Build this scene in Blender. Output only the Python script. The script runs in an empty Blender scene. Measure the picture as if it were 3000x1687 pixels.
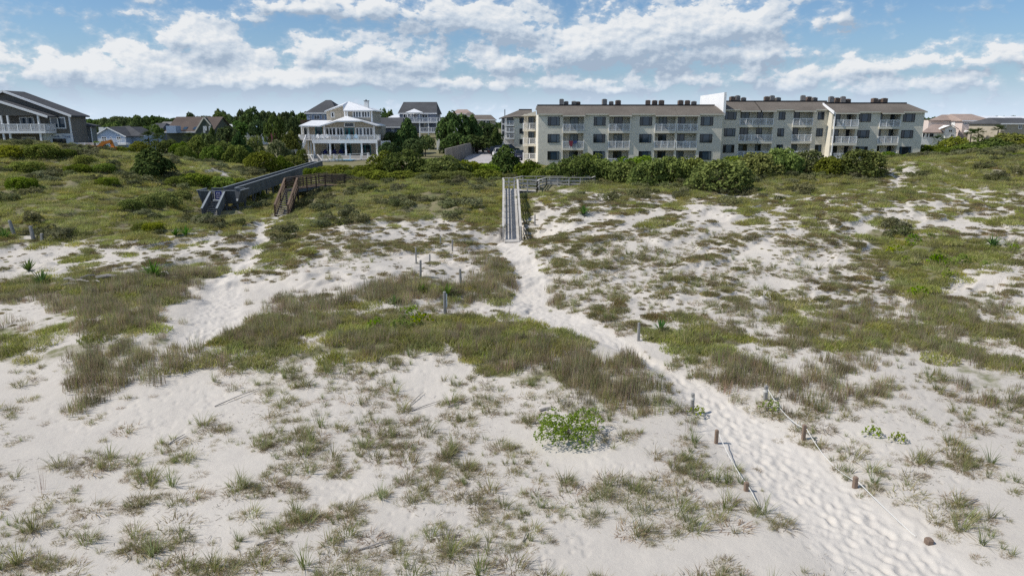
import bpy, bmesh, math, random
import numpy as np
from mathutils import Vector, Matrix
R = math.radians
rng = np.random.default_rng(7)
random.seed(11)
sc = bpy.context.scene
COL = sc.collection

# ---------------------------------------------------------------- camera
CAM_Z, PITCH, FPX = 9.0, R(13.0), 2080.0
cam = bpy.data.objects.new('camera', bpy.data.cameras.new('camera'))
cam.data.sensor_width = 36.0
cam.data.lens = 36.0 * FPX / 3000.0
cam.data.clip_start, cam.data.clip_end = 0.1, 9000.0
cam.location = (0, 0, CAM_Z)
cam.rotation_euler = (math.pi / 2 - PITCH, 0, 0)
COL.objects.link(cam)
sc.camera = cam

# ---------------------------------------------------------------- light
SUN_EL, SUN_AZ = R(47.0), R(-100.0)         # azimuth clockwise from +Y: the sun stands to the left, a little behind the camera
sun_dir = Vector((math.sin(SUN_AZ) * math.cos(SUN_EL), math.cos(SUN_AZ) * math.cos(SUN_EL), math.sin(SUN_EL)))
sl = bpy.data.lights.new('sun', 'SUN'); sl.energy = 3.2; sl.angle = R(0.53); sl.color = (1.0, 0.95, 0.87)
so = bpy.data.objects.new('sun', sl); COL.objects.link(so)
so.rotation_euler = (-sun_dir).to_track_quat('-Z', 'Y').to_euler(); so.location = (-80, 20, 90)
vs = sc.view_settings
vs.view_transform = 'Standard'; vs.look = 'None'; vs.gamma = 1.0; vs.exposure = 0.47
try: vs.use_curve_mapping = False
except Exception: pass

# ---------------------------------------------------------------- photograph pixel <-> place
SP, CP = math.sin(PITCH), math.cos(PITCH)
def AX(px, py):
    v = (843.5 - py) / FPX
    return ((px - 1500.0) / FPX) / (CP + v * SP)
def AZ(py):
    v = (843.5 - py) / FPX
    return (-SP + v * CP) / (CP + v * SP)
def W(px, py, Y): return Vector((AX(px, py) * Y, Y, CAM_Z + AZ(py) * Y))
def Xp(px, py, Y): return AX(px, py) * Y
def Zp(py, Y): return CAM_Z + AZ(py) * Y
def proj(x, y, z):
    fy = y * CP - (z - CAM_Z) * SP
    up = y * SP + (z - CAM_Z) * CP
    fy = np.maximum(fy, 0.1)
    return 1500.0 + FPX * x / fy, 843.5 - FPX * up / fy

# ---------------------------------------------------------------- sky
def nn(nt, t, **kw):
    n = nt.nodes.new(t)
    for k, v in kw.items(): setattr(n, k, v)
    return n
def mth(nt, op, a, b=None, c=None, clamp=False):
    n = nn(nt, 'ShaderNodeMath', operation=op, use_clamp=clamp)
    for i, v in enumerate((a, b, c)):
        if v is None: continue
        if isinstance(v, (int, float)): n.inputs[i].default_value = v
        else: nt.links.new(v, n.inputs[i])
    return n.outputs[0]
def vm(nt, op, a, b=None, c=None):
    n = nn(nt, 'ShaderNodeVectorMath', operation=op)
    for i, v in enumerate((a, b, c)):
        if v is None: continue
        if isinstance(v, (tuple, list)): n.inputs[i].default_value = v
        else: nt.links.new(v, n.inputs[i])
    return n.outputs['Value'] if op in ('DOT_PRODUCT', 'LENGTH') else n.outputs['Vector']
def maprange(nt, v, a, b, c=0.0, d=1.0, mode='SMOOTHSTEP'):
    n = nn(nt, 'ShaderNodeMapRange', interpolation_type=mode)
    nt.links.new(v, n.inputs['Value'])
    for k, x in (('From Min', a), ('From Max', b), ('To Min', c), ('To Max', d)): n.inputs[k].default_value = x
    return n.outputs['Result']
def mixc(nt, f, a, b, mode='MIX'):
    n = nn(nt, 'ShaderNodeMix', data_type='RGBA', blend_type=mode)
    for s, v in ((n.inputs[0], f), (n.inputs[6], a), (n.inputs[7], b)):
        if isinstance(v, (int, float)): s.default_value = v
        elif isinstance(v, (tuple, list)): s.default_value = tuple(v) + ((1,) if len(v) == 3 else ())
        else: nt.links.new(v, s)
    return n.outputs[2]

world = bpy.data.worlds.new('World'); sc.world = world; world.use_nodes = True
nt = world.node_tree; nt.nodes.clear()
def azel(x2, y2):                      # cloud position in the 2576-wide view -> degrees of azimuth, elevation
    px, py = x2 * 3000 / 2576, y2 * 3000 / 2576
    ax, az = AX(px, py), AZ(py)
    return math.degrees(math.atan(ax)), math.degrees(math.atan(az / math.hypot(1, ax)))
DEG = 40.0 / 2576 * 1.6                # rough degrees per view pixel
CLOUDS = [ # x, y, half width, half height, amount  (view pixels)
 (470, 95, 95, 55, .85), (560, 120, 80, 35, .45), (330, 130, 60, 34, .5), (400, 175, 260, 32, .6), (130, 175, 150, 34, .5),
 (800, 125, 48, 42, .75), (930, 135, 110, 40, .62), (1010, 160, 120, 34, .5), (720, 195, 240, 30, .55),
 (1180, 45, 170, 60, .62), (960, 25, 150, 34, .42), (1300, 70, 90, 40, .45), (760, 8, 150, 18, .35), (590, 38, 60, 12, .3),
 (1700, 70, 230, 60, .75), (1880, 60, 110, 60, .5), (1560, 120, 190, 45, .55), (1330, 165, 160, 40, .55), (1760, 150, 170, 40, .4),
 (1440, 120, 70, 30, .4), (1905, 145, 28, 30, .62), (1975, 132, 40, 14, .4), (2115, 42, 26, 12, .4), (2040, 70, 22, 26, .3),
 (2300, 160, 230, 24, .36), (2180, 165, 80, 26, .3), (2480, 140, 110, 20, .34), (2450, 215, 190, 26, .3), (2050, 215, 200, 26, .3), (1750, 205, 110, 14, .36),
 (60, 130, 60, 18, .25), (250, 212, 260, 24, .5), (560, 215, 160, 24, .48), (900, 205, 200, 26, .46), (1180, 215, 200, 24, .42), (1450, 215, 200, 24, .5), (1250, 150, 60, 22, .3), (640, 150, 50, 22, .28), (1900, 190, 160, 22, .4), (2250, 210, 200, 22, .36), (2530, 60, 60, 24, -.15), (190, 55, 200, 60, -.32), (2330, 60, 230, 44, -.45), (1420, 40, 50, 24, -.25), (700, 90, 60, 34, -.3)]
def group(name, out):
    g = bpy.data.node_groups.new(name, 'ShaderNodeTree')
    g.interface.new_socket('azel', in_out='INPUT', socket_type='NodeSocketVector')
    g.interface.new_socket(out, in_out='OUTPUT', socket_type='NodeSocketFloat')
    return g, nn(g, 'NodeGroupInput').outputs[0], nn(g, 'NodeGroupOutput').inputs[0]
def noise2(g, vec, scale, detail, rough, kind='FBM'):
    n = nn(g, 'ShaderNodeTexNoise', noise_dimensions='2D', noise_type=kind)
    n.inputs['Scale'].default_value = scale; n.inputs['Detail'].default_value = detail; n.inputs['Roughness'].default_value = rough
    g.links.new(vec, n.inputs['Vector']); return n
heap, pos, hout = group('cloud_heaps', 'heap')              # where the big heaps stand
acc = None
for (x, y, sx, sy, a) in CLOUDS:
    ca, ce = azel(x, y); ix, iy = 1 / (sx * DEG), 1 / (sy * DEG * 0.95)
    d = vm(heap, 'MULTIPLY_ADD', pos, (ix, iy, 0), (-ca * ix, -ce * iy, 0))
    g = mth(heap, 'POWER', math.exp(-0.7), vm(heap, 'DOT_PRODUCT', d, d))
    acc = mth(heap, 'MULTIPLY', g, a) if acc is None else mth(heap, 'MULTIPLY_ADD', g, a, acc)
heap.links.new(mth(heap, 'MULTIPLY', acc, 0.84), hout)
puff, pos, pout = group('cloud_puffs', 'puff')              # billows and wisps
sp = vm(puff, 'MULTIPLY', pos, (0.40, 0.66, 1))
n1 = noise2(puff, sp, 1.0, 6.0, 0.58)
n2 = noise2(puff, vm(puff, 'ADD', sp, (7.3, 2.1, 0)), 3.8, 2.0, 0.55, 'RIDGED_MULTIFRACTAL')
nz = mth(puff, 'MULTIPLY_ADD', n1.outputs['Fac'], 2.5, -1.27)
nz = mth(puff, 'ADD', nz, mth(puff, 'MULTIPLY_ADD', n2.outputs['Fac'], -0.14, 0.10))
puff.links.new(nz, pout)

tc = nn(nt, 'ShaderNodeTexCoord')
sx = nn(nt, 'ShaderNodeSeparateXYZ'); nt.links.new(tc.outputs['Generated'], sx.inputs[0])
azi = mth(nt, 'MULTIPLY', mth(nt, 'ARCTAN2', sx.outputs[0], sx.outputs[1]), 180 / math.pi)
ele = mth(nt, 'MULTIPLY', mth(nt, 'ARCSINE', sx.outputs[2]), 180 / math.pi)
cmb = nn(nt, 'ShaderNodeCombineXYZ'); nt.links.new(azi, cmb.inputs[0]); nt.links.new(ele, cmb.inputs[1])
wn = noise2(nt, cmb.outputs[0], 0.5, 2.0, 0.5)
wpos = vm(nt, 'ADD', cmb.outputs[0], vm(nt, 'MULTIPLY_ADD', wn.outputs['Color'], (2.2, 1.3, 0), (-1.1, -0.65, 0)))
def ev(g, p, off):
    n = nn(nt, 'ShaderNodeGroup'); n.node_tree = g
    nt.links.new(vm(nt, 'ADD', p, off) if off else p, n.inputs[0])
    return n.outputs[0]
h0, h1 = ev(heap, wpos, None), ev(heap, wpos, (-0.35, 0.75, 0))
p0, p1 = ev(puff, cmb.outputs[0], None), ev(puff, cmb.outputs[0], (-0.22, 0.26, 0))
f0 = mth(nt, 'ADD', h0, p0)
dens = maprange(nt, f0, 0.14, 0.44)
soft = maprange(nt, f0, -0.15, 0.45, 0.0, 0.5)
dens = mth(nt, 'MAXIMUM', dens, soft)
lit = mth(nt, 'MULTIPLY_ADD', mth(nt, 'SUBTRACT', p0, p1), 0.7, 0.44)
lit = mth(nt, 'ADD', lit, mth(nt, 'MULTIPLY', mth(nt, 'SUBTRACT', h0, h1), 1.45), clamp=True)
sky = nn(nt, 'ShaderNodeTexSky', sky_type='NISHITA', sun_disc=False, sun_elevation=SUN_EL, sun_rotation=SUN_AZ, altitude=0.0, air_density=1.0, dust_density=0.2, ozone_density=2.5)
ramp = nn(nt, 'ShaderNodeValToRGB'); nt.links.new(lit, ramp.inputs[0])
cr = ramp.color_ramp; cr.elements[0].position = 0.15; cr.elements[0].color = (2.35, 2.95, 3.75, 1)
cr.elements[1].position = 0.92; cr.elements[1].color = (5.3, 5.45, 5.6, 1)
e = cr.elements.new(0.52); e.color = (3.75, 4.25, 4.85, 1)
skyc = mixc(nt, 1.0, sky.outputs[0], (0.47, 0.565, 0.665), 'MULTIPLY')
hz = maprange(nt, ele, 0.0, 8.0, 0.75, 0.0)
skyc = mixc(nt, hz, skyc, (2.15, 3.05, 4.15))
col = mixc(nt, dens, skyc, ramp.outputs[0])
lowhz = maprange(nt, ele, 0.0, 3.6, 0.85, 0.0)
col = mixc(nt, lowhz, col, (4.5, 5.3, 6.25))
bg = nn(nt, 'ShaderNodeBackground'); nt.links.new(col, bg.inputs[0]); bg.inputs[1].default_value = 0.112
wo = nn(nt, 'ShaderNodeOutputWorld'); nt.links.new(bg.outputs[0], wo.inputs[0])
world.cycles.sampling_method = 'MANUAL'; world.cycles.sample_map_resolution = 256
sc.cycles.use_denoising = False
sc.cycles.max_bounces = 6; sc.cycles.diffuse_bounces = 3; sc.cycles.glossy_bounces = 2; sc.cycles.transmission_bounces = 3; sc.cycles.transparent_max_bounces = 4
sc.cycles.caustics_reflective = False; sc.cycles.caustics_refractive = False

# ---------------------------------------------------------------- materials
MATS = {}
def material(name):
    m = bpy.data.materials.new(name); m.use_nodes = True; m.node_tree.nodes.clear(); MATS[name] = m
    return m, m.node_tree
def finish(t, shader):
    o = nn(t, 'ShaderNodeOutputMaterial'); t.links.new(shader, o.inputs['Surface'])
def principled(t, col, rough=0.7, spec=0.3, metal=0.0, normal=None):
    b = nn(t, 'ShaderNodeBsdfPrincipled')
    if isinstance(col, (tuple, list)): b.inputs['Base Color'].default_value = tuple(col[:3]) + (1,)
    else: t.links.new(col, b.inputs['Base Color'])
    if isinstance(rough, (int, float)): b.inputs['Roughness'].default_value = rough
    else: t.links.new(rough, b.inputs['Roughness'])
    b.inputs['Specular IOR Level'].default_value = spec; b.inputs['Metallic'].default_value = metal
    if normal is not None: t.links.new(normal, b.inputs['Normal'])
    return b.outputs[0]
def tnoise(t, vec, scale, detail=3.0, rough=0.55):
    n = nn(t, 'ShaderNodeTexNoise'); n.inputs['Scale'].default_value = scale; n.inputs['Detail'].default_value = detail; n.inputs['Roughness'].default_value = rough
    if vec is not None: t.links.new(vec, n.inputs['Vector'])
    return n.outputs['Fac']
def wpos_(t): return nn(t, 'ShaderNodeNewGeometry').outputs['Position']
def bump(t, h, strength, dist):
    b = nn(t, 'ShaderNodeBump'); b.inputs['Strength'].default_value = strength; b.inputs['Distance'].default_value = dist
    t.links.new(h, b.inputs['Height']); return b.outputs[0]
def worn(name, col, rough=0.7, var=0.18, scale=1.3, spec=0.25, metal=0.0, dirt=None, lines=None, vlines=None):
    """painted / plain surface with soft blotches; lines = spacing of lap boards in z, vlines = board spacing along x+y"""
    m, t = material(name); p = wpos_(t)
    st = vm(t, 'MULTIPLY', p, (1, 1, 0.45))
    n = mth(t, 'ADD', mth(t, 'MULTIPLY', tnoise(t, st, scale, 4.0), 0.6), mth(t, 'MULTIPLY', tnoise(t, p, scale * 9, 2.0), 0.4))
    c0 = tuple(x * (1 - var) for x in col); c1 = tuple(min(1, x * (1 + var)) for x in col)
    c = mixc(t, maprange(t, n, 0.3, 0.7), c0, dirt if dirt else c0)
    c = mixc(t, maprange(t, n, 0.28, 0.66), c, c1)
    nrm = None
    if lines or vlines:
        s = nn(t, 'ShaderNodeSeparateXYZ'); t.links.new(p, s.inputs[0])
        v = s.outputs[2] if lines else mth(t, 'ADD', s.outputs[0], s.outputs[1])
        fr = mth(t, 'FRACT', mth(t, 'DIVIDE', v, lines or vlines))
        edge = mth(t, 'LESS_THAN', fr, 0.09)
        nrm = bump(t, maprange(t, fr, 0.0, 0.12, 0.0, 1.0, 'LINEAR'), 0.6, 0.015)
        cell = mth(t, 'FLOOR', mth(t, 'DIVIDE', v, lines or vlines))
        wn = nn(t, 'ShaderNodeTexWhiteNoise', noise_dimensions='1D'); t.links.new(cell, wn.inputs['W'])
        c = mixc(t, mth(t, 'MULTIPLY', wn.outputs['Value'], 0.16), c, tuple(x * 0.6 for x in col))
        c = mixc(t, mth(t, 'MULTIPLY', edge, 0.35), c, tuple(x * 0.55 for x in col))
    finish(t, principled(t, c, rough, spec, metal, nrm)); return m
def shingle(name, col):
    m, t = material(name); p = wpos_(t)
    n = tnoise(t, vm(t, 'MULTIPLY', p, (1, 1, 2)), 0.35, 4.0); f = tnoise(t, p, 7.0, 2.0, 0.7)
    c = mixc(t, maprange(t, n, 0.3, 0.7), tuple(x * 0.82 for x in col), tuple(x * 1.18 for x in col))
    c = mixc(t, maprange(t, f, 0.35, 0.7), c, tuple(x * 0.72 for x in col))
    finish(t, principled(t, c, 0.9, 0.15)); return m
def glassy(name, col, rough=0.06):
    m, t = material(name)
    finish(t, principled(t, col, rough, 0.6)); return m
def leafmat(name, cols, trans=0.3, objvar=0.35, attr='tint'):
    m, t = material(name)
    a = nn(t, 'ShaderNodeAttribute', attribute_name=attr)
    r = nn(t, 'ShaderNodeValToRGB'); t.links.new(a.outputs['Fac'], r.inputs[0])
    el = r.color_ramp.elements
    while len(el) < len(cols): el.new(0.5)
    for i, c in enumerate(cols): el[i].position = i / (len(cols) - 1); el[i].color = tuple(c) + (1,)
    oi = nn(t, 'ShaderNodeObjectInfo')
    hsv = nn(t, 'ShaderNodeHueSaturation')
    t.links.new(r.outputs[0], hsv.inputs['Color'])
    t.links.new(mth(t, 'MULTIPLY_ADD', oi.outputs['Random'], 2 * objvar, 1 - objvar), hsv.inputs['Value'])
    r2 = mth(t, 'FRACT', mth(t, 'MULTIPLY', oi.outputs['Random'], 17.31))
    t.links.new(mth(t, 'MULTIPLY_ADD', r2, 0.05, 0.475), hsv.inputs['Hue'])
    t.links.new(mth(t, 'MULTIPLY_ADD', mth(t, 'FRACT', mth(t, 'MULTIPLY', oi.outputs['Random'], 5.7)), 0.3, 0.85), hsv.inputs['Saturation'])
    d = nn(t, 'ShaderNodeBsdfDiffuse'); t.links.new(hsv.outputs[0], d.inputs[0])
    tr = nn(t, 'ShaderNodeBsdfTranslucent'); t.links.new(hsv.outputs[0], tr.inputs[0])
    mx = nn(t, 'ShaderNodeMixShader'); mx.inputs[0].default_value = trans
    t.links.new(d.outputs[0], mx.inputs[1]); t.links.new(tr.outputs[0], mx.inputs[2])
    finish(t, mx.outputs[0]); return m

# ---------------------------------------------------------------- mesh helper: collects shapes in place coordinates, links ONE mesh
class MB:
    def __init__(s): s.v = []; s.f = []
    def add(s, vs, fs):
        b = len(s.v); s.v += [tuple(v) for v in vs]; s.f += [tuple(i + b for i in f) for f in fs]; return s
    def box(s, x0, x1, y0, y1, z0, z1):
        return s.add([(x0, y0, z0), (x1, y0, z0), (x1, y1, z0), (x0, y1, z0), (x0, y0, z1), (x1, y0, z1), (x1, y1, z1), (x0, y1, z1)],
                     [(0, 3, 2, 1), (4, 5, 6, 7), (0, 1, 5, 4), (1, 2, 6, 5), (2, 3, 7, 6), (3, 0, 4, 7)])
    def hexa(s, p):      # 8 points: bottom ring then top ring
        return s.add(p, [(0, 3, 2, 1), (4, 5, 6, 7), (0, 1, 5, 4), (1, 2, 6, 5), (2, 3, 7, 6), (3, 0, 4, 7)])
    def beam(s, a, b, w, h, up=(0, 0, 1)):     # bar from a to b, w wide, h high, centred
        a, b = Vector(a), Vector(b); d = (b - a)
        if d.length < 1e-6: return s
        d.normalize(); u = Vector(up)
        if abs(d.dot(u)) > 0.98: u = Vector((0, 1, 0))
        sd = d.cross(u).normalized(); up2 = sd.cross(d).normalized()
        ps = []
        for e in (a, b):
            for i, j in ((-1, -1), (1, -1), (1, 1), (-1, 1)): ps.append(e + sd * (i * w / 2) + up2 * (j * h / 2))
        return s.add(ps, [(0, 1, 2, 3), (7, 6, 5, 4), (0, 4, 5, 1), (1, 5, 6, 2), (2, 6, 7, 3), (3, 7, 4, 0)])
    def tube(s, pts, rad, n=6, cap=True):
        pts = [Vector(p) for p in pts]; rad = rad if isinstance(rad, (list, tuple)) else [rad] * len(pts)
        base = len(s.v)
        for i, p in enumerate(pts):
            d = (pts[min(i + 1, len(pts) - 1)] - pts[max(i - 1, 0)]).normalized()
            u = Vector((0, 0, 1)) if abs(d.z) < 0.9 else Vector((1, 0, 0))
            a = d.cross(u).normalized(); b = a.cross(d)
            for k in range(n):
                q = p + (a * math.cos(2 * math.pi * k / n) + b * math.sin(2 * math.pi * k / n)) * rad[i]; s.v.append(tuple(q))
        for i in range(len(pts) - 1):
            for k in range(n):
                k2 = (k + 1) % n; o = base + i * n
                s.f.append((o + k, o + k2, o + n + k2, o + n + k))
        if cap:
            s.f.append(tuple(base + k for k in range(n))[::-1]); s.f.append(tuple(base + (len(pts) - 1) * n + k for k in range(n)))
        return s
    def prism(s, poly, d):                     # polygon (list of 3d points) extruded by vector d
        n = len(poly); d = Vector(d); p = [Vector(q) for q in poly]
        return s.add(p + [q + d for q in p], [tuple(range(n))[::-1], tuple(range(n, 2 * n))] + [(i, (i + 1) % n, n + (i + 1) % n, n + i) for i in range(n)])
    def slab(s, poly, th):                     # a plate: polygon thickened downwards
        return s.prism(poly, (0, 0, -th))
    def mesh(s, name, mat, org=(0, 0, 0)):
        me = bpy.data.meshes.new(name)
        o = Vector(org)
        me.from_pydata([(v[0] - o.x, v[1] - o.y, v[2] - o.z) for v in s.v], [], s.f)
        bm = bmesh.new(); bm.from_mesh(me); bmesh.ops.recalc_face_normals(bm, faces=bm.faces); bm.to_mesh(me); bm.free()
        me.materials.append(MATS[mat] if isinstance(mat, str) else mat); me.update(); return me

def tag(o, label=None, cat=None, group=None, kind=None):
    for k, v in (('label', label), ('category', cat), ('group', group), ('kind', kind)):
        if v: o[k] = v
    return o
def link(name, data, parent=None, loc=(0, 0, 0)):
    o = bpy.data.objects.new(name, data); COL.objects.link(o); o.location = loc
    if parent is not None: o.parent = parent
    return o
class Thing:
    """an Empty at a thing's base that parents its parts; parts are given in place coordinates"""
    def __init__(s, name, label, cat, loc, group=None):
        s.o = link(name, None, None, loc); s.o.empty_display_size = 0.3; s.org = Vector(loc); tag(s.o, label, cat, group)
    def part(s, name, mb, mat, parent=None, label=None, kind=None):
        o = link(name, mb.mesh(name, mat, s.org), parent or s.o)
        return tag(o, label=label, kind=kind)
    def shared(s, name, me, at, parent=None, rotz=0.0, scale=None):
        o = link(name, me, parent or s.o, Vector(at) - s.org); o.rotation_euler.z = rotz
        if scale is not None: o.scale = scale
        return o
def copy_tree(o, parent=None):
    c = o.copy(); COL.objects.link(c); c.parent = parent
    for ch in o.children: copy_tree(ch, c)
    return c
ORD = ['first', 'second', 'third', 'fourth', 'fifth', 'sixth', 'seventh', 'eighth', 'ninth', 'tenth', 'eleventh', 'twelfth', 'thirteenth', 'fourteenth', 'fifteenth', 'sixteenth', 'seventeenth', 'eighteenth', 'nineteenth', 'twentieth', 'twenty-first', 'twenty-second', 'twenty-third', 'twenty-fourth', 'twenty-fifth', 'twenty-sixth', 'twenty-seventh', 'twenty-eighth', 'twenty-ninth', 'thirtieth']

def rail_run(mb, a, b, h, gap=0.13, post=None, bal=0.04, top=0.09, low=0.1):
    """baluster railing between two floor points"""
    a, b = Vector(a), Vector(b); L = (b - a).length
    if L < 0.05: return
    up = Vector((0, 0, 1))
    mb.beam(a + up * (h - top / 2), b + up * (h - top / 2), 0.09, top); mb.beam(a + up * low, b + up * low, 0.06, 0.07)
    n = max(2, int(L / gap))
    for i in range(1, n): 
        p = a.lerp(b, i / n); mb.box(p.x - bal / 2, p.x + bal / 2, p.y - bal / 2, p.y + bal / 2, p.z + low, p.z + h - top)
    if post:
        k = max(1, round(L / post))
        for i in range(k + 1):
            p = a.lerp(b, i / k); mb.box(p.x - .055, p.x + .055, p.y - .055, p.y + .055, p.z - 0.12, p.z + h + 0.03)

# a window: frame part with its panes as sub-parts (set in a wall that faces -y, or +-x)
PANE_CACHE = {}
def window(T, x0, x1, z0, z1, y, panes=2, frame='window_dark', glass='glass', fw=0.07, name='window', face='y', split=None, rows=1, parent=None, proud=0.05):
    F = MB(); out = []
    def bx(mb, a0, a1, c0, c1, d0, d1):
        if face == 'y': mb.box(a0, a1, y - d1, y - d0, c0, c1)
        elif face == '-x': mb.box(y - d1, y - d0, a0, a1, c0, c1)
        else: mb.box(y + d0, y + d1, a0, a1, c0, c1)
    bx(F, x0, x1, z1 - fw, z1, -0.03, proud); bx(F, x0, x1, z0, z0 + fw, -0.03, proud + .015)
    bx(F, x0, x0 + fw, z0 + fw, z1 - fw, -0.03, proud); bx(F, x1 - fw, x1, z0 + fw, z1 - fw, -0.03, proud)
    xs = split or [x0 + (x1 - x0) * i / panes for i in range(1, panes)]
    for x in xs: bx(F, x - fw * .4, x + fw * .4, z0 + fw, z1 - fw, -0.03, proud - .008)
    fo = T.part(name, F, frame, parent)
    if parent is None:
        xs2 = [x0 + fw * .8] + xs + [x1 - fw * .8]
        for i in range(len(xs2) - 1):
            P = MB(); bx(P, xs2[i] + .005, xs2[i + 1] - .005, z0 + fw * .8, z1 - fw * .8, -0.02, proud - 0.03)
            g = glass[i % len(glass)] if isinstance(glass, (list, tuple)) else glass
            T.part('pane', P, g, fo)
    return fo

# ---------------------------------------------------------------- material list
worn('siding_cream', (.76, .71, .60), .75, .08, .25, dirt=(.60, .555, .465), lines=.2)
worn('siding_cream_plain', (.76, .71, .60), .75, .06, .4)
worn('siding_tan', (.44, .39, .31), .75, .08, .4, lines=.18)
worn('siding_brown', (.17, .155, .135), .8, .1, .4, lines=.17)
worn('siding_greywash', (.20, .21, .20), .85, .16, .5, vlines=.3)
worn('siding_blue', (.33, .42, .56), .75, .08, .4, lines=.2)
worn('siding_slate', (.15, .175, .23), .75, .08, .4, lines=.2)
worn('siding_green', (.075, .09, .07), .75, .08, .4, lines=.2)
worn('siding_pink', (.62, .52, .47), .75, .06, .4)
worn('siding_white', (.78, .78, .76), .7, .05, .4)
worn('siding_red', (.42, .13, .12), .75, .08, .4)
worn('white_paint', (.83, .83, .83), .5, .05, .6, .35)
worn('cream_paint', (.64, .60, .50), .6, .06, .6)
worn('house_wrap', (.62, .66, .72), .5, .06, .8)
worn('wrap_ink', (.05, .09, .22), .6, .05, 1.0)
worn('roof_metal_white', (.78, .79, .80), .35, .04, .5, .4, vlines=.42)
worn('roof_metal_blue', (.36, .50, .68), .35, .05, .5, .4, vlines=.42)
shingle('roof_brown', (.165, .145, .125)); shingle('roof_grey', (.085, .088, .095)); shingle('roof_umber', (.12, .095, .082)); shingle('roof_pink', (.36, .28, .24)); shingle('roof_pale', (.22, .215, .21))
worn('black_edge', (.018, .018, .022), .6, .1, 1.0)
worn('window_dark', (.012, .013, .016), .45, .1, 1.0)
worn('teal_paint', (.03, .16, .17), .5, .06, 1.0)
glassy('glass', (.012, .018, .026)); glassy('glass_blue', (.03, .055, .085)); glassy('glass_pale', (.10, .13, .155), .2); glassy('glass_curtain', (.24, .27, .28), .35)
worn('ac_brown', (.24, .17, .13), .6, .25, 2.5, metal=.1); worn('ac_grey', (.32, .30, .28), .55, .2, 2.5, metal=.2); worn('ac_dark', (.03, .028, .027), .6, .2, 2.0)
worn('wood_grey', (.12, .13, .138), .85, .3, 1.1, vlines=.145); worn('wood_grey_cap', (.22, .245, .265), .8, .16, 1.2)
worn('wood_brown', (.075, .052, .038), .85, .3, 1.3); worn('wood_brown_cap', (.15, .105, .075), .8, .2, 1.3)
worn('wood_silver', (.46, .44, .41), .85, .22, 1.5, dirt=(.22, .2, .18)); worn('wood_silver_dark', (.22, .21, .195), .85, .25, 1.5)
worn('post_wood', (.20, .145, .11), .85, .25, 6.0); worn('post_grey', (.25, .245, .235), .85, .25, 6.0); worn('driftwood', (.30, .28, .26), .9, .25, 3.0)
worn('rope_white', (.6, .59, .56), .8, .05, 5.0)
worn('sign_blue', (.015, .03, .22), .4, .05, 2.0)
worn('asphalt', (.40, .375, .37), .9, .08, .15); worn('concrete', (.46, .44, .40), .85, .1, .6); worn('stone_wall', (.20, .185, .165), .9, .35, .9)
worn('car_navy', (.012, .016, .05), .25, .05, 1, .6); worn('car_black', (.012, .013, .016), .25, .05, 1, .6); worn('car_white', (.72, .73, .74), .25, .04, 1, .6); worn('car_green', (.01, .03, .025), .25, .05, 1, .6); worn('car_silver', (.32, .34, .33), .3, .05, 1, .6, .3)
worn('tyre', (.012, .012, .012), .9, .1, 3); worn('rim', (.35, .35, .36), .35, .1, 3, .5, .8); worn('lamp_glass', (.7, .72, .74), .15, .03, 1, .6); worn('tail_red', (.35, .02, .02), .3, .03, 1, .5)
worn('excavator_orange', (.46, .17, .03), .5, .12, 1.5); worn('pool_blue', (.06, .34, .52), .1, .05, .5, .5); worn('deck_pale', (.50, .47, .43), .8, .1, .6, vlines=.14)
worn('chair_blue', (.30, .50, .66), .5, .05, 1); worn('chair_cream', (.62, .60, .46), .6, .05, 1); worn('cushion_navy', (.02, .03, .16), .8, .05, 1); worn('towel_red', (.16, .03, .045), .9, .1, 2); worn('towel_blue', (.03, .05, .14), .9, .1, 2)
worn('bark', (.10, .08, .065), .95, .3, 3.0); worn('metal_grey', (.25, .26, .27), .5, .1, 1, .4, .5); worn('rock_brown', (.22, .155, .12), .9, .25, 6.0)
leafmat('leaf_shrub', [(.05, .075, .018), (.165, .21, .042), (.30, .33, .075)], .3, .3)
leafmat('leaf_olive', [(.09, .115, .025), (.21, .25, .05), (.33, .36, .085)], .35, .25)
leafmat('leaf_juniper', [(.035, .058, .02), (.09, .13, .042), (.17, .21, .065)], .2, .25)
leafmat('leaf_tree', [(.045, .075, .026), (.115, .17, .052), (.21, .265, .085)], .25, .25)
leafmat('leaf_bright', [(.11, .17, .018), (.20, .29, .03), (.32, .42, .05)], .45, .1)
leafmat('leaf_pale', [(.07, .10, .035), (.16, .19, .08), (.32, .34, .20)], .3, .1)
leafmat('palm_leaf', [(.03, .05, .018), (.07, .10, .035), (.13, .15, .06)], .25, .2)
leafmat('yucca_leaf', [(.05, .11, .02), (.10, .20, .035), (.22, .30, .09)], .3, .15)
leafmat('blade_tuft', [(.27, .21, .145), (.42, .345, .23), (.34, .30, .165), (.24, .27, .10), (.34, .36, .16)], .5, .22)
leafmat('blade_reed', [(.27, .20, .155), (.40, .305, .235), (.35, .30, .175), (.26, .295, .11), (.38, .41, .16)], .5, .38)
leafmat('blade_mat', [(.23, .165, .115), (.32, .24, .15), (.28, .24, .115), (.22, .235, .085), (.32, .315, .13)], .45, .4)
leafmat('blade_dune', [(.42, .37, .24), (.40, .37, .17), (.345, .35, .11), (.29, .325, .08), (.42, .43, .12)], .5, .33)
leafmat('leaf_scrub', [(.11, .11, .06), (.18, .19, .085), (.23, .235, .125), (.30, .29, .18)], .4, .35)

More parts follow.
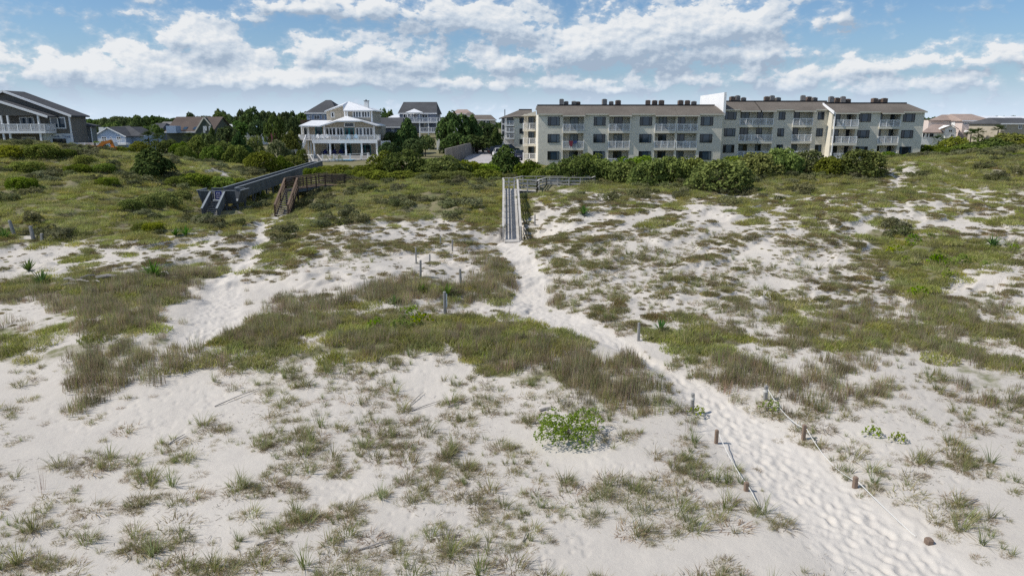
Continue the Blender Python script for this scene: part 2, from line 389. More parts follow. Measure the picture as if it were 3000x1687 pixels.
# ---------------------------------------------------------------- the lie of the land
def vnoise(x, y, seed=0):
    xi = np.floor(x).astype(np.int64); yi = np.floor(y).astype(np.int64); fx = x - xi; fy = y - yi
    fx = fx * fx * (3 - 2 * fx); fy = fy * fy * (3 - 2 * fy)
    def h(a, b):
        n = (a * 374761393 + b * 668265263 + seed * 1442695041) & 0xffffffff
        n = ((n ^ (n >> 13)) * 1274126177) & 0xffffffff
        n = n ^ (n >> 16)
        return (n & 0xffff) / 65535.0
    a = h(xi, yi); b = h(xi + 1, yi); c = h(xi, yi + 1); d = h(xi + 1, yi + 1)
    return (a * (1 - fx) + b * fx) * (1 - fy) + (c * (1 - fx) + d * fx) * fy
def fbm(x, y, seed=0, oct=4, gain=0.5):
    s = 0; a = 1; t = 0
    for i in range(oct):
        s = s + a * vnoise(x * 2 ** i + 17.3 * i, y * 2 ** i - 9.1 * i, seed + i); t += a; a *= gain
    return s / t
CPS = []
def cz(px, py, z):
    Y = (z - CAM_Z) / AZ(py); CPS.append((AX(px, py), Y, z))
def cy(ax, Y, z): CPS.append((ax, Y, z))
for px in (-900, 0, 750, 1500, 2250, 3000, 3900):
    cz(px, 1900, 0); cz(px, 1600, 0); cz(px, 1300, 0.0)
for px, l in {
    -500: ((1150, .1), (1000, .4), (900, .8), (800, 1.2), (700, 1.9), (620, 2.9), (560, 3.7), (500, 4.7), (450, 6.0)),
    60: ((1150, .1), (1020, .6), (930, .9), (850, .9), (760, 1.3), (690, 1.9), (620, 2.8), (560, 3.6), (500, 4.6), (448, 6.1), (417, 7.0)),
    350: ((1180, .1), (1060, .6), (960, 1.0), (850, .9), (760, 1.3), (690, 1.9), (620, 2.7), (560, 3.3), (500, 4.4), (462, 5.3)),
    620: ((1150, .1), (1000, .7), (900, .7), (800, .9), (720, 1.5), (655, .95), (520, 3.3), (490, 4.1)),
    830: ((1150, .1), (1000, .8), (900, .7), (800, 1.1), (720, 1.3), (640, 1.0), (590, 1.6)),
    1000: ((1150, .1), (980, .9), (900, .8), (800, 1.2), (700, 1.7), (640, 2.0), (580, 2.5), (530, 3.0), (500, 3.2)),
    1250: ((1150, .1), (980, .9), (900, .8), (800, 1.0), (720, 1.2), (660, 1.8), (600, 2.5), (550, 2.9), (500, 3.2)),
    1500: ((1150, .2), (1020, .7), (930, .6), (830, .7), (720, .85), (640, 1.7), (580, 2.7)),
    1650: ((1150, .3), (1020, .7), (930, .6), (830, .9), (760, 1.3), (700, 1.7), (620, 2.5), (565, 3.1), (520, 3.0)),
    1950: ((1200, .1), (1050, .5), (930, .7), (850, .9), (760, 1.3), (680, 2.0), (610, 2.8), (560, 3.2)),
    2300: ((1200, .1), (1050, .5), (930, .7), (830, 1.1), (740, 1.7), (660, 2.5), (600, 3.0), (550, 3.3)),
    2700: ((1200, .1), (1050, .4), (930, .6), (830, .9), (740, 1.5), (660, 2.4), (600, 3.0), (550, 3.5), (500, 4.5), (470, 5.3)),
    2960: ((1200, .1), (1050, .4), (930, .6), (830, 1.0), (740, 1.6), (660, 2.5), (600, 3.1), (540, 3.9), (490, 5.0), (456, 5.9)),
    3500: ((1200, .1), (1050, .4), (930, .6), (830, 1.0), (740, 1.6), (660, 2.5), (600, 3.1), (540, 3.9), (490, 5.0))}.items():
    for py, z in l: cz(px, py, z)
for ax, Y, z in ((-1.1, 100, 5.2), (-.72, 104, 5.0), (-.6, 104, 4.7), (-.45, 100, 3.9), (-.36, 105, 3.0), (-.22, 100, 2.4), (-.385, 70, 1.0), (-.35, 80, 1.1), (-.32, 90, 1.2), (-.30, 100, 1.4), (-.282, 110, 1.6), (-.30, 80, 1.3), (-.245, 90, 1.7), (-.41, 80, 2.5), (-.41, 88, 3.5), (-.36, 96, 2.6), (-.33, 72, 1.2), (-.30, 70, 1.6), (-.12, 100, 2.8), (0, 100, 2.7), (.12, 95, 2.8), (.25, 95, 2.9), (.4, 95, 3.2), (.5, 92, 4.2), (.62, 92, 5.3), (.75, 95, 5.6), (1.1, 95, 5.2),
                 (-1.1, 130, 5.0), (-.7, 125, 5.0), (-.55, 125, 4.4), (-.42, 125, 2.6), (-.25, 122, 2.1), (-.1, 122, 2.5), (0, 122, 2.5), (.2, 122, 2.5), (.4, 122, 2.6), (.55, 122, 3.2), (.7, 125, 4.2), (1.1, 130, 4.0),
                 (-1.1, 200, 2.6), (-.5, 180, 2.4), (0, 180, 2.4), (.5, 180, 2.6), (1.1, 200, 2.6), (-1.1, 9, 0), (1.1, 9, 0), (0, 9, 0)):
    cy(ax, Y, z)
CPS = np.array(CPS)
def q_(ax, Y): return np.stack([ax * 2.2, np.log(Y) * 2.6], -1)
Qc = q_(CPS[:, 0], CPS[:, 1])
def phi(r2): return np.sqrt(r2 + 0.002)
D = phi(((Qc[:, None] - Qc[None]) ** 2).sum(-1)); n_ = len(Qc)
A_ = np.zeros((n_ + 3, n_ + 3)); A_[:n_, :n_] = D + np.eye(n_) * -0.02; A_[:n_, n_] = 1; A_[:n_, n_ + 1:] = Qc; A_[n_, :n_] = 1; A_[n_ + 1:, :n_] = Qc.T
WT = np.linalg.solve(A_, np.concatenate([CPS[:, 2], np.zeros(3)]))
def rbf(x, y):
    y = np.maximum(y, 6.0); Q = q_(np.clip(x / y, -1.3, 1.3), np.clip(y, 6, 230)); out = np.zeros(len(Q))
    for i in range(0, len(Q), 40000):
        q = Q[i:i + 40000]
        out[i:i + 40000] = phi(((q[:, None] - Qc[None]) ** 2).sum(-1)) @ WT[:n_] + WT[n_] + q @ WT[n_ + 1:]
    return out
def smooth(a, b, x): t = np.clip((x - a) / (b - a), 0, 1); return t * t * (3 - 2 * t)

# paths as strips on the ground: photograph pixels of the middle line and half widths
def strip(pts):
    out = []
    for (px, py, w, z) in pts:
        Y = (z - CAM_Z) / AZ(py); out.append((AX(px, py) * Y, Y, w / FPX * Y))
    return np.array(out)
PATHS = [strip([(1502, 700, 24, .9), (1484, 722, 48, .85), (1498, 757, 46, .8), (1545, 800, 44, .75), (1562, 850, 54, .7), (1545, 893, 78, .65), (1615, 926, 78, .6), (1705, 960, 72, .6), (1795, 996, 48, .6),
                (1885, 1045, 12, .5), (1968, 1092, 40, .4), (2045, 1150, 74, .2), (2165, 1250, 130, .1), (2310, 1370, 160, 0), (2450, 1490, 205, 0), (2620, 1640, 250, 0), (2900, 1900, 330, 0)]),
         strip([(812, 640, 12, 1.1), (775, 662, 12, 1.1), (768, 690, 19, 1.2), (758, 725, 21, 1.2), (730, 765, 22, 1.1), (695, 800, 30, 1.0), (660, 850, 54, .8), (650, 900, 75, .7), (640, 950, 80, .7), (560, 1000, 60, .7)]),
         strip([(1560, 905, 26, .65), (1420, 905, 20, .7), (1300, 912, 12, .75)])]
def near_path(x, y, P):
    """signed closeness: 1 in the middle of a strip, 0 at its edge, and the distance along it"""
    best = np.full(len(x), -9.0); al = np.zeros(len(x)); L = 0
    for (ax_, ay, aw), (bx_, by, bw) in zip(P[:-1], P[1:]):
        dx, dy = bx_ - ax_, by - ay; l2 = dx * dx + dy * dy
        t = np.clip(((x - ax_) * dx + (y - ay) * dy) / l2, 0, 1)
        d = np.hypot(x - ax_ - t * dx, y - ay - t * dy); w = aw + t * (bw - aw)
        c = 1 - d / w; m = c > best; best = np.where(m, c, best); al = np.where(m, L + t * math.sqrt(l2), al); L += math.sqrt(l2)
    return best, al
def pathmask(x, y):
    m = np.full(len(x), -9.0)
    for P in PATHS: m = np.maximum(m, near_path(x, y, P)[0])
    return m

# ---------------------------------------------------------------- what grows where (photograph pixels / 5)
MW, MH = 600, 338
CH = {k: np.zeros((MH, MW), np.float32) for k in 'GMRTL'}
gy, gx = np.mgrid[0:MH, 0:MW]; gx = gx * 5 + 2.5; gy = gy * 5 + 2.5
def paint(poly, **kw):
    p = np.array(poly, float); ins = np.zeros((MH, MW), bool)
    j = len(p) - 1
    for i in range(len(p)):
        c = ((p[i, 1] > gy) != (p[j, 1] > gy)) & (gx < (p[j, 0] - p[i, 0]) * (gy - p[i, 1]) / (p[j, 1] - p[i, 1] + 1e-9) + p[i, 0])
        ins ^= c; j = i
    for k in 'GMRTL':
        CH[k][ins] = kw.get(k, 0)
def rect(x0, y0, x1, y1, **kw): paint([(x0, y0), (x1, y0), (x1, y1), (x0, y1)], **kw)
rect(0, 900, 3000, 1700, T=.5); rect(0, 640, 3000, 900, M=.55, G=.3); rect(0, 0, 3000, 640, G=.86)
# left
rect(0, 640, 740, 716, G=.82, R=.1, M=.3)
paint([(0, 716), (280, 722), (520, 700), (640, 680), (735, 670), (735, 730), (690, 775), (420, 795), (180, 820), (0, 830)], M=.72, G=.3)
paint([(10, 722), (100, 728), (240, 724), (180, 800), (60, 815), (0, 800)], M=.28)
paint([(0, 830), (180, 820), (420, 795), (690, 775), (690, 800), (620, 850), (520, 880), (430, 900), (420, 940), (160, 935), (0, 885)], G=.75, R=.8)
paint([(0, 885), (160, 895), (150, 950), (110, 1000), (0, 1000)], M=.25, R=.3)
paint([(150, 890), (430, 870), (440, 960), (300, 1000), (150, 985)], R=.85, G=.55)
paint([(0, 960), (200, 940), (420, 960), (560, 960), (560, 1010), (170, 1060), (0, 1090)], G=.55, R=.5)
paint([(440, 930), (520, 890), (600, 850), (660, 810), (760, 825), (870, 845), (850, 905), (750, 930), (740, 980), (620, 1000), (520, 990)], R=.14)
paint([(0, 950), (250, 1010), (160, 1060), (0, 1060)], G=.6, R=.4, M=.2)
# between the left path and the ramp
paint([(780, 655), (1000, 640), (1470, 640), (1450, 680), (1200, 700), (1000, 740), (820, 800), (745, 800), (765, 740), (785, 700)], M=.75, G=.6)
paint([(1000, 660), (1300, 640), (1470, 690), (1460, 720), (1400, 770), (1200, 770), (1000, 800), (900, 820), (880, 790)], M=.52, G=.04, T=.3)
paint([(820, 790), (1000, 780), (1100, 800), (1060, 850), (900, 870), (800, 870), (830, 830)], R=.3, M=.15)
paint([(860, 835), (1080, 805), (1120, 830), (1000, 858), (890, 868)], R=.06)
paint([(1080, 760), (1400, 745), (1420, 800), (1290, 830), (1150, 815)], M=.28)
paint([(780, 885), (1000, 868), (1120, 812), (1190, 800), (1300, 835), (1400, 775), (1350, 735), (1440, 745), (1480, 790), (1512, 835), (1500, 878), (1400, 892), (1200, 890), (1000, 915), (780, 930)], R=.95, G=.4)
paint([(1290, 800), (1420, 792), (1400, 826), (1320, 845)], R=.12)
# the ridge with tall grass across the middle
paint([(560, 985), (780, 930), (1100, 922), (1300, 925), (1480, 950), (1560, 975), (1700, 985), (1830, 1030), (1940, 1090), (2010, 1190), (1960, 1235), (1800, 1250), (1720, 1200), (1650, 1130), (1400, 1090), (1250, 1020), (1000, 1060), (800, 1030), (640, 1010)], G=.8, R=.72, T=.5)
paint([(980, 922), (1450, 925), (1400, 985), (1050, 985)], G=.85, L=.35, R=.45)
paint([(860, 990), (1010, 985), (1020, 1010), (880, 1030)], T=.2)
paint([(1180, 1040), (1290, 1020), (1330, 1100), (1250, 1120)], T=.25)
paint([(1850, 1040), (1990, 1130), (2010, 1200), (1940, 1240), (1780, 1240), (1640, 1150), (1650, 1080)], R=.9, T=.2)
paint([(1480, 1000), (1850, 1010), (1700, 1100), (1520, 1090)], R=.85, G=.35)
# right slope
paint([(1530, 560), (3000, 560), (3000, 650), (2600, 660), (2200, 665), (1900, 700), (1560, 650)], G=.42, M=.58)
paint([(1560, 620), (1760, 630), (2000, 680), (2400, 700), (3000, 700), (3000, 900), (2600, 930), (2200, 960), (1850, 960), (1620, 900), (1600, 760)], M=.44, G=.0, T=.5)
paint([(1560, 700), (1800, 720), (1900, 800), (1880, 900), (1700, 935), (1620, 880)], M=.34, T=.55)
paint([(2230, 690), (2560, 730), (2620, 900), (2280, 920)], M=.52, T=.4)
paint([(2520, 680), (2700, 690), (2970, 720), (2970, 790), (2800, 805), (2760, 870), (2660, 890), (2590, 800)], G=.85, L=.3)
paint([(2770, 800), (3000, 785), (2990, 825), (2790, 880)], M=.12)
paint([(1568, 850), (1632, 858), (1642, 912), (1570, 914)], R=1, G=.6)
paint([(1990, 612), (2130, 608), (2200, 650), (2100, 680), (1980, 670)], M=.2)
paint([(2100, 895), (3000, 880), (3000, 1040), (2500, 1050), (2250, 1020), (2100, 980)], G=.56, R=.55, T=.4)
paint([(1880, 960), (2120, 930), (2260, 1010), (2150, 1050), (1960, 1040)], G=.7, R=.6)
rect(2860, 915, 3000, 938, R=.1)
# lower right
paint([(2000, 1040), (3000, 1035), (3000, 1190), (2500, 1200), (2080, 1180)], T=.6, R=.4, G=.25)
paint([(2200, 1035), (2700, 1040), (2740, 1100), (2520, 1110), (2220, 1075)], R=.16, T=.1)
paint([(2085, 1035), (2270, 1055), (2300, 1160), (2200, 1200), (2120, 1160)], R=.95)
paint([(2280, 1085), (2520, 1060), (2515, 1185), (2300, 1195)], R=.85)
paint([(2750, 1040), (3000, 1040), (3000, 1140), (2780, 1130)], G=.5, R=.4)
paint([(2260, 1190), (3000, 1180), (3000, 1450), (2700, 1420), (2420, 1300)], T=.55)
paint([(2440, 1320), (2620, 1410), (2760, 1560), (2600, 1480)], T=.06)
# lower left
paint([(170, 1060), (560, 1000), (650, 1040), (520, 1110), (400, 1140), (250, 1215), (170, 1160)], R=.95, G=.4)
paint([(0, 1100), (160, 1120), (250, 1230), (420, 1145), (620, 1080), (700, 1160), (620, 1250), (400, 1300), (0, 1330)], T=.06)
paint([(640, 1040), (1250, 1040), (1250, 1080), (1000, 1150), (720, 1170)], T=.9, G=.5)
paint([(950, 1110), (1400, 1110), (1600, 1200), (1300, 1260), (980, 1240)], T=.34)
paint([(1050, 1390), (1560, 1350), (1560, 1700), (980, 1700)], T=.72)
paint([(200, 1370), (620, 1400), (640, 1530), (150, 1500)], T=.6)
paint([(1600, 1480), (2000, 1500), (2000, 1700), (1600, 1700)], T=.66)
paint([(1880, 1260), (2180, 1420), (2420, 1660), (2250, 1640), (1900, 1420)], T=.85)
# upper left and right dunes
rect(0, 430, 900, 640, G=.8); paint([(520, 460), (720, 470), (700, 520), (560, 500)], G=.5, M=.3)
paint([(90, 440), (350, 460), (330, 510), (170, 490)], G=.7)
paint([(2530, 480), (2700, 470), (2660, 545), (2560, 540)], G=.42, M=.3); paint([(2700, 470), (3000, 475), (3000, 545), (2680, 545)], G=.66, M=.3)
def blur(a, n):
    for _ in range(n):
        a = (np.pad(a, ((1, 1), (0, 0)), 'edge')[:-2] + a * 2 + np.pad(a, ((1, 1), (0, 0)), 'edge')[2:]) / 4
        a = (np.pad(a, ((0, 0), (1, 1)), 'edge')[:, :-2] + a * 2 + np.pad(a, ((0, 0), (1, 1)), 'edge')[:, 2:]) / 4
    return a
CH = {k: blur(v, 10 if k in 'GR' else 5) for k, v in CH.items()}
def grow(k, x, y, z):
    px, py = proj(x, y, z)
    j1 = fbm(x / 1.7, y / 1.7, 71, 3) - .5; j2 = fbm(x / 1.7, y / 1.7, 82, 3) - .5
    w = np.clip(2600.0 / y, 20, 130)
    px = px + j1 * w * 1.6; py = py + j2 * w * .7
    ix = np.clip(px / 5, 0, MW - 1).astype(int); iy = np.clip(py / 5, 0, MH - 1).astype(int)
    v = CH[k][iy, ix]
    return np.where(y > 112, 0.0, v)

# ---------------------------------------------------------------- ground height
def matnoise(x, y):
    a = (x * .82 + y * .57) / 3.0; b = (y * .82 - x * .57) / 1.45
    return fbm(a, b, 29, 4, .58)
PADS = [(-26.0, 59.8, 3.2, .9), (-21.0, 62.4, 3.0, 1.0), (0, 48.8, 3.4, .8), (-26.8, 66.6, 3.4, 1.15), (-27.4, 74, 3.8, .7), (-28.3, 82, 4.2, .75), (-29.2, 90, 4.2, .85), (-30.0, 98, 4.2, 1.0)]
def height0(x, y):
    z = rbf(x, y)
    for (px_, py_, r_, z_) in PADS:
        k_ = smooth(1.0, .45, np.hypot(x - px_, y - py_) / r_); z = z * (1 - k_) + z_ * k_
    far = smooth(150, 210, y); z = z * (1 - far) + 2.4 * far
    n = fbm(x / 9.0, y / 9.0, 3, 3) - 0.5
    n2 = fbm(x / 2.6, y / 2.6, 5, 3) - 0.5
    am = smooth(22, 40, y) * (1 - smooth(100, 125, y))
    for (px_, py_, r_, z_) in PADS: am = am * (1 - .85 * smooth(1.2, .6, np.hypot(x - px_, y - py_) / r_))
    hm = smooth(.56, .36, matnoise(x, y)) * smooth(27, 36, y) * (1 - smooth(72, 82, y))
    z = z + .24 * hm
    return z + n * (0.12 + 0.72 * am) + n2 * (0.06 + 0.42 * am)
def height(x, y):
    x = np.atleast_1d(np.asarray(x, float)); y = np.atleast_1d(np.asarray(y, float))
    z = height0(x, y)
    m = pathmask(x, y)
    z = z - 0.13 * smooth(-0.7, 0.7, m) * (1 - smooth(90, 100, y))
    rz = .80 + (y - 49.4) / 15.2 * 2.3; on = (np.abs(x - .02) < .8) & (y > 50.3) & (y < 66.5)
    z = np.where(on, np.minimum(z, np.minimum(rz, 3.0) - .12), z)
    return z
def H(x, y): return float(height(x, y)[0])
ys = np.concatenate([np.linspace(-60, 6.5, 14), np.exp(np.linspace(math.log(7.0), math.log(62), 610)), np.exp(np.linspace(math.log(62), math.log(135), 130))[1:], np.exp(np.linspace(math.log(135), math.log(6500), 50))[1:]])
s_ = np.linspace(-1, 1, 690); axs = 0.80 * s_ + 0.45 * np.sign(s_) * np.maximum(np.abs(s_) - 0.9, 0) ** 2 * 700
GXX = (axs[None, :] * np.maximum(ys, 7.0)[:, None]).ravel(); GYY = np.repeat(ys, len(axs))
GZ = height(GXX, GYY)
# footprints on the paths and ripples on the open sand
PM = np.full(len(GXX), -9.0); FP = np.zeros(len(GXX))
sel = GYY < 75
for P in PATHS:
    m, al = near_path(GXX[sel], GYY[sel], P)
    t_ = PM[sel]; u = m > t_; t_[u] = m[u]; PM[sel] = t_
near = GYY < 62
xx, yy = GXX[near], GYY[near]
k = smooth(-0.05, 0.35, PM[near])
ft = fbm((yy * .80 - xx * .60) / .55, (xx * .80 + yy * .60) / .17, 21, 3)          # trodden hollows, longer along the walking line
ft2 = vnoise(xx / .20, yy / .24, 33)
dz = k * (-0.018 * smooth(.50, .70, ft) - 0.016 * smooth(.6, .85, ft2))
pv = np.nonzero(k > .02)[0]; pxv, pyv = xx[pv], yy[pv]; add = np.zeros(len(pv)); fr = np.random.default_rng(99)
def tread(P, n, ymax):
    seg = P[1:] - P[:-1]; ar = np.hypot(seg[:, 0], seg[:, 1]) * (P[1:, 2] + P[:-1, 2]); ar = np.where(P[:-1, 1] < ymax, ar, 0); pk = fr.choice(len(seg), n, p=ar / ar.sum())
    for s in pk:
        t = fr.random(); a, b = P[s], P[s + 1]; c = a + (b - a) * t; d = (b - a)[:2] / np.hypot(*(b - a)[:2]); o = fr.normal(0, .42) * c[2]
        cx_, cy_ = c[0] - d[1] * o, c[1] + d[0] * o; an = math.atan2(d[1], d[0]) + fr.normal(0, .28); ca, sa = math.cos(an), math.sin(an)
        m = (np.abs(pxv - cx_) < .45) & (np.abs(pyv - cy_) < .45)
        if not m.any(): continue
        u = (pxv[m] - cx_) * ca + (pyv[m] - cy_) * sa; v = -(pxv[m] - cx_) * sa + (pyv[m] - cy_) * ca
        q = np.sqrt((u / .17) ** 2 + (v / .085) ** 2); dp = fr.uniform(.008, .026)
        add[m] = np.maximum(np.minimum(add[m], 0) - 0 * u, add[m]) + (-dp * np.exp(-(q ** 3)) + .35 * dp * np.exp(-((q - 1.55) ** 2) * 5)) * 1.0
tread(PATHS[0], 1500, 50); tread(PATHS[1], 420, 60); tread(PATHS[2], 90, 60)
dz[pv] += np.clip(add, -.085, .05) * smooth(.02, .25, k[pv])
lft = smooth(-22, -12, -xx) * smooth(26, 20, yy) if False else 0
wind = (fbm(xx / .9, yy / 1.4, 44, 3) - .5) * 0.05 - .02 * smooth(.66, .82, vnoise(xx / .16, yy / .18, 47)) * smooth(.45, .6, fbm(xx / 3.5, yy / 3.5, 48, 2))
GZ[near] += dz + wind * (1 - k)
vegG = grow('G', GXX, GYY, GZ); vegM = grow('M', GXX, GYY, GZ); vegR = grow('R', GXX, GYY, GZ); vegT = grow('T', GXX, GYY, GZ)
pn = fbm(GXX / 2.2, GYY / 2.2, 61, 4)
cover = np.clip(smooth(.62, .42, pn / np.maximum(vegG * 1.25, .05) * .6) * vegG, 0, 1)
cover = np.maximum(cover, vegG ** 3 * smooth(.78, .5, pn)); cover = np.maximum(cover, 0.35 * vegR); cover = np.maximum(cover, .42 * smooth(.02, -.06, matnoise(GXX, GYY) - .24 - .46 * vegM) * (vegM > .03)); cover = np.maximum(cover, .16 * vegT * smooth(.35, .7, pn))
cover = np.where(GYY > 112, 0.85, cover) * (1 - smooth(-.2, .25, PM))
me = bpy.data.meshes.new('ground'); nv = len(GXX); nc = len(axs); nr = len(ys)
me.vertices.add(nv); me.vertices.foreach_set('co', np.stack([GXX, GYY, GZ], -1).astype(np.float32).ravel())
ii = (np.arange(nr - 1)[:, None] * nc + np.arange(nc - 1)[None]).ravel()
quads = np.stack([ii, ii + 1, ii + nc + 1, ii + nc], -1).astype(np.int32)
me.loops.add(quads.size); me.loops.foreach_set('vertex_index', quads.ravel())
me.polygons.add(len(quads)); me.polygons.foreach_set('loop_start', np.arange(0, quads.size, 4, dtype=np.int32)); me.polygons.foreach_set('loop_total', np.full(len(quads), 4, np.int32))
me.update(calc_edges=True); me.polygons.foreach_set('use_smooth', np.ones(len(quads), bool))
a = me.attributes.new('cover', 'FLOAT', 'POINT'); a.data.foreach_set('value', cover.astype(np.float32))
a = me.attributes.new('trod', 'FLOAT', 'POINT'); a.data.foreach_set('value', smooth(-.1, .3, PM).astype(np.float32))
m, t = material('sand'); p = wpos_(t)
cov = nn(t, 'ShaderNodeAttribute', attribute_name='cover').outputs['Fac']; trod = nn(t, 'ShaderNodeAttribute', attribute_name='trod').outputs['Fac']
big = tnoise(t, vm(t, 'MULTIPLY', p, (1, 1, .3)), .16, 3.0); mid = tnoise(t, p, 1.6, 4.0, .6); fine = tnoise(t, p, 30.0, 3.0, .7)
c = mixc(t, maprange(t, big, .3, .7), (.478, .445, .40), (.555, .515, .46))
c = mixc(t, maprange(t, mid, .45, .75, 0, .35), c, (.43, .395, .36))
c = mixc(t, maprange(t, fine, .62, .8, 0, .35), c, (.26, .235, .21))
c = mixc(t, mth(t, 'MULTIPLY', trod, .35), c, (.62, .585, .54))
veg = mixc(t, maprange(t, mid, .3, .7), (.21, .18, .115), (.15, .16, .07))
veg = mixc(t, maprange(t, fine, .5, .75), veg, (.33, .29, .20))
edge = maprange(t, mth(t, 'ADD', cov, mth(t, 'MULTIPLY_ADD', mid, .8, -.4)), .35, .75)
c = mixc(t, edge, c, veg)
hgt = mth(t, 'ADD', mth(t, 'MULTIPLY', fine, .35), mth(t, 'MULTIPLY', tnoise(t, p, 6.0, 3.0, .6), 1.0))
finish(t, principled(t, c, .95, .1, 0, bump(t, hgt, .5, .03)))
me.materials.append(m)
ground = link('ground', me); tag(ground, 'white dune sand rising in low dunes towards the houses', None, kind='structure')

# ---------------------------------------------------------------- grasses: clump meshes of real blades
def blades_mesh(name, mat, n, spread, hgt, width, lean, droop, segs=3, tint=(0, 1), seed=0, dome=False, flat=0.0, dead=0.0, wind=0.0):
    """n blades rooted within `spread`; each a tapered strip that leans out and droops"""
    r = np.random.default_rng(seed); V = []; F = []; T = []
    ang = r.random(n) * 2 * math.pi; rad = spread * np.sqrt(r.random(n)); bx, by = rad * np.cos(ang), rad * np.sin(ang)
    if not dome: oa = ang + r.normal(0, .7, n)
    else: oa = r.random(n) * 2 * math.pi
    L = hgt * (0.45 + 0.55 * r.random(n)) * (1 - (0.55 * (rad / max(spread, 1e-6)) ** 2 if dome else 0.15 * rad / max(spread, 1e-6)))
    dd = r.random(n) < dead
    le = lean * (0.3 + r.random(n)) * (1 if dome else (0.35 + rad / max(spread, 1e-6))); le = np.where(dd, le + .9, le); L = np.where(dd, L * .8, L)
    dr = droop * (0.4 + r.random(n)) + np.where(dd, .8, 0)
    wa = r.random(n) * math.pi
    tn = tint[0] + (tint[1] - tint[0]) * np.clip(r.beta(2, 2, n), 0, 1); tn = np.where(dd, tn * .3, tn)
    for i in range(n):
        b = len(V); th = le[i]; p = np.array([bx[i], by[i], -0.02]); o = np.array([math.cos(oa[i]), math.sin(oa[i])])
        wv = np.array([math.cos(wa[i]), math.sin(wa[i]), 0]) * width * (.7 + .6 * r.random())
        sl = L[i] / segs
        for k in range(segs + 1):
            f = 1 - (k / segs) ** 1.6
            if k < segs: V.append(p - wv * .5 * max(f, .25)); V.append(p + wv * .5 * max(f, .25)); T += [tn[i]] * 2
            else: V.append(p.copy()); T.append(tn[i])
            p = p + np.array([o[0] * math.sin(th), o[1] * math.sin(th), math.cos(th) * (1 - flat)]) * sl + np.array([wind * sl * k / segs, 0, 0]); p[2] = max(p[2], .01)
            th = min(th + dr[i] / segs, 2.2)
        for k in range(segs):
            q = b + 2 * k
            F.append((q, q + 1, q + 3, q + 2) if k < segs - 1 else (q, q + 1, q + 2))
    return raw_mesh(name, V, F, T, mat)
def raw_mesh(name, V, F, T, mat):
    me = bpy.data.meshes.new(name); me.from_pydata([tuple(map(float, v)) for v in V], [], F)
    a = me.attributes.new('tint', 'FLOAT', 'POINT'); a.data.foreach_set('value', np.array(T, np.float32))
    me.materials.append(MATS[mat]); me.update(); return me
def leaf_mesh(name, mat, lobes, nleaf, size, seed, fill=0.16, tall=1.0, upright=0.0):
    """leaf-sized faces spread through lobes (centre, radius); unit scale"""
    r = np.random.default_rng(seed); V = []; F = []; T = []
    vol = np.array([l[1] ** 2 for l in lobes]); pick = r.choice(len(lobes), nleaf, p=vol / vol.sum())
    C = np.array([l[0] for l in lobes]); RR = np.array([l[1] for l in lobes]); lt = r.random(len(lobes))
    d = r.normal(0, 1, (nleaf, 3)); d /= np.linalg.norm(d, axis=1)[:, None]; d[:, 2] = np.where(d[:, 2] < -.55, -d[:, 2], d[:, 2])
    rad = 1 - np.abs(r.normal(0, fill, nleaf)); P = C[pick] + d * (RR[pick] * rad)[:, None]
    keep = np.ones(nleaf, bool)
    for c, rr in lobes: keep &= ~(((P - np.array(c)) ** 2).sum(1) < (rr * .62) ** 2)
    keep &= P[:, 2] > -.02
    P, d, pick = P[keep], d[keep], pick[keep]; n = len(P)
    nv = d * .7 + r.normal(0, .65, (n, 3)); nv[:, 2] += .25; nv /= np.linalg.norm(nv, axis=1)[:, None]
    ref = r.normal(0, 1, (n, 3)); ref[:, 2] += upright * 3
    u = np.cross(nv, ref); u /= np.linalg.norm(u, axis=1)[:, None]; w = np.cross(nv, u)
    s = size * (.6 + .8 * r.random(n))[:, None]
    Q = np.stack([P - u * s * .5, P - w * s * .9, P + u * s * .5, P + w * s * .9], 1).reshape(-1, 3)
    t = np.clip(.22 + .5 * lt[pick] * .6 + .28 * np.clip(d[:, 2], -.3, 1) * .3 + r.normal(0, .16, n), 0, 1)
    me = bpy.data.meshes.new(name); me.vertices.add(4 * n); me.vertices.foreach_set('co', Q.astype(np.float32).ravel())
    me.loops.add(4 * n); me.loops.foreach_set('vertex_index', np.arange(4 * n, dtype=np.int32)); me.polygons.add(n)
    me.polygons.foreach_set('loop_start', np.arange(0, 4 * n, 4, dtype=np.int32)); me.polygons.foreach_set('loop_total', np.full(n, 4, np.int32)); me.update(calc_edges=True)
    a = me.attributes.new('tint', 'FLOAT', 'POINT'); a.data.foreach_set('value', np.repeat(t, 4).astype(np.float32))
    me.materials.append(MATS[mat]); return me

TUFT = [blades_mesh('grass_tuft', 'blade_tuft', (50, 90, 64, 110, 38, 76, 84, 56)[i % 8], (.09, .2, .13, .3, .06, .24, .16, .11)[i % 8], (.46, .3, .38, .3, .52, .26, .42, .34)[i % 8], .0105, (.4, .7, .5, .8, .3, .7, .55, .6)[i % 8], (.8, 1.2, 1.0, 1.3, .6, 1.3, .9, 1.1)[i % 8], 4, ((.4, 1), (0, .7), (.2, 1), (0, .8), (.5, 1), (0, .5), (.2, 1), (.1, .9))[i % 8], 100 + i, dead=(.25, .55, .4, .5, .2, .65, .35, .45)[i % 8], wind=.35) for i in range(10)]
REED = [blades_mesh('reed_clump', 'blade_reed', 64, .38, .62 + .08 * i, .016, .16, .3, 3, (0, .95), 200 + i, dome=True) for i in range(5)]
MAT = [blades_mesh('dune_mat', 'blade_mat', 330, .5, .26 + .03 * (i % 3), .024, .5, .6, 2, (0, 1), 300 + i, dome=True) for i in range(6)]
DUNE = [blades_mesh('dune_clump', 'blade_dune', 240, .55, .34 + .05 * (i % 3), .028, .6, .9, 2, (0, 1), 400 + i, dome=True) for i in range(7)]
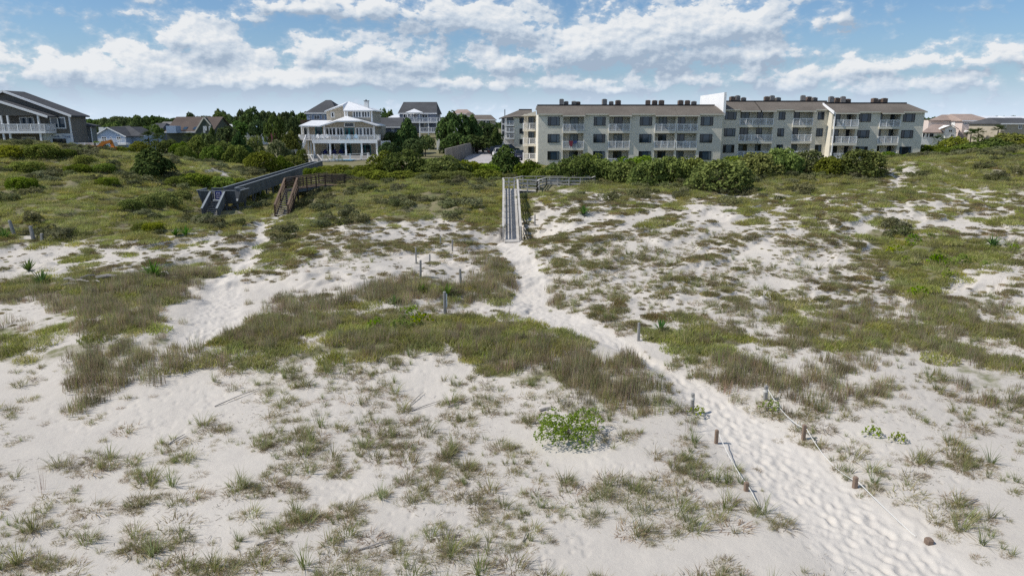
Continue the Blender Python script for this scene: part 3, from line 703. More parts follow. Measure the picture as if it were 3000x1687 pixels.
OATS = [blades_mesh('sea_oat', 'blade_reed', 7 + i, .16, 1.15 + .12 * i, .011, .10, .28, 5, (0, .35), 500 + i) for i in range(3)]
def herb_lobes(seed, n, w, h):
    r = random.Random(seed); return [((r.uniform(-1, 1) * w, r.uniform(-1, 1) * w, r.uniform(.2, 1) * h), r.uniform(.16, .3)) for _ in range(n)]
HERB = [leaf_mesh('leafy_herb', 'leaf_bright', herb_lobes(600 + i, 12, .32, .34), 260, .075, 600 + i, .5, upright=.6) for i in range(3)]

def scatter(n, y0, y1, axm, seed):
    r = np.random.default_rng(seed)
    y = np.sqrt(r.random(n) * (y1 * y1 - y0 * y0) + y0 * y0); x = (r.random(n) * 2 - 1) * axm * y
    return x, y, r
def instanced(name, label, meshes, x, y, z, scl, rot, idx, tilt=None):
    """one stuff object: geometry-node clumps on points; the clump meshes become this object's own geometry"""
    me = bpy.data.meshes.new(name); n = len(x); me.vertices.add(n); me.vertices.foreach_set('co', np.stack([x, y, z], -1).astype(np.float32).ravel())
    for k, v in (('scl', scl), ('rot', rot)):
        a = me.attributes.new(k, 'FLOAT', 'POINT'); a.data.foreach_set('value', np.asarray(v, np.float32))
    a = me.attributes.new('idx', 'INT', 'POINT'); a.data.foreach_set('value', np.asarray(idx, np.int32))
    o = link(name, me); tag(o, label, None, None, 'stuff')
    g = bpy.data.node_groups.new(name, 'GeometryNodeTree')
    g.interface.new_socket('Geometry', in_out='INPUT', socket_type='NodeSocketGeometry'); g.interface.new_socket('Geometry', in_out='OUTPUT', socket_type='NodeSocketGeometry')
    gi, go = nn(g, 'NodeGroupInput'), nn(g, 'NodeGroupOutput')
    ti = nn(g, 'GeometryNodeGeometryToInstance')
    for m_ in meshes[::-1]:
        src = bpy.data.objects.new('source_' + m_.name, m_)
        oi = nn(g, 'GeometryNodeObjectInfo'); oi.inputs['Object'].default_value = src; oi.inputs['As Instance'].default_value = False
        g.links.new(oi.outputs['Geometry'], ti.inputs[0])
    ip = nn(g, 'GeometryNodeInstanceOnPoints'); ip.inputs['Pick Instance'].default_value = True
    g.links.new(gi.outputs[0], ip.inputs['Points']); g.links.new(ti.outputs[0], ip.inputs['Instance'])
    def att(nm, ty):
        q = nn(g, 'GeometryNodeInputNamedAttribute', data_type=ty); q.inputs['Name'].default_value = nm; return q.outputs[0]
    g.links.new(att('idx', 'INT'), ip.inputs['Instance Index'])
    cb = nn(g, 'ShaderNodeCombineXYZ'); g.links.new(att('rot', 'FLOAT'), cb.inputs[2]); g.links.new(cb.outputs[0], ip.inputs['Rotation'])
    sc_ = att('scl', 'FLOAT'); g.links.new(sc_, ip.inputs['Scale'])
    g.links.new(ip.outputs[0], go.inputs[0])
    md = o.modifiers.new('clumps', 'NODES'); md.node_group = g
    return o
def off_path(x, y, lim=0.02): return pathmask(x, y) < lim
def clear_of_works(x, y):
    """keeps plants off the stairs, ramps and decks"""
    k = np.ones(len(x), bool)
    for (x0, x1, y0, y1) in NOGROW: k &= ~((x > x0) & (x < x1) & (y > y0) & (y < y1))
    return k
NOGROW = [(-.75, .72, 48.5, 66.8), (-.6, 4.0, 64.4, 68), (-26.9, -25.0, 56.5, 65), (-29.2, -24.7, 64.8, 68.2), (-22.0, -19.8, 59.5, 67.5), (.6, 8.3, 67.5, 72.2)]

# foreground tufts
x, y, r = scatter(15000, 11.5, 46, .82, 1); z = height(x, y)
d = grow('T', x, y, z); cl = fbm(x / 1.5, y / 1.5, 91, 3)
ok = (r.random(len(x)) < d * smooth(.26, .58, cl) * 1.7) & off_path(x, y, 0.0)
x, y, z = x[ok], y[ok], z[ok]; sc_t = (.42 + 1.15 * r.random(len(x)) ** 1.7); rot = r.normal(0, .55, len(x)); idx = r.integers(0, len(TUFT), len(x))
# companions so that big tufts become ragged clumps
comp = np.nonzero((sc_t > .75) & (r.random(len(x)) < .85))[0]
cx = np.concatenate([x[comp] + r.normal(0, .26, len(comp)) for _ in range(3)]); cyy = np.concatenate([y[comp] + r.normal(0, .2, len(comp)) for _ in range(3)])
order = np.argsort(-(sc_t / y)); big = order[:290]; small = order[290:]
0 and print('tufts', len(x), len(cx))
for i in big:
    qx, qy = proj(x[i], y[i], z[i]); size = 'large ragged' if sc_t[i] > 1.05 else ('small' if sc_t[i] < .75 else 'middling')
    right_ = (qx - 1950) > (qy - 1080) * 1.15 + 120
    side = 'right of the roped path' if right_ else ('at the far left' if qx < 600 else 'left of centre' if qx < 1200 else 'in the middle' if qx < 1700 else 'just left of the roped path')
    deep_ = 'by the bottom edge' if qy > 1480 else 'midway up the open sand' if qy > 1250 else 'below the tall grass bands'
    o = link('grass_tuft', TUFT[idx[i]], None, (x[i], y[i], z[i])); o.rotation_euler.z = rot[i]; o.scale = (sc_t[i] * 1.12, sc_t[i] * 1.12, sc_t[i] * 1.1)
    tag(o, f'{size} beach grass tuft {deep_}, {side}', 'grass', f'{size} foreground grass tufts {deep_}, {side}')
xs = np.concatenate([x[small], cx]); yv = np.concatenate([y[small], cyy]); ss = np.concatenate([sc_t[small], .3 + .5 * r.random(len(cx))])
instanced('beach_grass', 'small wisps of beach grass between the foreground tufts', TUFT, xs, yv, height(xs, yv), ss, r.normal(0, .6, len(xs)), r.integers(0, len(TUFT), len(xs)))
# tall oat stems
x, y, r = scatter(420, 12, 42, .8, 2); z = height(x, y)
ok = (r.random(len(x)) < (grow('T', x, y, z) * .5 + .4 * grow('R', x, y, z)) * smooth(.42, .6, fbm(x / 2.5, y / 2.5, 17, 2)) * .8) & off_path(x, y)
x, y, z = x[ok], y[ok], z[ok]
instanced('sea_oats', 'tall thin sea oat stems standing over the grass', OATS, x, y, z, .7 + .6 * r.random(len(x)), r.random(len(x)) * 6.28, r.integers(0, 3, len(x)))
# reeds
x, y, r = scatter(38000, 20, 62, .84, 3); z = height(x, y); d = grow('R', x, y, z)
ok = (fbm(x / 1.3, y / 1.3, 23, 3) + r.normal(0, .09, len(x)) < .29 + .42 * d) & (r.random(len(x)) < d * 1.2) & off_path(x, y, .05) & clear_of_works(x, y)
x, y, z, d = x[ok], y[ok], z[ok], d[ok]; 0 and print('reeds', len(x))
instanced('reed_grass', 'tall purplish brown dune grass standing in dense bands', REED, x, y, z, (.42 + .62 * r.random(len(x))) * (.6 + .5 * d), r.random(len(x)) * 6.28, r.integers(0, len(REED), len(x)))
# low mats on the sand slopes
x, y, r = scatter(30000, 26, 74, .86, 4); z = height(x, y); d = grow('M', x, y, z)
nz_ = matnoise(x, y)
ok = (nz_ + r.normal(0, .055, len(x)) < .25 + .40 * d) & (d > .03) & (r.random(len(x)) < .75) & off_path(x, y, .0) & clear_of_works(x, y)
x, y, z = x[ok], y[ok], z[ok]; 0 and print('mats', len(x))
instanced('dune_mat', 'low brownish green mats creeping over the sand slopes', MAT, x, y, z, .32 + .72 * r.random(len(x)) ** 1.5, r.random(len(x)) * 6.28, r.integers(0, len(MAT), len(x)))
# stray sprigs between the mats
x, y, r = scatter(16000, 27, 72, .86, 14); z = height(x, y); d = np.maximum(grow('M', x, y, z), .6 * grow('G', x, y, z))
ok = (r.random(len(x)) < .12 + .75 * d) & (d > .08) & (fbm(x / 2.1, y / 2.1, 57, 3) < .58) & off_path(x, y, -.05) & clear_of_works(x, y)
x, y, z = x[ok], y[ok], z[ok]
instanced('dune_sprigs', 'small brownish sprigs speckling the sand slopes', MAT, x, y, z, .13 + .26 * r.random(len(x)) ** 1.4, r.random(len(x)) * 6.28, r.integers(0, len(MAT), len(x)))
# close dune grass
x, y, r = scatter(60000, 24, 118, .86, 5); z = height(x, y); d = grow('G', x, y, z); d = np.where(y > 100, .8, d)
nz_ = fbm(x / 1.8, y / 2.4, 37, 4, .6) + r.normal(0, .05, len(x))
ok = (nz_ < .235 + .52 * d) & (d > .05) & (r.random(len(x)) < .8 * smooth(0, .25, d)) & off_path(x, y, .0) & clear_of_works(x, y)
x, y, z = x[ok], y[ok], z[ok]; 0 and print('dune', len(x))
instanced('dune_grass', 'dense green and straw dune grass covering the back dunes', DUNE, x, y, z, (.55 + .75 * r.random(len(x)) ** 1.5) * np.where(y > 60, 1.15, 1), r.random(len(x)) * 6.28, r.integers(0, len(DUNE), len(x)))
# leafy herbs
x, y, r = scatter(9000, 26, 75, .84, 6); z = height(x, y); d = grow('L', x, y, z)
ok = (fbm(x / 1.5, y / 1.5, 41, 3) < .25 + .5 * d) & (r.random(len(x)) < d * 1.6) & off_path(x, y)
x, y, z = x[ok], y[ok], z[ok]
instanced('leafy_herbs', 'bright green leafy herbs scattered among the dune grass', HERB, x, y, z, .6 + .6 * r.random(len(x)), r.random(len(x)) * 6.28, r.integers(0, 3, len(x)))

# knee-high scrub in the close grass
def scrub_lobes(seed):
    r = random.Random(seed); return [((r.uniform(-.6, .6), r.uniform(-.6, .6), r.uniform(.1, .35)), r.uniform(.22, .4)) for _ in range(9)]
SCRUB = [leaf_mesh('scrub', 'leaf_scrub', scrub_lobes(650 + i), 1100, .075, 650 + i, .3) for i in range(5)]
x, y, r = scatter(11000, 44, 112, .86, 8); z = height(x, y); d = grow('G', x, y, z); d = np.where(y > 100, .7, d)
ok = (fbm(x / 3.2, y / 4.0, 53, 3) < .18 + .36 * d) & (d > .3) & (r.random(len(x)) < .6) & off_path(x, y, -1.6) & clear_of_works(x, y) & ~((x > -28) & (x < -24) & (y > 52) & (y < 61)) & ~((x > -23) & (x < -19) & (y > 55) & (y < 63.5)) & ~((np.abs(x) < 2.5) & (y < 68)) & ~((x > -32) & (x < -24.5) & (y > 67) & (y < 104))
x, y, z = x[ok], y[ok], z[ok]
instanced('dune_scrub', 'grey green knee high scrub dotted through the dune grass', SCRUB, x, y, z, .45 + .75 * r.random(len(x)) ** 1.8, r.random(len(x)) * 6.28, r.integers(0, 5, len(x)))

# bits of dead stem, shell and wrack on the sand
def litter_mesh(seed):
    r = random.Random(seed); V, F, T_ = [], [], []
    for i in range(9):
        x0, y0 = r.uniform(-.6, .6), r.uniform(-.6, .6); a = r.uniform(0, 6.28); L = r.uniform(.04, .26) if r.random() < .7 else .03; w = r.uniform(.003, .006) if L > .03 else .012; d = Vector((math.cos(a), math.sin(a), 0)); s_ = Vector((-d.y, d.x, 0)) * w; o = Vector((x0, y0, .012)); b = len(V)
        e_ = o + d * L + Vector((0, 0, r.uniform(0, .03)))
        V += [o - s_, o + s_, e_ + s_ * .5, e_ - s_ * .5, o + Vector((0, 0, .012)), e_ + Vector((0, 0, .01))]; F += [(b, b + 1, b + 2, b + 3), (b, b + 4, b + 5, b + 3), (b + 1, b + 2, b + 5, b + 4)]; T_ += [r.random()] * 6
    return raw_mesh('litter', V, F, T_, 'litter')
leafmat('litter', [(.14, .115, .09), (.26, .22, .17), (.40, .36, .30)], 0, .2)
LIT = [litter_mesh(i) for i in range(5)]
x, y, r = scatter(2800, 11.5, 48, .82, 9); z = height(x, y)
ok = (fbm(x / 2.2, y / 2.2, 66, 3) < .36 + .3 * np.maximum(grow('T', x, y, z), grow('M', x, y, z))) & off_path(x, y, .2)
x, y, z = x[ok], y[ok], z[ok]
instanced('sand_litter', 'bits of dead stem and shell scattered on the sand', LIT, x, y, z, .3 + .45 * r.random(len(x)), r.random(len(x)) * 6.28, r.integers(0, 5, len(x)))

# ================================================================ the condominium
def c5(cx, cy): return 1440 + cx / 3.68, 260 + cy / 3.68
def c6(cx, cy): return 2060 + cx / 3.68, 240 + cy / 3.68
def X5(cx, cy, Y): return Xp(*c5(cx, cy), Y)
def X6(cx, cy, Y): return Xp(*c6(cx, cy), Y)
ZB = 2.3
def condo(T, cols, rows, YF, x0, x1, zr, Yr, ze, YB, recess=1.6, over=0.55, hipR=0.0, hipL=0.0, wall='siding_cream'):
    """cols: (xa, xb, kind, doors) kind 'w' window column at xa..xb or 'b' balcony; rows: dicts of heights"""
    core = MB().box(x0, x1, YF + recess, YB, ZB, ze - .05)
    T.part('wall', core, wall)
    edges = []; bal = sorted([c for c in cols if c[2] in 'bp'], key=lambda c: c[0])
    x = x0
    for c in bal:
        edges.append((x, c[0])); x = c[1]
    edges.append((x, x1))
    for a, b in edges:
        if b - a > .15: T.part('wall_bay', MB().box(a, b, YF, YF + recess - .004, ZB, ze - .06), wall)
    for xa, xb, kind, style in cols:
        for ri, rw in enumerate(rows):
            if kind == 'w':
                gl = random.choice([['glass', 'glass_blue', 'glass'], ['glass', 'glass_pale', 'glass'], ['glass_blue', 'glass', 'glass_blue'], ['glass', 'glass_blue', 'glass_pale']])
                w = xb - xa
                window(T, xa, xb, rw['w0'], rw['w1'], YF, glass=gl, split=[xa + w * .25, xa + w * .75] if w > 1.6 else None, panes=2)
            else:
                pj = .9 if kind == 'p' else .12
                fl = rw['f']
                sb = T.part('balcony_slab', MB().box(xa - .08, xb + .08, YF - pj, YF + recess - .01, fl - .36, fl), 'siding_cream_plain')
                rl = MB()
                rail_run(rl, (xa - .02, YF - pj + .06, fl), (xb + .02, YF - pj + .06, fl), rw['rh'], .15, 1.05, .05)
                if kind == 'p': rail_run(rl, (xa - .02, YF - pj + .06, fl), (xa - .02, YF + .3, fl), rw['rh'], .15, 1.05, .05)
                T.part('balcony_railing', rl, 'white_paint')
                for f0_, f1_ in style:                  # sliding doors on the back wall of the recess
                    a = xa + (xb - xa) * f0_; b = xa + (xb - xa) * f1_
                    window(T, a, b, fl + .02, fl + 2.1, YF + recess, panes=2, glass=random.choice([['glass', 'glass_blue'], ['glass_curtain', 'glass_pale'], ['glass', 'glass'], ['glass_pale', 'glass']]), name='sliding_door')
    # roof: shingled apron that comes lower over the balconies, flat roof behind
    sl = (zr - ze) / (Yr - (YF - .3)); segs = []
    x = x0 - .25
    for c in bal:
        segs.append((x, c[0] - .15, 0)); segs.append((c[0] - .15, c[1] + .15, over)); x = c[1] + .15
    segs.append((x, x1 + .25, 0))
    apr = []
    for i, (a, b, ov) in enumerate(segs):
        if b - a < .05: continue
        ye = YF - .3 - ov; zz = zr - sl * (Yr - ye)
        ta = a + (hipL if i == 0 else 0); tb = b - (hipR if i == len(segs) - 1 else 0)
        T.part('roof_apron', MB().prism([(a, ye, zz), (b, ye, zz), (tb, Yr, zr), (ta, Yr, zr)], (0, .02, -.16)), 'roof_brown')
        T.part('eave_board', MB().box(a, b, ye - .035, ye - .004, zz - .2, zz - .02), 'cream_paint')
    T.part('flat_roof', MB().box(x0 + hipL * .6, x1 - hipR, Yr + .02, YB, zr - .45, zr - .12), 'roof_pale')
    T.part('roof_edge', MB().box(x0 + hipL - .1, x1 - hipR + .1, Yr - .02, Yr + .2, zr - .1, zr + .2), 'black_edge')
    if hipR: T.part('roof_hip', MB().prism([(x1 + .25, YF - .3, ze), (x1 + .25, YB, ze), (x1 - hipR, YB, zr), (x1 - hipR, Yr, zr)], (-.02, 0, -.16)), 'roof_brown')

YL = 114.0
rowsL = [dict(w0=Zp(a1, YL), w1=Zp(a0, YL), f=Zp(f, YL), rh=1.05) for a0, a1, f in ((342.9, 368.7, 383.8), (393.2, 418.4, 433.9), (443.4, 468.7, 484.3))]
colsL = [(X5(607, 340, YL), X5(736, 340, YL), 'w', None), (X5(775, 340, YL), X5(995, 340, YL), 'b', [(.36, .78)]),
         (X5(1103, 340, YL), X5(1230, 340, YL), 'w', None), (X5(1270, 340, YL), X5(1493, 340, YL), 'b', [(.30, .72)]),
         (X5(1600, 340, YL), X5(1732, 340, YL), 'w', None), (X5(1768, 340, YL), X5(1985, 340, YL), 'b', [(.27, .68)]),
         (X5(2008, 340, YL), X5(2222, 340, YL), 'b', [(.03, .5)]), (X5(2257, 340, YL), X5(2390, 340, YL), 'w', None)]
xL0, xL1 = X5(505, 300, YL), X5(2494, 300, YL)
TL = Thing('condominium', 'long cream three storey condominium wing with lined balconies and a brown shingle roof', 'building', ((xL0 + xL1) / 2, YL, ZB))
condo(TL, colsL, rowsL, YL, xL0, xL1, Zp(310.5, 116.6), 116.6, Zp(333.4, YL - .3), 128.2, hipR=.75)
# side balconies at the rear left corner
for f in (Zp(379, 127), Zp(422, 127), Zp(466, 127)):
    TL.part('balcony_slab', MB().box(xL0 - 2.2, xL0 - .01, 124.5, 128, f - .34, f), 'siding_cream_plain')
    rl = MB(); rail_run(rl, (xL0 - 2.15, 124.56, f), (xL0 - .05, 124.56, f), 1.05, .16, 1.05, .05); rail_run(rl, (xL0 - 2.15, 124.6, f), (xL0 - 2.15, 128, f), 1.05, .16, 1.2, .05)
    TL.part('balcony_railing', rl, 'white_paint')
TL.part('balcony_post', MB().box(xL0 - 1.55, xL0 - 1.37, 124.66, 124.84, ZB, Zp(338, 125)), 'cream_paint')
TL.part('balcony_back_wall', MB().box(xL0 - 2.0, xL0 - .01, 128.2, 130, ZB, Zp(335, 128)), 'siding_cream')
for f in (Zp(379, 127), Zp(422, 127), Zp(466, 127)):
    window(TL, xL0 - 1.25, xL0 - .15, f + .02, f + 2.1, 128.2, panes=2, glass=['glass', 'glass_blue'], name='sliding_door')
TL.part('porch_roof', MB().prism([(xL0 - 2.6, 124.0, Zp(340, 124)), (xL0 - .05, 124.0, Zp(326, 124)), (xL0 - .05, 124.0, Zp(340, 124))], (0, 6, 0)), 'siding_cream_plain')
TL.part('entry_step', MB().box(xL0 - 2.4, xL0 - .05, 119.5, 124.4, ZB - .1, Zp(466, 127) - .36), 'concrete')
# fire wall that stands over the roof between the wings
TL.part('fire_wall', MB().box(xL1 + .05, xL1 + .42, YL + .15, 128.6, Zp(340, YL), Zp(271, YL)), 'white_paint', label='tall white fire wall rising above the roof')

YA, YBk = 117.6, 116.0
def mk(rows, Y): return [dict(w0=Zp(b, Y), w1=Zp(a, Y), f=Zp(f, Y), rh=1.05) for a, b, f in rows]
rowsA = mk(((328.3, 351.4, 366.8), (376.7, 400.3, 414.6), (424.2, 447.9, 462.6)), YA)
rowsB = mk(((333.8, 357.7, 371.5), (382, 405, 419.6), (430, 453, 468)), YBk)
xA0, xA1 = X6(190, 320, YA), X6(1395, 330, YA)
colsA = [(X6(237, 350, YA), X6(360, 350, YA), 'w', None), (X6(402, 350, YA), X6(603, 350, YA), 'b', [(.2, .65)]), (X6(609, 350, YA), X6(760, 350, YA), 'b', [(.08, .5)]),
         (X6(817, 350, YA), X6(887, 350, YA), 'w', None), (X6(978, 350, YA), X6(1187, 350, YA), 'b', [(.03, .5)]), (X6(1238, 350, YA), X6(1308, 350, YA), 'w', None)]
TA = Thing('condominium', 'middle condominium wing set back to the right of the white fire wall', 'building', ((xA0 + xA1) / 2, YA, ZB))
condo(TA, colsA, rowsA, YA, xA0, xA1, Zp(299, 120.3), 120.3, Zp(320.5, YA - .3), 130.5)
xB0, xB1 = X6(1398, 330, YBk), X6(2392, 330, YBk)
colsB = [(X6(1415, 350, YBk), X6(1655, 350, YBk), 'p', [(.1, .48), (.8, .97)]), (X6(1684, 350, YBk), X6(1813, 350, YBk), 'w', None),
         (X6(1915, 350, YBk), X6(2132, 350, YBk), 'b', [(.03, .35), (.76, .97)]), (X6(2160, 350, YBk), X6(2288, 350, YBk), 'w', None)]
TBk = Thing('condominium', 'end condominium wing on the far right with a hipped roof corner', 'building', ((xB0 + xB1) / 2, YBk, ZB))
condo(TBk, colsB, rowsB, YBk, xB0, xB1, Zp(304.3, 118.9), 118.9, Zp(327, YBk - .3), 129.5, hipR=1.6)
TBk.part('gable_board', MB().prism([(xB0 - .4, YBk - 1.3, Zp(329, YBk - 1.3) - .35), (xB0 - .4, 119.2, Zp(304, 118.9) - .2), (xB0 - .4, 119.2, Zp(304, 118.9) + .12), (xB0 - .4, YBk - 1.3, Zp(329, YBk - 1.3) + .1)], (.12, 0, 0)), 'white_paint')
TBk.part('porch_post', MB().box(xB0 + .02, xB0 + .16, YBk - .85, YBk - .71, ZB, Zp(330, YBk)), 'white_paint')

# rooftop air conditioners
A_lib = {}
def ac_unit(key, w, h, mat):
    r = link('air_conditioner', None); 
    c = MB().box(-w / 2, w / 2, -w / 2, w / 2, .18, h); link('casing', c.mesh('casing', mat), r)
    g = MB()
    for i in range(6):
        z_ = .28 + (h - .4) * i / 5; g.box(-w / 2 - .012, w / 2 + .012, -w / 2 - .012, -w / 2 + .004, z_ - .025, z_ + .025); g.box(-w / 2 - .012, -w / 2 + .004, -w / 2, w / 2, z_ - .025, z_ + .025)
    link('louvre', g.mesh('louvre', 'ac_dark'), r)
    f = MB().tube([(0, 0, h + .002), (0, 0, h + .06)], [w * .4, w * .36], 12); link('fan_guard', f.mesh('fan_guard', 'ac_dark'), r)
    s_ = MB().box(-w / 2 + .03, -w / 2 + .12, -w / 2, w / 2, 0, .18).box(w / 2 - .12, w / 2 - .03, -w / 2, w / 2, 0, .18); link('stand', s_.mesh('stand', 'metal_grey'), r)
    return r
acs = [ac_unit(0, .78, 1.0, 'ac_brown'), ac_unit(1, .72, .85, 'ac_grey'), ac_unit(2, .7, 1.18, 'ac_grey'), ac_unit(3, .8, .8, 'ac_brown')]
used = set()
clusters = [('leftmost', c5, YL, Zp(310.5, 116.6), [(755, 2), (805, 1), (888, 1), (930, 3)], 'left wing'), ('second', c5, YL, Zp(310.5, 116.6), [(1216, 2), (1290, 1), (1363, 0)], 'left wing'),
            ('third', c5, YL, Zp(310.5, 116.6), [(1685, 0), (1757, 0), (1830, 0)], 'left wing'), ('fourth', c5, YL, Zp(310.5, 116.6), [(2036, 0), (2110, 0), (2180, 1)], 'left wing beside the fire wall'),
            ('fifth', c6, YA, Zp(299, 120.3), [(315, 0), (370, 2), (435, 1)], 'middle wing'), ('sixth', c6, YA, Zp(299, 120.3), [(685, 0), (742, 2), (806, 1)], 'middle wing'),
            ('seventh', c6, YA, Zp(299, 120.3), [(1075, 2), (1138, 0), (1200, 1)], 'middle wing'), ('eighth', c6, YA, Zp(302, 120), [(1380, 2), (1442, 0), (1508, 2), (1560, 3)], 'middle wing'),
            ('ninth', c6, YBk, Zp(304.3, 118.9), [(1848, 0), (1902, 1), (1955, 0)], 'end wing')]
for nm, cf, Y, zr, us, wing in clusters:
    for j, (cx, k) in enumerate(us):
        yy = Y + 4.6 + .7 * (j % 2); X = Xp(*cf(cx, 180), yy)
        if k in used: o = copy_tree(acs[k])
        else: o = acs[k]; used.add(k)
        o.location = (X, yy, zr - .12); o.rotation_euler.z = random.uniform(-.15, .15)
        tag(o, f'{ORD[j]} air conditioner from the left in the {nm} cluster on the {wing.split(chr(32))[0]} wing roof', 'air conditioner', 'air conditioners on the condominium roof')
for k in range(4):
    if k not in used: bpy.data.objects.remove(acs[k])
# the building behind, with its balconies, and the clipped hedge
YR = 182.0
TR = Thing('condominium', 'smaller condominium behind the parking lot, pale front stacked with white balconies', 'building', (Xp(1500, 400, YR), YR, 2.4))
xa, xm, xz = Xp(1468.5, 350, YR), Xp(1506.5, 350, YR), Xp(1560, 350, YR)
TR.part('wall', MB().box(xm, xz, YR, YR + 14, 2.3, Zp(341, YR)), 'siding_cream'); TR.part('wall_bay', MB().box(xa, xm - .004, YR + 2.2, YR + 14, 2.3, Zp(347, YR)), 'siding_white')
for a, b in ((345.6, 361.4), (377, 392.3), (408, 423)): window(TR, Xp(1522, a, YR), Xp(1542, a, YR), Zp(b, YR), Zp(a, YR), YR, panes=3, glass=['glass', 'glass_blue', 'glass'])
for a, b in ((356, 366.5), (376, 386.5), (396, 405)):
    f = Zp(b, YR)
    TR.part('balcony_slab', MB().box(Xp(1479, a, YR), xm - .01, YR - .3, YR + 2.19, f - .3, f), 'siding_white')
    rl = MB(); rail_run(rl, (Xp(1479.5, a, YR), YR - .25, f), (xm - .05, YR - .25, f), 1.0, .2, 1.1, .06); TR.part('balcony_railing', rl, 'white_paint')
    window(TR, Xp(1484, a, YR), Xp(1504, a, YR), f + .02, f + 1.9, YR + 2.2, panes=2, glass=['glass', 'glass'], name='sliding_door')
    window(TR, Xp(1471, a, YR), Xp(1477.5, a, YR), f + .5, f + 1.7, YR + 2.2, panes=1, name='window')
TR.part('stair_wall', MB().prism([(xa, YR - 1, 2.3), (xm - 1.5, YR - 1, 2.3), (xa, YR - 1, Zp(405, YR))], (0, 1.5, 0)), 'siding_white')
zr_ = Zp(323, YR + 6); ze_ = Zp(342, YR)
TR.part('roof', MB().prism([(xa - .6, YR - .5, Zp(347, YR)), (xm, YR - .5, ze_), (xz, YR - .5, ze_), (xz, YR + 6, zr_), (Xp(1520, 325, YR + 6), YR + 6, zr_)], (0, .1, -.2)), 'roof_brown')
TR.part('roof_edge', MB().box(Xp(1520, 325, YR + 6), xz, YR + 6, YR + 6.4, zr_ - .2, zr_ + .25), 'black_edge')

# ================================================================ the white beach house
def c3(cx, cy): return 820 + cx / 6.3, 260 + cy / 6.3
def P3(cx, cy, Y): return W(*c3(cx, cy), Y)
def X3(cx, cy, Y): return Xp(*c3(cx, cy), Y)
def Z3(cy, Y): return Zp(260 + cy / 6.3, Y)
Y0 = 140.0
zp = Z3(1235, Y0); zd = Z3(955, Y0); zbase = 2.0
T = Thing('beach_house', 'tan beach house with white metal roofs, long white deck railing and a pool terrace', 'house', (X3(1100, 1200, Y0), Y0, zbase))
xl, xr = X3(600, 950, Y0), X3(1795, 950, Y0)
T.part('wall', MB().box(X3(600, 1000, 144.5), X3(1780, 1000, 144.5), 144.5, 158, zbase, zd - .02), 'siding_tan')
T.part('wall', MB().box(X3(820, 700, 143.6), X3(1735, 700, 143.6), 143.6, 157, zd + .02, Z3(690, 143.6)), 'siding_tan')
T.part('gable_wall', MB().prism([P3(830, 690, 143.6), P3(1735, 690, 143.6), P3(1505, 612, 143.6), P3(1050, 612, 143.6)], (0, 4, 0)), 'siding_tan')
T.part('wall', MB().box(X3(385, 760, 146), X3(819, 760, 146), 146, 156, zbase, Z3(690, 146)), 'siding_tan')
T.part('upper_wall', MB().box(X3(1235, 500, 147), X3(1690, 500, 147), 147, 157, Z3(620, 147), Z3(405, 147)), 'siding_tan')
T.part('upper_wall', MB().box(X3(862, 500, 149), X3(1234, 500, 149), 149, 157, Z3(600, 149), Z3(415, 149)), 'siding_tan')
T.part('upper_gable', MB().prism([P3(900, 412, 149), P3(1180, 412, 149), P3(1180, 305, 149)], (0, 4, 0)), 'siding_tan')
T.part('patio', MB().box(xl - .3, xr + .5, Y0 - .6, 144.49, zbase, zp), 'deck_pale')
T.part('deck', MB().box(xl, xr, Y0 - .1, 143.59, zd - .12, zd), 'deck_pale'); T.part('deck_beam', MB().box(xl - .02, xr + .02, Y0 - .24, Y0 - .104, zd - .55, zd + .02), 'white_paint')
T.part('side_deck', MB().box(X3(342, 950, 141.5), xl - .004, 141.5, 145.99, zd - .12, zd), 'deck_pale')
for cx in (632, 925, 1216, 1510, 1788):
    x = X3(cx, 1100, Y0); T.part('deck_post', MB().box(x - .15, x + .15, Y0 - .05, Y0 + .25, zp + .002, zd - .13), 'white_paint')
for cx in (525, 575):
    x = X3(cx, 1100, 142); T.part('deck_post', MB().box(x - .12, x + .12, 142, 142.25, zbase, zd - .13), 'white_paint')
rl = MB(); rail_run(rl, (xl, Y0 - .16, zd), (xr, Y0 - .16, zd), 1.02, .16, 1.75, .055); rail_run(rl, (xr, Y0 - .1, zd), (xr, 143.5, zd), 1.02, .16, 1.75, .055); rail_run(rl, (xl, Y0 - .1, zd), (xl, 141.5, zd), 1.02, .16, 1.5, .055)
T.part('deck_railing', rl, 'white_paint')
rl = MB(); rail_run(rl, (X3(470, 900, 141.6), 141.6, zd), (xl - .05, 141.6, zd), 1.02, .16, 1.5, .055); rail_run(rl, (X3(345, 900, 141.6), 141.7, zd), (X3(345, 900, 141.6), 145.9, zd), 1.02, .16, 1.5, .055); T.part('deck_railing', rl, 'white_paint')
# outside stair
sx0, sx1 = X3(372, 970, 141.4), X3(478, 970, 141.4); ns = 14; yb = 136.6
for i in range(ns):
    f = (i + 1) / (ns + 1); yy = 141.45 - (141.45 - yb) * f; zz = zd - (zd - zp) * f
    T.part('stair_tread', MB().box(sx0, sx1, yy - .18, yy + .16, zz - .05, zz), 'wood_grey'); T.part('stair_riser', MB().box(sx0, sx1, yy + .13, yy + .15, zz + .004, zz + (zd - zp) / (ns + 1) - .05), 'wood_grey')
for x in (sx0 - .1, sx1 + .02):
    T.part('stair_wall', MB().prism([(x, 141.45, zd + 1.0), (x, 141.45, zd - .3), (x, yb, zp - .2), (x, yb, zp + .95)], (.1, 0, 0)), 'white_paint')
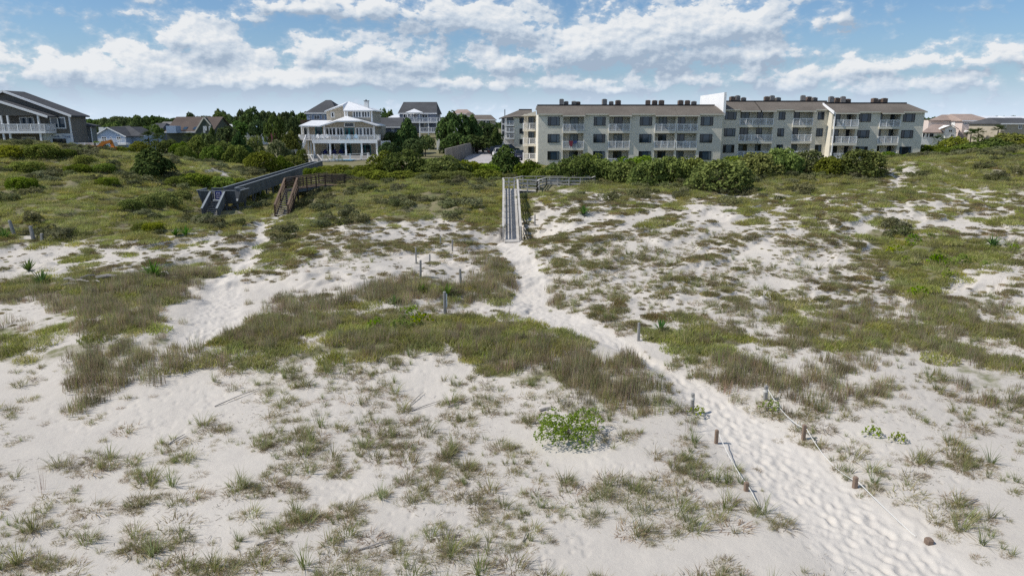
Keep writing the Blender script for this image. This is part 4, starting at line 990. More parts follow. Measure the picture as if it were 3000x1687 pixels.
# windows
def strip3(cy0, cy1, Y, panes, frame='white_paint', base=None, name='window'):
    a, b = X3(panes[0][0] - 16, cy0, Y), X3(panes[-1][1] + 16, cy0, Y); z0, z1 = Z3(cy1 + 12, Y), Z3(cy0 - 14, Y)
    F = MB().box(a, b, Y - .06, Y - .004, z0, z1); fo = T.part(name, F, frame)
    for p0, p1 in panes: T.part('pane', MB().box(X3(p0, cy0, Y), X3(p1, cy0, Y), Y - .085, Y - .062, Z3(cy1, Y), Z3(cy0, Y)), random.choice(['glass', 'glass', 'glass_blue']), fo)
strip3(735, 870, 143.6, [(855, 895), (915, 955), (975, 1020), (1055, 1097), (1112, 1155)]); strip3(735, 870, 143.6, [(1410, 1447), (1468, 1510), (1545, 1580), (1600, 1645), (1665, 1703)])
strip3(742, 930, 143.6, [(1208, 1262), (1294, 1352)], 'teal_paint', name='door'); strip3(640, 700, 143.6, [(1200, 1360)], 'white_paint')
strip3(430, 522, 147, [(1358, 1385), (1405, 1437), (1455, 1487), (1518, 1550), (1567, 1597), (1617, 1645)]); strip3(447, 522, 149, [(955, 988)])
strip3(725, 900, 146, [(442, 495)]); strip3(720, 900, 146, [(665, 755)], 'teal_paint')
strip3(1010, 1150, 144.5, [(880, 912), (950, 1000)]); strip3(1050, 1190, 144.5, [(1130, 1205), (1232, 1300)], 'teal_paint', name='door'); strip3(1005, 1030, 144.5, [(1130, 1300)]); strip3(1050, 1190, 144.5, [(1495, 1560), (1585, 1660)], 'teal_paint', name='door'); strip3(1005, 1030, 144.5, [(1495, 1660)])
for cx, Y, a, b in ((400, 145.6, 690, 940), (525, 145.6, 690, 940), (815, 143.2, 690, 940), (1735, 143.3, 690, 940), (1690, 146.9, 405, 620), (1195, 146.8, 405, 560), (1240, 146.8, 405, 560)):
    x = X3(cx, a, Y); T.part('corner_board', MB().box(x - .13, x + .13, Y - .1, Y + .2, Z3(b, Y), Z3(a, Y)), 'white_paint')
# roofs
def plate(name, pts, mat='roof_metal_white', th=.22): return T.part(name, MB().prism(pts, (0, .03, -th)), mat)
ap, apb = P3(1225, 505, 146.5), P3(1225, 505, 146.5) + Vector((0, 6, 0))
plate('lower_roof', [P3(735, 686, 142.0), P3(1045, 594, 142.0), ap, apb, P3(735, 686, 142.0) + Vector((0, 10, 0))]); plate('lower_roof', [P3(1515, 592, 142.0), P3(1782, 676, 142.0), P3(1782, 676, 142.0) + Vector((0, 10, 0)), apb, ap]); plate('lower_roof', [P3(1045, 594, 142.0), P3(1515, 592, 142.0), ap])
plate('porch_roof', [P3(347, 684, 143.2), P3(742, 688, 143.2), P3(962, 584, 148.8), P3(590, 584, 148.8)]); plate('porch_roof', [P3(347, 684, 143.2), P3(590, 584, 148.8), P3(590, 584, 148.8) + Vector((0, 2, 0)), P3(347, 684, 143.2) + Vector((0, 9, 0))])
tp = P3(1265, 236, 152); tpb = tp + Vector((0, 3, 0))
plate('upper_roof', [P3(1168, 402, 146.2), P3(1724, 398, 146.2), tp]); plate('upper_roof', [P3(1724, 398, 146.2), P3(1724, 398, 146.2) + Vector((0, 12, 0)), tpb, tp]); plate('upper_roof', [P3(818, 412, 148.2), P3(1160, 298, 148.2), tp, tpb, P3(818, 412, 148.2) + Vector((0, 9, 0))]); plate('upper_roof', [P3(1160, 298, 148.2), P3(1168, 402, 146.2), tp])
ch = T.part('chimney', MB().box(X3(1553, 300, 150), X3(1630, 300, 150), 150, 150.9, Z3(420, 150), Z3(232, 150)), 'siding_white')
T.part('chimney_cap', MB().box(X3(1546, 230, 150), X3(1637, 230, 150), 149.95, 150.95, Z3(232, 150) + .004, Z3(222, 150)).tube([(X3(1590, 220, 150.4), 150.45, Z3(224, 150)), (X3(1590, 220, 150.4), 150.45, Z3(202, 150))], .13, 8), 'black_edge', ch)
# pool terrace
def Yz(py, z): return (z - CAM_Z) / AZ(py)
zt = 2.45
ft = [(350, 1325), (620, 1335), (790, 1335), (1000, 1332), (1300, 1322), (1500, 1310), (1700, 1290), (1880, 1240)]
fp = [W(*c3(a, b), Yz(c3(a, b)[1], zt)) for a, b in ft]
fp = [Vector((p.x, min(max(p.y, 126), 137), zt)) for p in fp]
T.part('terrace', MB().slab(fp + [Vector((xr + 1.4, 139.4, zt)), Vector((X3(345, 1250, 139.4), 139.4, zt))], .5), 'deck_pale')
rl = MB()
for a, b in zip(fp[2:-1], fp[3:]):
    L = (b - a).length; k = max(1, round(L / 2.2))
    for i in range(k):
        p, q = a.lerp(b, i / k), a.lerp(b, (i + 1) / k); rl.box(p.x - .09, p.x + .09, p.y - .09, p.y + .09, zt, zt + 1.2); rl.beam(p + Vector((0, 0, 1.1)), q + Vector((0, 0, 1.1)), .08, .1); rl.beam(p + Vector((0, 0, .12)), q + Vector((0, 0, .12)), .06, .08)
p = fp[-1]; rl.box(p.x - .09, p.x + .09, p.y - .09, p.y + .09, zt, zt + 1.2)
for a, b in zip(fp[:1], fp[1:2]): rl.beam(a + Vector((0, 0, 1.1)), b + Vector((0, 0, 1.1)), .08, .1); rl.box(a.x - .09, a.x + .09, a.y - .09, a.y + .09, zt, zt + 1.2); rl.box(b.x - .09, b.x + .09, b.y - .09, b.y + .09, zt, zt + 1.2)
T.part('terrace_fence', rl, 'white_paint')
T.part('pool', MB().box(X3(830, 1300, 132), X3(1330, 1300, 132), fp[3].y + .8, 137.5, zt + .003, zt + .02), 'pool_blue')
HOUSE = T
# board fences beside the terrace
def board_fence(name, label, a, b, z0, h, mat='white_paint', w=.16):
    a, b = Vector(a), Vector(b); F = Thing(name, label, 'fence', ((a.x + b.x) / 2, (a.y + b.y) / 2, z0)); n = max(3, int((b - a).length / w)); m_ = MB()
    for i in range(n):
        p = a.lerp(b, (i + .5) / n); hh = h + .05 * math.sin(i * 1.9); d = (b - a).normalized() * (w * .46)
        m_.beam((p.x - d.x, p.y - d.y, z0 + hh / 2), (p.x + d.x, p.y + d.y, z0 + hh / 2), .03, hh)
    F.part('boards', m_, mat); q = MB()
    for zz in (.3, h - .3): q.beam((a.x, a.y + .05, z0 + zz), (b.x, b.y + .05, z0 + zz), .05, .09)
    F.part('rail', q, mat); return F
board_fence('board_fence', 'tall white board fence standing right of the pool terrace', (X3(1880, 1200, 139), 138.6, 0), (X3(2048, 1200, 141), 141, 0), 2.2, 3.6)
board_fence('board_fence', 'low white board fence left of the outside stair', (X3(168, 1250, 134), 134, 0), (X3(345, 1250, 133), 133.4, 0), 2.4, 2.0)

# chairs on the decks
def adirondack(mat):
    r = link('deck_chair', None)
    m_ = MB()
    for i in range(5):
        x = -.22 + i * .11; m_.add([(x - .045, .18, .35), (x + .045, .18, .35), (x + .045, .48, 1.0 - .06 * abs(i - 2)), (x - .045, .48, 1.0 - .06 * abs(i - 2)), (x - .045, .21, .34), (x + .045, .21, .34), (x + .045, .51, .99 - .06 * abs(i - 2)), (x - .045, .51, .99 - .06 * abs(i - 2))], [(0, 1, 2, 3), (7, 6, 5, 4), (0, 4, 5, 1), (1, 5, 6, 2), (2, 6, 7, 3), (3, 7, 4, 0)])
    link('backrest', m_.mesh('backrest', mat), r); link('seat', MB().hexa([(-.27, -.32, .36), (.27, -.32, .36), (.27, .25, .28), (-.27, .25, .28), (-.27, -.32, .40), (.27, -.32, .40), (.27, .25, .32), (-.27, .25, .32)]).mesh('seat', mat), r)
    arm = MB().box(-.06, .06, -.36, .36, .58, .61).mesh('armrest', mat); leg = MB().box(-.03, .03, -.06, .06, 0, .58).mesh('leg', mat)
    for s in (-1, 1):
        a = link('armrest', arm, r); a.location = (s * .33, 0, 0)
        for y in (-.28, .28): l = link('leg', leg, r); l.location = (s * .31, y, 0)
    return r
CH_ = {}
def chair(mat, loc, rz, label, group):
    if mat not in CH_: CH_[mat] = o = adirondack(mat)
    else: o = copy_tree(CH_[mat])
    o.location = loc; o.rotation_euler.z = rz; o.scale = (1.15, 1.15, 1.15); tag(o, label, 'chair', group)
for k, (cx, lab) in enumerate(((672, 'leftmost'), (765, 'second'), (860, 'third'))): chair('white_paint', (X3(cx, 900, 141), 141.2, zd), .2 * k - .2, f'white wooden deck chair, {lab} on the upper deck of the beach house', 'white chairs on the upper deck')
for k, (cx, lab) in enumerate(((1265, 'left'), (1400, 'right'))): chair('chair_blue', (X3(cx, 900, 141), 140.9, zd), .1, f'pale blue deck chair, the {lab} one of two on the upper deck', 'blue chairs on the upper deck')
for k, (cx, lab) in enumerate(((862, 'leftmost'), (990, 'middle'), (1120, 'rightmost'))): chair('chair_cream', (X3(cx, 1270, 132), fp[3].y + .55, zt), math.pi, f'cream lounge chair by the pool fence, {lab} of three', 'cream chairs beside the pool')
for k, (cx, lab) in enumerate(((800, 'leftmost'), (980, 'middle'), (1110, 'rightmost'))): chair('cushion_navy', (X3(cx, 1200, 141.5), 142.3, zp), .3 * (k - 1), f'navy blue chair under the deck, {lab} of three', 'navy chairs under the deck')

# ================================================================ houses seen further off
def gable_house(name, label, pxl, pxr, pye, pyb, pyr, Y, D, axis, wall, roof, wins=(), zb=None, over=.4, hip=0.0, ridge=None, cat='house', group=None, trim='white_paint'):
    """front wall spans photograph columns pxl..pxr, eave at pye, base at pyb, ridge at pyr; D metres deep"""
    x0, x1 = Xp(pxl, pye, Y), Xp(pxr, pye, Y); ze = Zp(pye, Y); zb = Zp(pyb, Y) if zb is None else zb
    yr = Y + D / 2; zr = Zp(pyr, yr if axis == 'x' else Y); w = x1 - x0
    T = Thing(name, label, cat, ((x0 + x1) / 2, Y + D / 2, zb), group)
    T.part('wall', MB().box(x0, x1, Y, Y + D, zb, ze), wall)
    th = .22
    if axis == 'x':
        h = hip * w
        ra, rb = (x0 - over + h, yr, zr), (x1 + over - h, yr, zr)
        f0, f1, b1, b0 = (x0 - over, Y - over, ze - .1), (x1 + over, Y - over, ze - .1), (x1 + over, Y + D + over, ze - .1), (x0 - over, Y + D + over, ze - .1)
        ro = T.part('roof', MB().prism([f0, f1, rb, ra], (0, 0, -th)).prism([b1, b0, ra, rb], (0, 0, -th)), roof)
        if hip: T.part('roof_end', MB().prism([f1, b1, rb], (0, 0, -th)).prism([b0, f0, ra], (0, 0, -th)), roof)
        else: T.part('gable', MB().prism([(x0, Y, ze), (x0, Y + D, ze), (x0, yr, zr - .25)], (.2, 0, 0)).prism([(x1 - .2, Y, ze), (x1 - .2, Y + D, ze), (x1 - .2, yr, zr - .25)], (.2, 0, 0)), wall)
        T.part('fascia', MB().box(x0 - over, x1 + over, Y - over - .06, Y - over - .004, ze - .34, ze - .08), trim)
    else:
        xm = Xp(ridge, pyr, Y) if ridge else (x0 + x1) / 2; zr = Zp(pyr, Y)
        L = [(x0 - over, Y - over, ze - .12), (xm, Y - over, zr), (xm, Y + D + over, zr), (x0 - over, Y + D + over, ze - .12)]
        Rr = [(xm, Y - over, zr), (x1 + over, Y - over, ze - .12), (x1 + over, Y + D + over, ze - .12), (xm, Y + D + over, zr)]
        T.part('roof', MB().prism(L, (0, 0, -th)).prism(Rr, (0, 0, -th)), roof)
        T.part('gable', MB().prism([(x0, Y + .004, ze), (x1, Y + .004, ze), (xm, Y + .004, zr - .3)], (0, .3, 0)), wall)
        T.part('fascia', MB().beam((x0 - over, Y - over - .05, ze - .24), (xm, Y - over - .05, zr - .12), .08, .24).beam((xm, Y - over - .05, zr - .12), (x1 + over, Y - over - .05, ze - .24), .08, .24), trim)
    for (a, b, c, d) in wins: window(T, Xp(a, c, Y), Xp(b, c, Y), Zp(d, Y), Zp(c, Y), Y, panes=2 if b - a > 6 else 1, frame=trim, glass=random.choice(['glass', 'glass_blue']), fw=.12)
    return T
def c1(cx, cy): return cx / 4.954, 240 + cy / 4.954
def c2(cx, cy): return 500 + cx / 4.954, 240 + cy / 4.954
def c4(cx, cy): return 1120 + cx / 4.954, 260 + cy / 4.954
def c7(cx, cy): return 2640 + cx / 6.586, 300 + cy / 6.586

# brown house at the left edge
Y = 106.0
def P1(cx, cy, Y): return W(*c1(cx, cy), Y)
def X1(cx, cy, Y): return Xp(*c1(cx, cy), Y)
def Z1(cy, Y): return Zp(240 + cy / 4.954, Y)
zg = 4.9
T = Thing('brown_house', 'dark brown shingle house with long sloping roof and white balcony at left edge', 'house', (X1(400, 700, Y), Y, zg))
xr_ = X1(1030, 700, Y); xl_ = X1(-900, 700, Y)
T.part('wall', MB().box(xl_, X1(1025, 490, Y), Y, Y + 3.6, zg, Z1(500, Y)), 'siding_brown')
T.part('gable', MB().prism([P1(1025, 500, Y), P1(45, 135, Y), P1(-1000, 500, Y)], (0, .4, 0)), 'siding_brown')
r0, r1, r2 = P1(1035, 490, Y - .5), P1(40, 125, Y - .5), P1(-1010, 500, Y - .5)
T.part('roof', MB().prism([r0, r1, r1 + Vector((0, 4.6, 0)), r0 + Vector((0, 4.6, 0))], (0, 0, -.2)).prism([r1, r2, r2 + Vector((0, 4.6, 0)), r1 + Vector((0, 4.6, 0))], (0, 0, -.2)), 'roof_grey')
T.part('fascia', MB().beam(r0 + Vector((0, -.06, -.1)), r1 + Vector((0, -.06, -.1)), .1, .3).beam(r1 + Vector((0, -.06, -.1)), r2 + Vector((0, -.06, -.1)), .1, .3), 'white_paint')
Yb = Y - 2.6   # the balcony bay in front with its own lower roof
q0, q1, q2 = P1(690, 500, Yb), P1(-60, 262, Yb), P1(-800, 500, Yb)
T.part('porch_gable', MB().prism([P1(545, 492, Yb + .3), P1(-60, 290, Yb + .3), P1(-700, 492, Yb + .3)], (0, .25, 0)), 'siding_brown')
T.part('porch_roof', MB().prism([q0, q1, q1 + Vector((0, 3, 0)), q0 + Vector((0, 3, 0))], (0, 0, -.18)).prism([q1, q2, q2 + Vector((0, 3, 0)), q1 + Vector((0, 3, 0))], (0, 0, -.18)), 'roof_grey')
T.part('porch_fascia', MB().beam(q0 + Vector((0, -.06, -.1)), q1 + Vector((0, -.06, -.1)), .1, .3).beam(q1 + Vector((0, -.06, -.1)), q2 + Vector((0, -.06, -.1)), .1, .3), 'white_paint')
zf = Z1(712, Yb)
T.part('balcony', MB().box(xl_, X1(655, 720, Yb), Yb, Y - .004, zf - .35, zf), 'white_paint')
rl = MB(); rail_run(rl, (xl_, Yb + .08, zf), (X1(650, 700, Yb), Yb + .08, zf), .95, .17, 1.9, .06); rail_run(rl, (X1(650, 700, Yb), Yb + .1, zf), (X1(650, 700, Yb), Y - .1, zf), .95, .17, 1.9, .06); T.part('balcony_railing', rl, 'white_paint')
for cx in (20, 115, 558):
    x = X1(cx, 600, Yb + .1); T.part('porch_post', MB().box(x - .11, x + .11, Yb + .1, Yb + .32, zg - .6, Z1(490, Yb + .2)), 'white_paint')
window(T, X1(720, 520, Y), X1(945, 520, Y), Z1(682, Y), Z1(512, Y), Y, 2, 'white_paint', 'glass_blue', .16)
window(T, X1(280, 520, Y), X1(490, 520, Y), zf + .05, Z1(510, Y), Y, 2, 'white_paint', 'glass_blue', .14, name='balcony_door')
window(T, X1(310, 800, Y), X1(520, 800, Y), Z1(930, Y), Z1(800, Y), Y, 2, 'cream_paint', 'glass_pale', .18)
wr = T.part('house_wrap', MB().box(X1(625, 800, Y - .05), X1(1060, 800, Y - .05), Y - .06, Y - .012, zg, Z1(752, Y)), 'house_wrap', label='white building wrap with blue lettering under the brown shingles')
window(T, X1(770, 830, Y), X1(960, 830, Y), Z1(930, Y), Z1(825, Y), Y - .06, 2, 'window_dark', 'glass', .1)
for cx, cy in ((805, 795), (962, 795)):
    f = bpy.data.curves.new('wrap_lettering', 'FONT'); f.body = 'Tyvek'; f.size = .52; f.align_x = 'CENTER'; f.align_y = 'CENTER'; f.extrude = .004
    o = bpy.data.objects.new('lettering_shape', f); me = bpy.data.meshes.new_from_object(o); me.name = 'wrap_lettering'; me.materials.clear(); me.materials.append(MATS['wrap_ink'])
    o = link('wrap_lettering', me, T.o, P1(cx, cy, Y - .075) - T.org); o.rotation_euler.x = math.pi / 2
T.part('corner_board', MB().box(X1(1018, 600, Y) - .1, X1(1018, 600, Y) + .12, Y - .12, Y + .1, zg, Z1(490, Y)), 'white_paint')
# the weathered rear block seen past the corner
Yw = Y + 4
T.part('rear_wall', MB().box(X1(1025, 600, Y) + .02, X1(1160, 600, Yw), Y + 1.5, Y + 3.9, zg - .5, Z1(505, Yw)), 'siding_greywash')
T.part('rear_wall', MB().box(X1(1160, 640, Yw) + .004, X1(1310, 640, Yw), Yw, Yw + 1.5, zg - .5, Z1(630, Yw)), 'siding_greywash')
T.part('rear_roof', MB().prism([P1(1160, 640, Yw - .4), P1(1350, 635, Yw - .4), P1(1350, 635, Yw - .4) + Vector((0, 2, 0)), P1(1160, 575, Yw + 1.5)], (0, 0, -.18)), 'roof_grey')
for cx in (1105, 1215): window(T, X1(cx, 830, Yw), X1(cx + 75, 830, Yw), zg, Z1(800, Yw), Yw, 2, 'white_paint', 'glass_blue', .12, name='door') if cx > 1160 else window(T, X1(cx, 830, Y + 1.5), X1(cx + 45, 830, Y + 1.5), zg, Z1(800, Y), Y + 1.5, 2, 'white_paint', 'glass_blue', .12, name='door')
T.part('downpipe', MB().box(X1(1312, 650, Yw), X1(1312, 650, Yw) + .1, Yw - .1, Yw, zg - .5, Z1(630, Yw)), 'white_paint')
zt2 = Z1(985, Y - 2)
T.part('low_deck', MB().box(X1(1080, 900, Y - 2), X1(1375, 900, Y - 2), Y - 2, Yw - .01, zt2 - .4, zt2), 'white_paint')
rl = MB(); rail_run(rl, (X1(1080, 900, Y - 2), Y - 1.95, zt2), (X1(1375, 900, Y - 2), Y - 1.95, zt2), .95, .17, 1.6, .06); rail_run(rl, (X1(1375, 900, Y - 2), Y - 1.95, zt2), (X1(1375, 900, Y - 2), Yw - .1, zt2), .95, .17, 1.6, .06); T.part('deck_railing', rl, 'white_paint')

def px4(f, *l): return [(f(a, c)[0], f(b, c)[0], f(a, c)[1], f(a, d)[1]) for a, b, c, d in l]
t_ = gable_house('blue_house', 'pale blue gabled house with a grey roof behind the left dune', *[c1(1375, 0)[0], c1(1815, 0)[0], c1(0, 785)[1], c1(0, 1000)[1], c1(0, 657)[1]], 168, 15, 'y', 'siding_blue', 'roof_grey',
    px4(c1, (1470, 1545, 795, 870), (1595, 1622, 795, 850), (1690, 1755, 795, 850)), zb=2.3, ridge=c1(1565, 0)[0])
x = X1(1365, 850, 167); zz = Z1(890, 167)
t_.part('balcony', MB().box(X1(1365, 860, 166), X1(1820, 860, 166), 166, 167.99, zz - .4, zz), 'white_paint'); rl = MB(); rail_run(rl, (X1(1365, 860, 166), 166.1, zz), (X1(1820, 860, 166), 166.1, zz), 1.0, .3, 1.5, .07); t_.part('balcony_railing', rl, 'white_paint')
t_.part('chimney', MB().box(X1(1430, 660, 174), X1(1500, 660, 174), 174, 175, 5, Z1(660, 174)), 'siding_white')
t_.part('side_wing', MB().box(X1(1815, 800, 171) + .01, X1(2060, 800, 171), 171, 181, 2.3, Z1(785, 171)), 'siding_blue'); t_.part('side_roof', MB().prism([W(*c1(1800, 785), 170.4), W(*c1(2090, 785), 170.4), W(*c1(1880, 640), 176), W(*c1(1600, 655), 176)], (0, 0, -.2)), 'roof_grey')
gable_house('grey_roof_house', 'low house with a dark grey hipped roof behind the blue house', c1(2050, 0)[0], c1(2330, 0)[0], c1(0, 700)[1], c1(0, 800)[1], c1(0, 600)[1], 215, 14, 'x', 'siding_slate', 'roof_grey', zb=2.3, hip=.3)
gable_house('pale_roof_house', 'house with a light grey shingle roof beyond the palms', c1(2250, 0)[0], c1(2560, 0)[0], c1(0, 690)[1], c1(0, 800)[1], c1(0, 580)[1], 235, 14, 'x', 'siding_white', 'roof_pale', zb=2.3)
YG = 196
t_ = gable_house('green_house', 'tall green house with a steep brown roof and skylights', c2(-60, 0)[0], c2(600, 0)[0], c2(0, 720)[1], c2(0, 900)[1], c2(0, 508)[1], YG, 15, 'x', 'siding_green', 'roof_umber', zb=2.3)
# its gable end turned to the viewer
xg0, xg1 = Xp(*c2(400, 700), YG), Xp(*c2(615, 700), YG)
t_.part('gable_wall', MB().prism([(xg0, YG - 2, 2.3), (xg1, YG - 2, 2.3), (xg1, YG - 2, Zp(c2(0, 640)[1], YG)), (Xp(*c2(528, 520), YG), YG - 2, Zp(c2(0, 520)[1], YG)), (xg0, YG - 2, Zp(c2(0, 720)[1], YG))], (0, 2, 0)), 'siding_green')
t_.part('gable_trim', MB().beam((xg0, YG - 2.1, Zp(c2(0, 722)[1], YG)), (Xp(*c2(528, 515), YG), YG - 2.1, Zp(c2(0, 515)[1], YG)), .1, .3).beam((Xp(*c2(528, 515), YG), YG - 2.1, Zp(c2(0, 515)[1], YG)), (xg1 + .4, YG - 2.1, Zp(c2(0, 635)[1], YG)), .1, .3), 'cream_paint')
for a, b, c, d in ((470, 495, 645, 740), (498, 520, 645, 710), (553, 577, 645, 710), (468, 540, 790, 860)): window(t_, Xp(*c2(a, c), YG - 2), Xp(*c2(b, c), YG - 2), Zp(c2(0, d)[1], YG - 2), Zp(c2(0, c)[1], YG - 2), YG - 2, 1, 'white_paint', 'glass_pale', .14)
sl_ = (Zp(c2(0, 508)[1], YG + 7.5) - Zp(c2(0, 720)[1], YG) + .1) / 7.9
for cx in (185, 330):
    x = Xp(*c2(cx, 690), YG); yy = YG + .6; z_ = Zp(c2(0, 720)[1], YG) - .1 + sl_ * (yy - YG + .4)
    t_.part('skylight', MB().hexa([(x - .5, yy, z_ + .03), (x + .5, yy, z_ + .03), (x + .5, yy + 1.3, z_ + .03 + 1.3 * sl_), (x - .5, yy + 1.3, z_ + .03 + 1.3 * sl_), (x - .5, yy, z_ + .12), (x + .5, yy, z_ + .12), (x + .5, yy + 1.3, z_ + .12 + 1.3 * sl_), (x - .5, yy + 1.3, z_ + .12 + 1.3 * sl_)]), 'glass_blue')
t_.part('porch', MB().box(Xp(*c2(-70, 640), YG - 3), Xp(*c2(70, 640), YG - 3), YG - 3, YG - .01, Zp(c2(0, 745)[1], YG - 3), Zp(c2(0, 640)[1], YG - 3)), 'siding_blue')
gable_house('white_roof_house', 'small house with a bright white metal roof among the trees', c2(622, 0)[0], c2(880, 0)[0], c2(0, 692)[1], c2(0, 760)[1], c2(0, 618)[1], 262, 12, 'x', 'siding_white', 'roof_metal_white', zb=2.3, hip=.2)
t_ = gable_house('blue_roof_house', 'white cottage with a light blue metal roof among the trees', c2(1050, 0)[0], c2(1220, 0)[0], c2(0, 720)[1], c2(0, 790)[1], c2(0, 632)[1], 232, 12, 'y', 'siding_white', 'roof_metal_blue', px4(c2, (1118, 1180, 700, 742)), zb=2.3)
t_.part('side_roof', MB().prism([W(*c2(1200, 735), 231), W(*c2(1325, 735), 231), W(*c2(1275, 632), 236), W(*c2(1140, 632), 236)], (0, 0, -.2)), 'roof_metal_blue')
gable_house('red_gable_house', 'small red gabled house behind the blue metal roof', c2(1250, 0)[0], c2(1400, 0)[0], c2(0, 672)[1], c2(0, 730)[1], c2(0, 612)[1], 262, 12, 'y', 'siding_red', 'roof_pale', zb=2.3)
t_ = gable_house('distant_house', 'tiny distant grey roof with a white chimney in the treetops', c2(1615, 0)[0], c2(1690, 0)[0], c2(0, 602)[1], c2(0, 640)[1], c2(0, 563)[1], 330, 12, 'x', 'siding_white', 'roof_grey', zb=2.3, hip=.3)
t_.part('chimney', MB().box(Xp(*c2(1700, 570), 330), Xp(*c2(1715, 570), 330), 330, 332, 2.3, Zp(c2(0, 562)[1], 330)), 'siding_white')
t_ = gable_house('dark_hip_house', 'house with a steep dark hipped roof rising behind the beach house', c3(490, 0)[0], c3(1050, 0)[0], c3(0, 440)[1], c3(0, 700)[1], c3(0, 212)[1], 172, 14, 'x', 'siding_blue', 'roof_grey', px4(c3, (540, 590, 490, 570), (625, 735, 490, 570), (770, 828, 490, 570)), zb=2.3, hip=.47)
t_.part('balcony', MB().box(Xp(*c3(378, 620), 170), Xp(*c3(860, 620), 170), 170, 171.99, Zp(c3(0, 640)[1], 170), Zp(c3(0, 578)[1], 170)), 'wood_brown')
gable_house('wing_house', 'long low dark roofed house just right of the beach house', c3(1690, 0)[0], c3(2240, 0)[0], c3(0, 695)[1], c3(0, 900)[1], c3(0, 535)[1], 160, 12, 'x', 'siding_slate', 'roof_grey', px4(c3, (1760, 1800, 712, 800), (1815, 1865, 712, 800), (1890, 1930, 712, 800), (2060, 2110, 712, 790)), zb=2.3, hip=.12)
YS = 192
t_ = gable_house('slate_house', 'slate blue house on posts with two railed decks and a steep grey roof', c4(250, 0)[0], c4(775, 0)[0], c4(0, 350)[1], c4(0, 650)[1], c4(0, 195)[1], YS, 12, 'x', 'siding_slate', 'roof_grey', px4(c4, (300, 375, 370, 440), (398, 428, 370, 425), (445, 505, 365, 440), (572, 660, 370, 440), (605, 640, 510, 570)), zb=Zp(c4(0, 640)[1], YS), hip=.07)
for cy in (490, 635):
    f = Zp(c4(0, cy - 8)[1], YS - 3); a, b = Xp(*c4(240 if cy == 490 else 560, cy), YS - 3), Xp(*c4(815 if cy == 490 else 865, cy), YS - 3)
    t_.part('deck', MB().box(a, b, YS - 3, YS - .01, f - .3, f), 'white_paint'); rl = MB(); rail_run(rl, (a, YS - 2.9, f), (b, YS - 2.9, f), 1.1, .35, 2.2, .09); rail_run(rl, (b, YS - 2.9, f), (b, YS, f), 1.1, .35, 2.2, .09); t_.part('deck_railing', rl, 'white_paint')
for cx in (365, 540, 668, 790, 815):
    x = Xp(*c4(cx, 500), YS - 2.9); t_.part('deck_post', MB().box(x - .14, x + .14, YS - 2.86, YS - 2.6, 2.3, Zp(c4(0, 430 if cx > 600 else 355)[1], YS - 2.9)), 'white_paint')
a_, b_, tpp = W(*c4(335, 345), YS - 3.2), W(*c4(590, 345), YS - 3.2), W(*c4(462, 293), YS + .5)
t_.part('porch_roof', MB().prism([a_, b_, tpp], (0, 0, -.2)), 'roof_metal_white')
gable_house('white_hip_house', 'distant white hipped roof left of the slate blue house', c3(1975, 0)[0], c3(2215, 0)[0], c3(0, 545)[1], c3(0, 600)[1], c3(0, 483)[1], 235, 12, 'x', 'siding_white', 'roof_metal_white', zb=2.3, hip=.42)
gable_house('cream_hip_house', 'distant house with a pale cream hipped roof above brown roofs', c4(1000, 0)[0], c4(1290, 0)[0], c4(0, 362)[1], c4(0, 450)[1], c4(0, 303)[1], 285, 14, 'x', 'siding_white', 'roof_pink', zb=2.3, hip=.3)
gable_house('brown_roof_house', 'distant tan house with a brown hipped roof left of the parking lot trees', c4(1190, 0)[0], c4(1330, 0)[0], c4(0, 395)[1], c4(0, 480)[1], c4(0, 348)[1], 262, 12, 'x', 'siding_tan', 'roof_brown', zb=2.3, hip=.35)
gable_house('brown_roof_house', 'distant tan house with a wide brown roof and dark porch', c4(1240, 0)[0], c4(1630, 0)[0], c4(0, 448)[1], c4(0, 560)[1], c4(0, 382)[1], 248, 14, 'x', 'siding_tan', 'roof_brown', px4(c4, (1425, 1500, 460, 510), (1510, 1560, 460, 510)), zb=2.3, hip=.2)
# right edge
YP = 186
t_ = gable_house('pink_roof_house', 'large white stucco house with pinkish hipped roofs and arched windows', c7(1195, 0)[0], c7(1740, 0)[0], c7(0, 345)[1], c7(0, 600)[1], c7(0, 228)[1], YP, 14, 'x', 'siding_pink', 'roof_pink', px4(c7, (1215, 1325, 395, 430), (1350, 1420, 400, 470), (1475, 1580, 400, 475), (1630, 1705, 405, 470)), zb=2.6, hip=.18)
t_.part('left_wall', MB().box(Xp(*c7(1040, 400), YP + 3), Xp(*c7(1195, 400), YP + 3) - .01, YP + 3, YP + 13, 2.6, Zp(c7(0, 345)[1], YP + 3)), 'siding_white')
t_.part('rear_wall', MB().box(Xp(*c7(530, 400), YP + 5), Xp(*c7(1040, 400), YP + 5) - .02, YP + 5, YP + 14, 2.6, Zp(c7(0, 345)[1], YP + 5)), 'siding_pink')
t_.part('rear_roof', MB().prism([W(*c7(525, 348), YP + 4.4), W(*c7(1060, 348), YP + 4.4), W(*c7(1060, 240), YP + 9), W(*c7(790, 240), YP + 9)], (0, 0, -.2)), 'roof_pink')
for a in (820, 875, 928): window(t_, Xp(*c7(a, 370), YP + 5), Xp(*c7(a + 32, 370), YP + 5), Zp(c7(0, 388)[1], YP + 5), Zp(c7(0, 366)[1], YP + 5), YP + 5, 1, 'white_paint', 'glass', .1)
t_.part('front_wing', MB().box(Xp(*c7(410, 600), YP - 3), Xp(*c7(1060, 600), YP - 3), YP - 3, YP + 4.9, 2.6, Zp(c7(0, 575)[1], YP - 3)), 'siding_white')
t_.part('front_roof', MB().prism([W(*c7(400, 580), YP - 3.5), W(*c7(1070, 580), YP - 3.5), W(*c7(850, 425), YP + 2), W(*c7(600, 425), YP + 2)], (0, 0, -.2)), 'roof_pink')
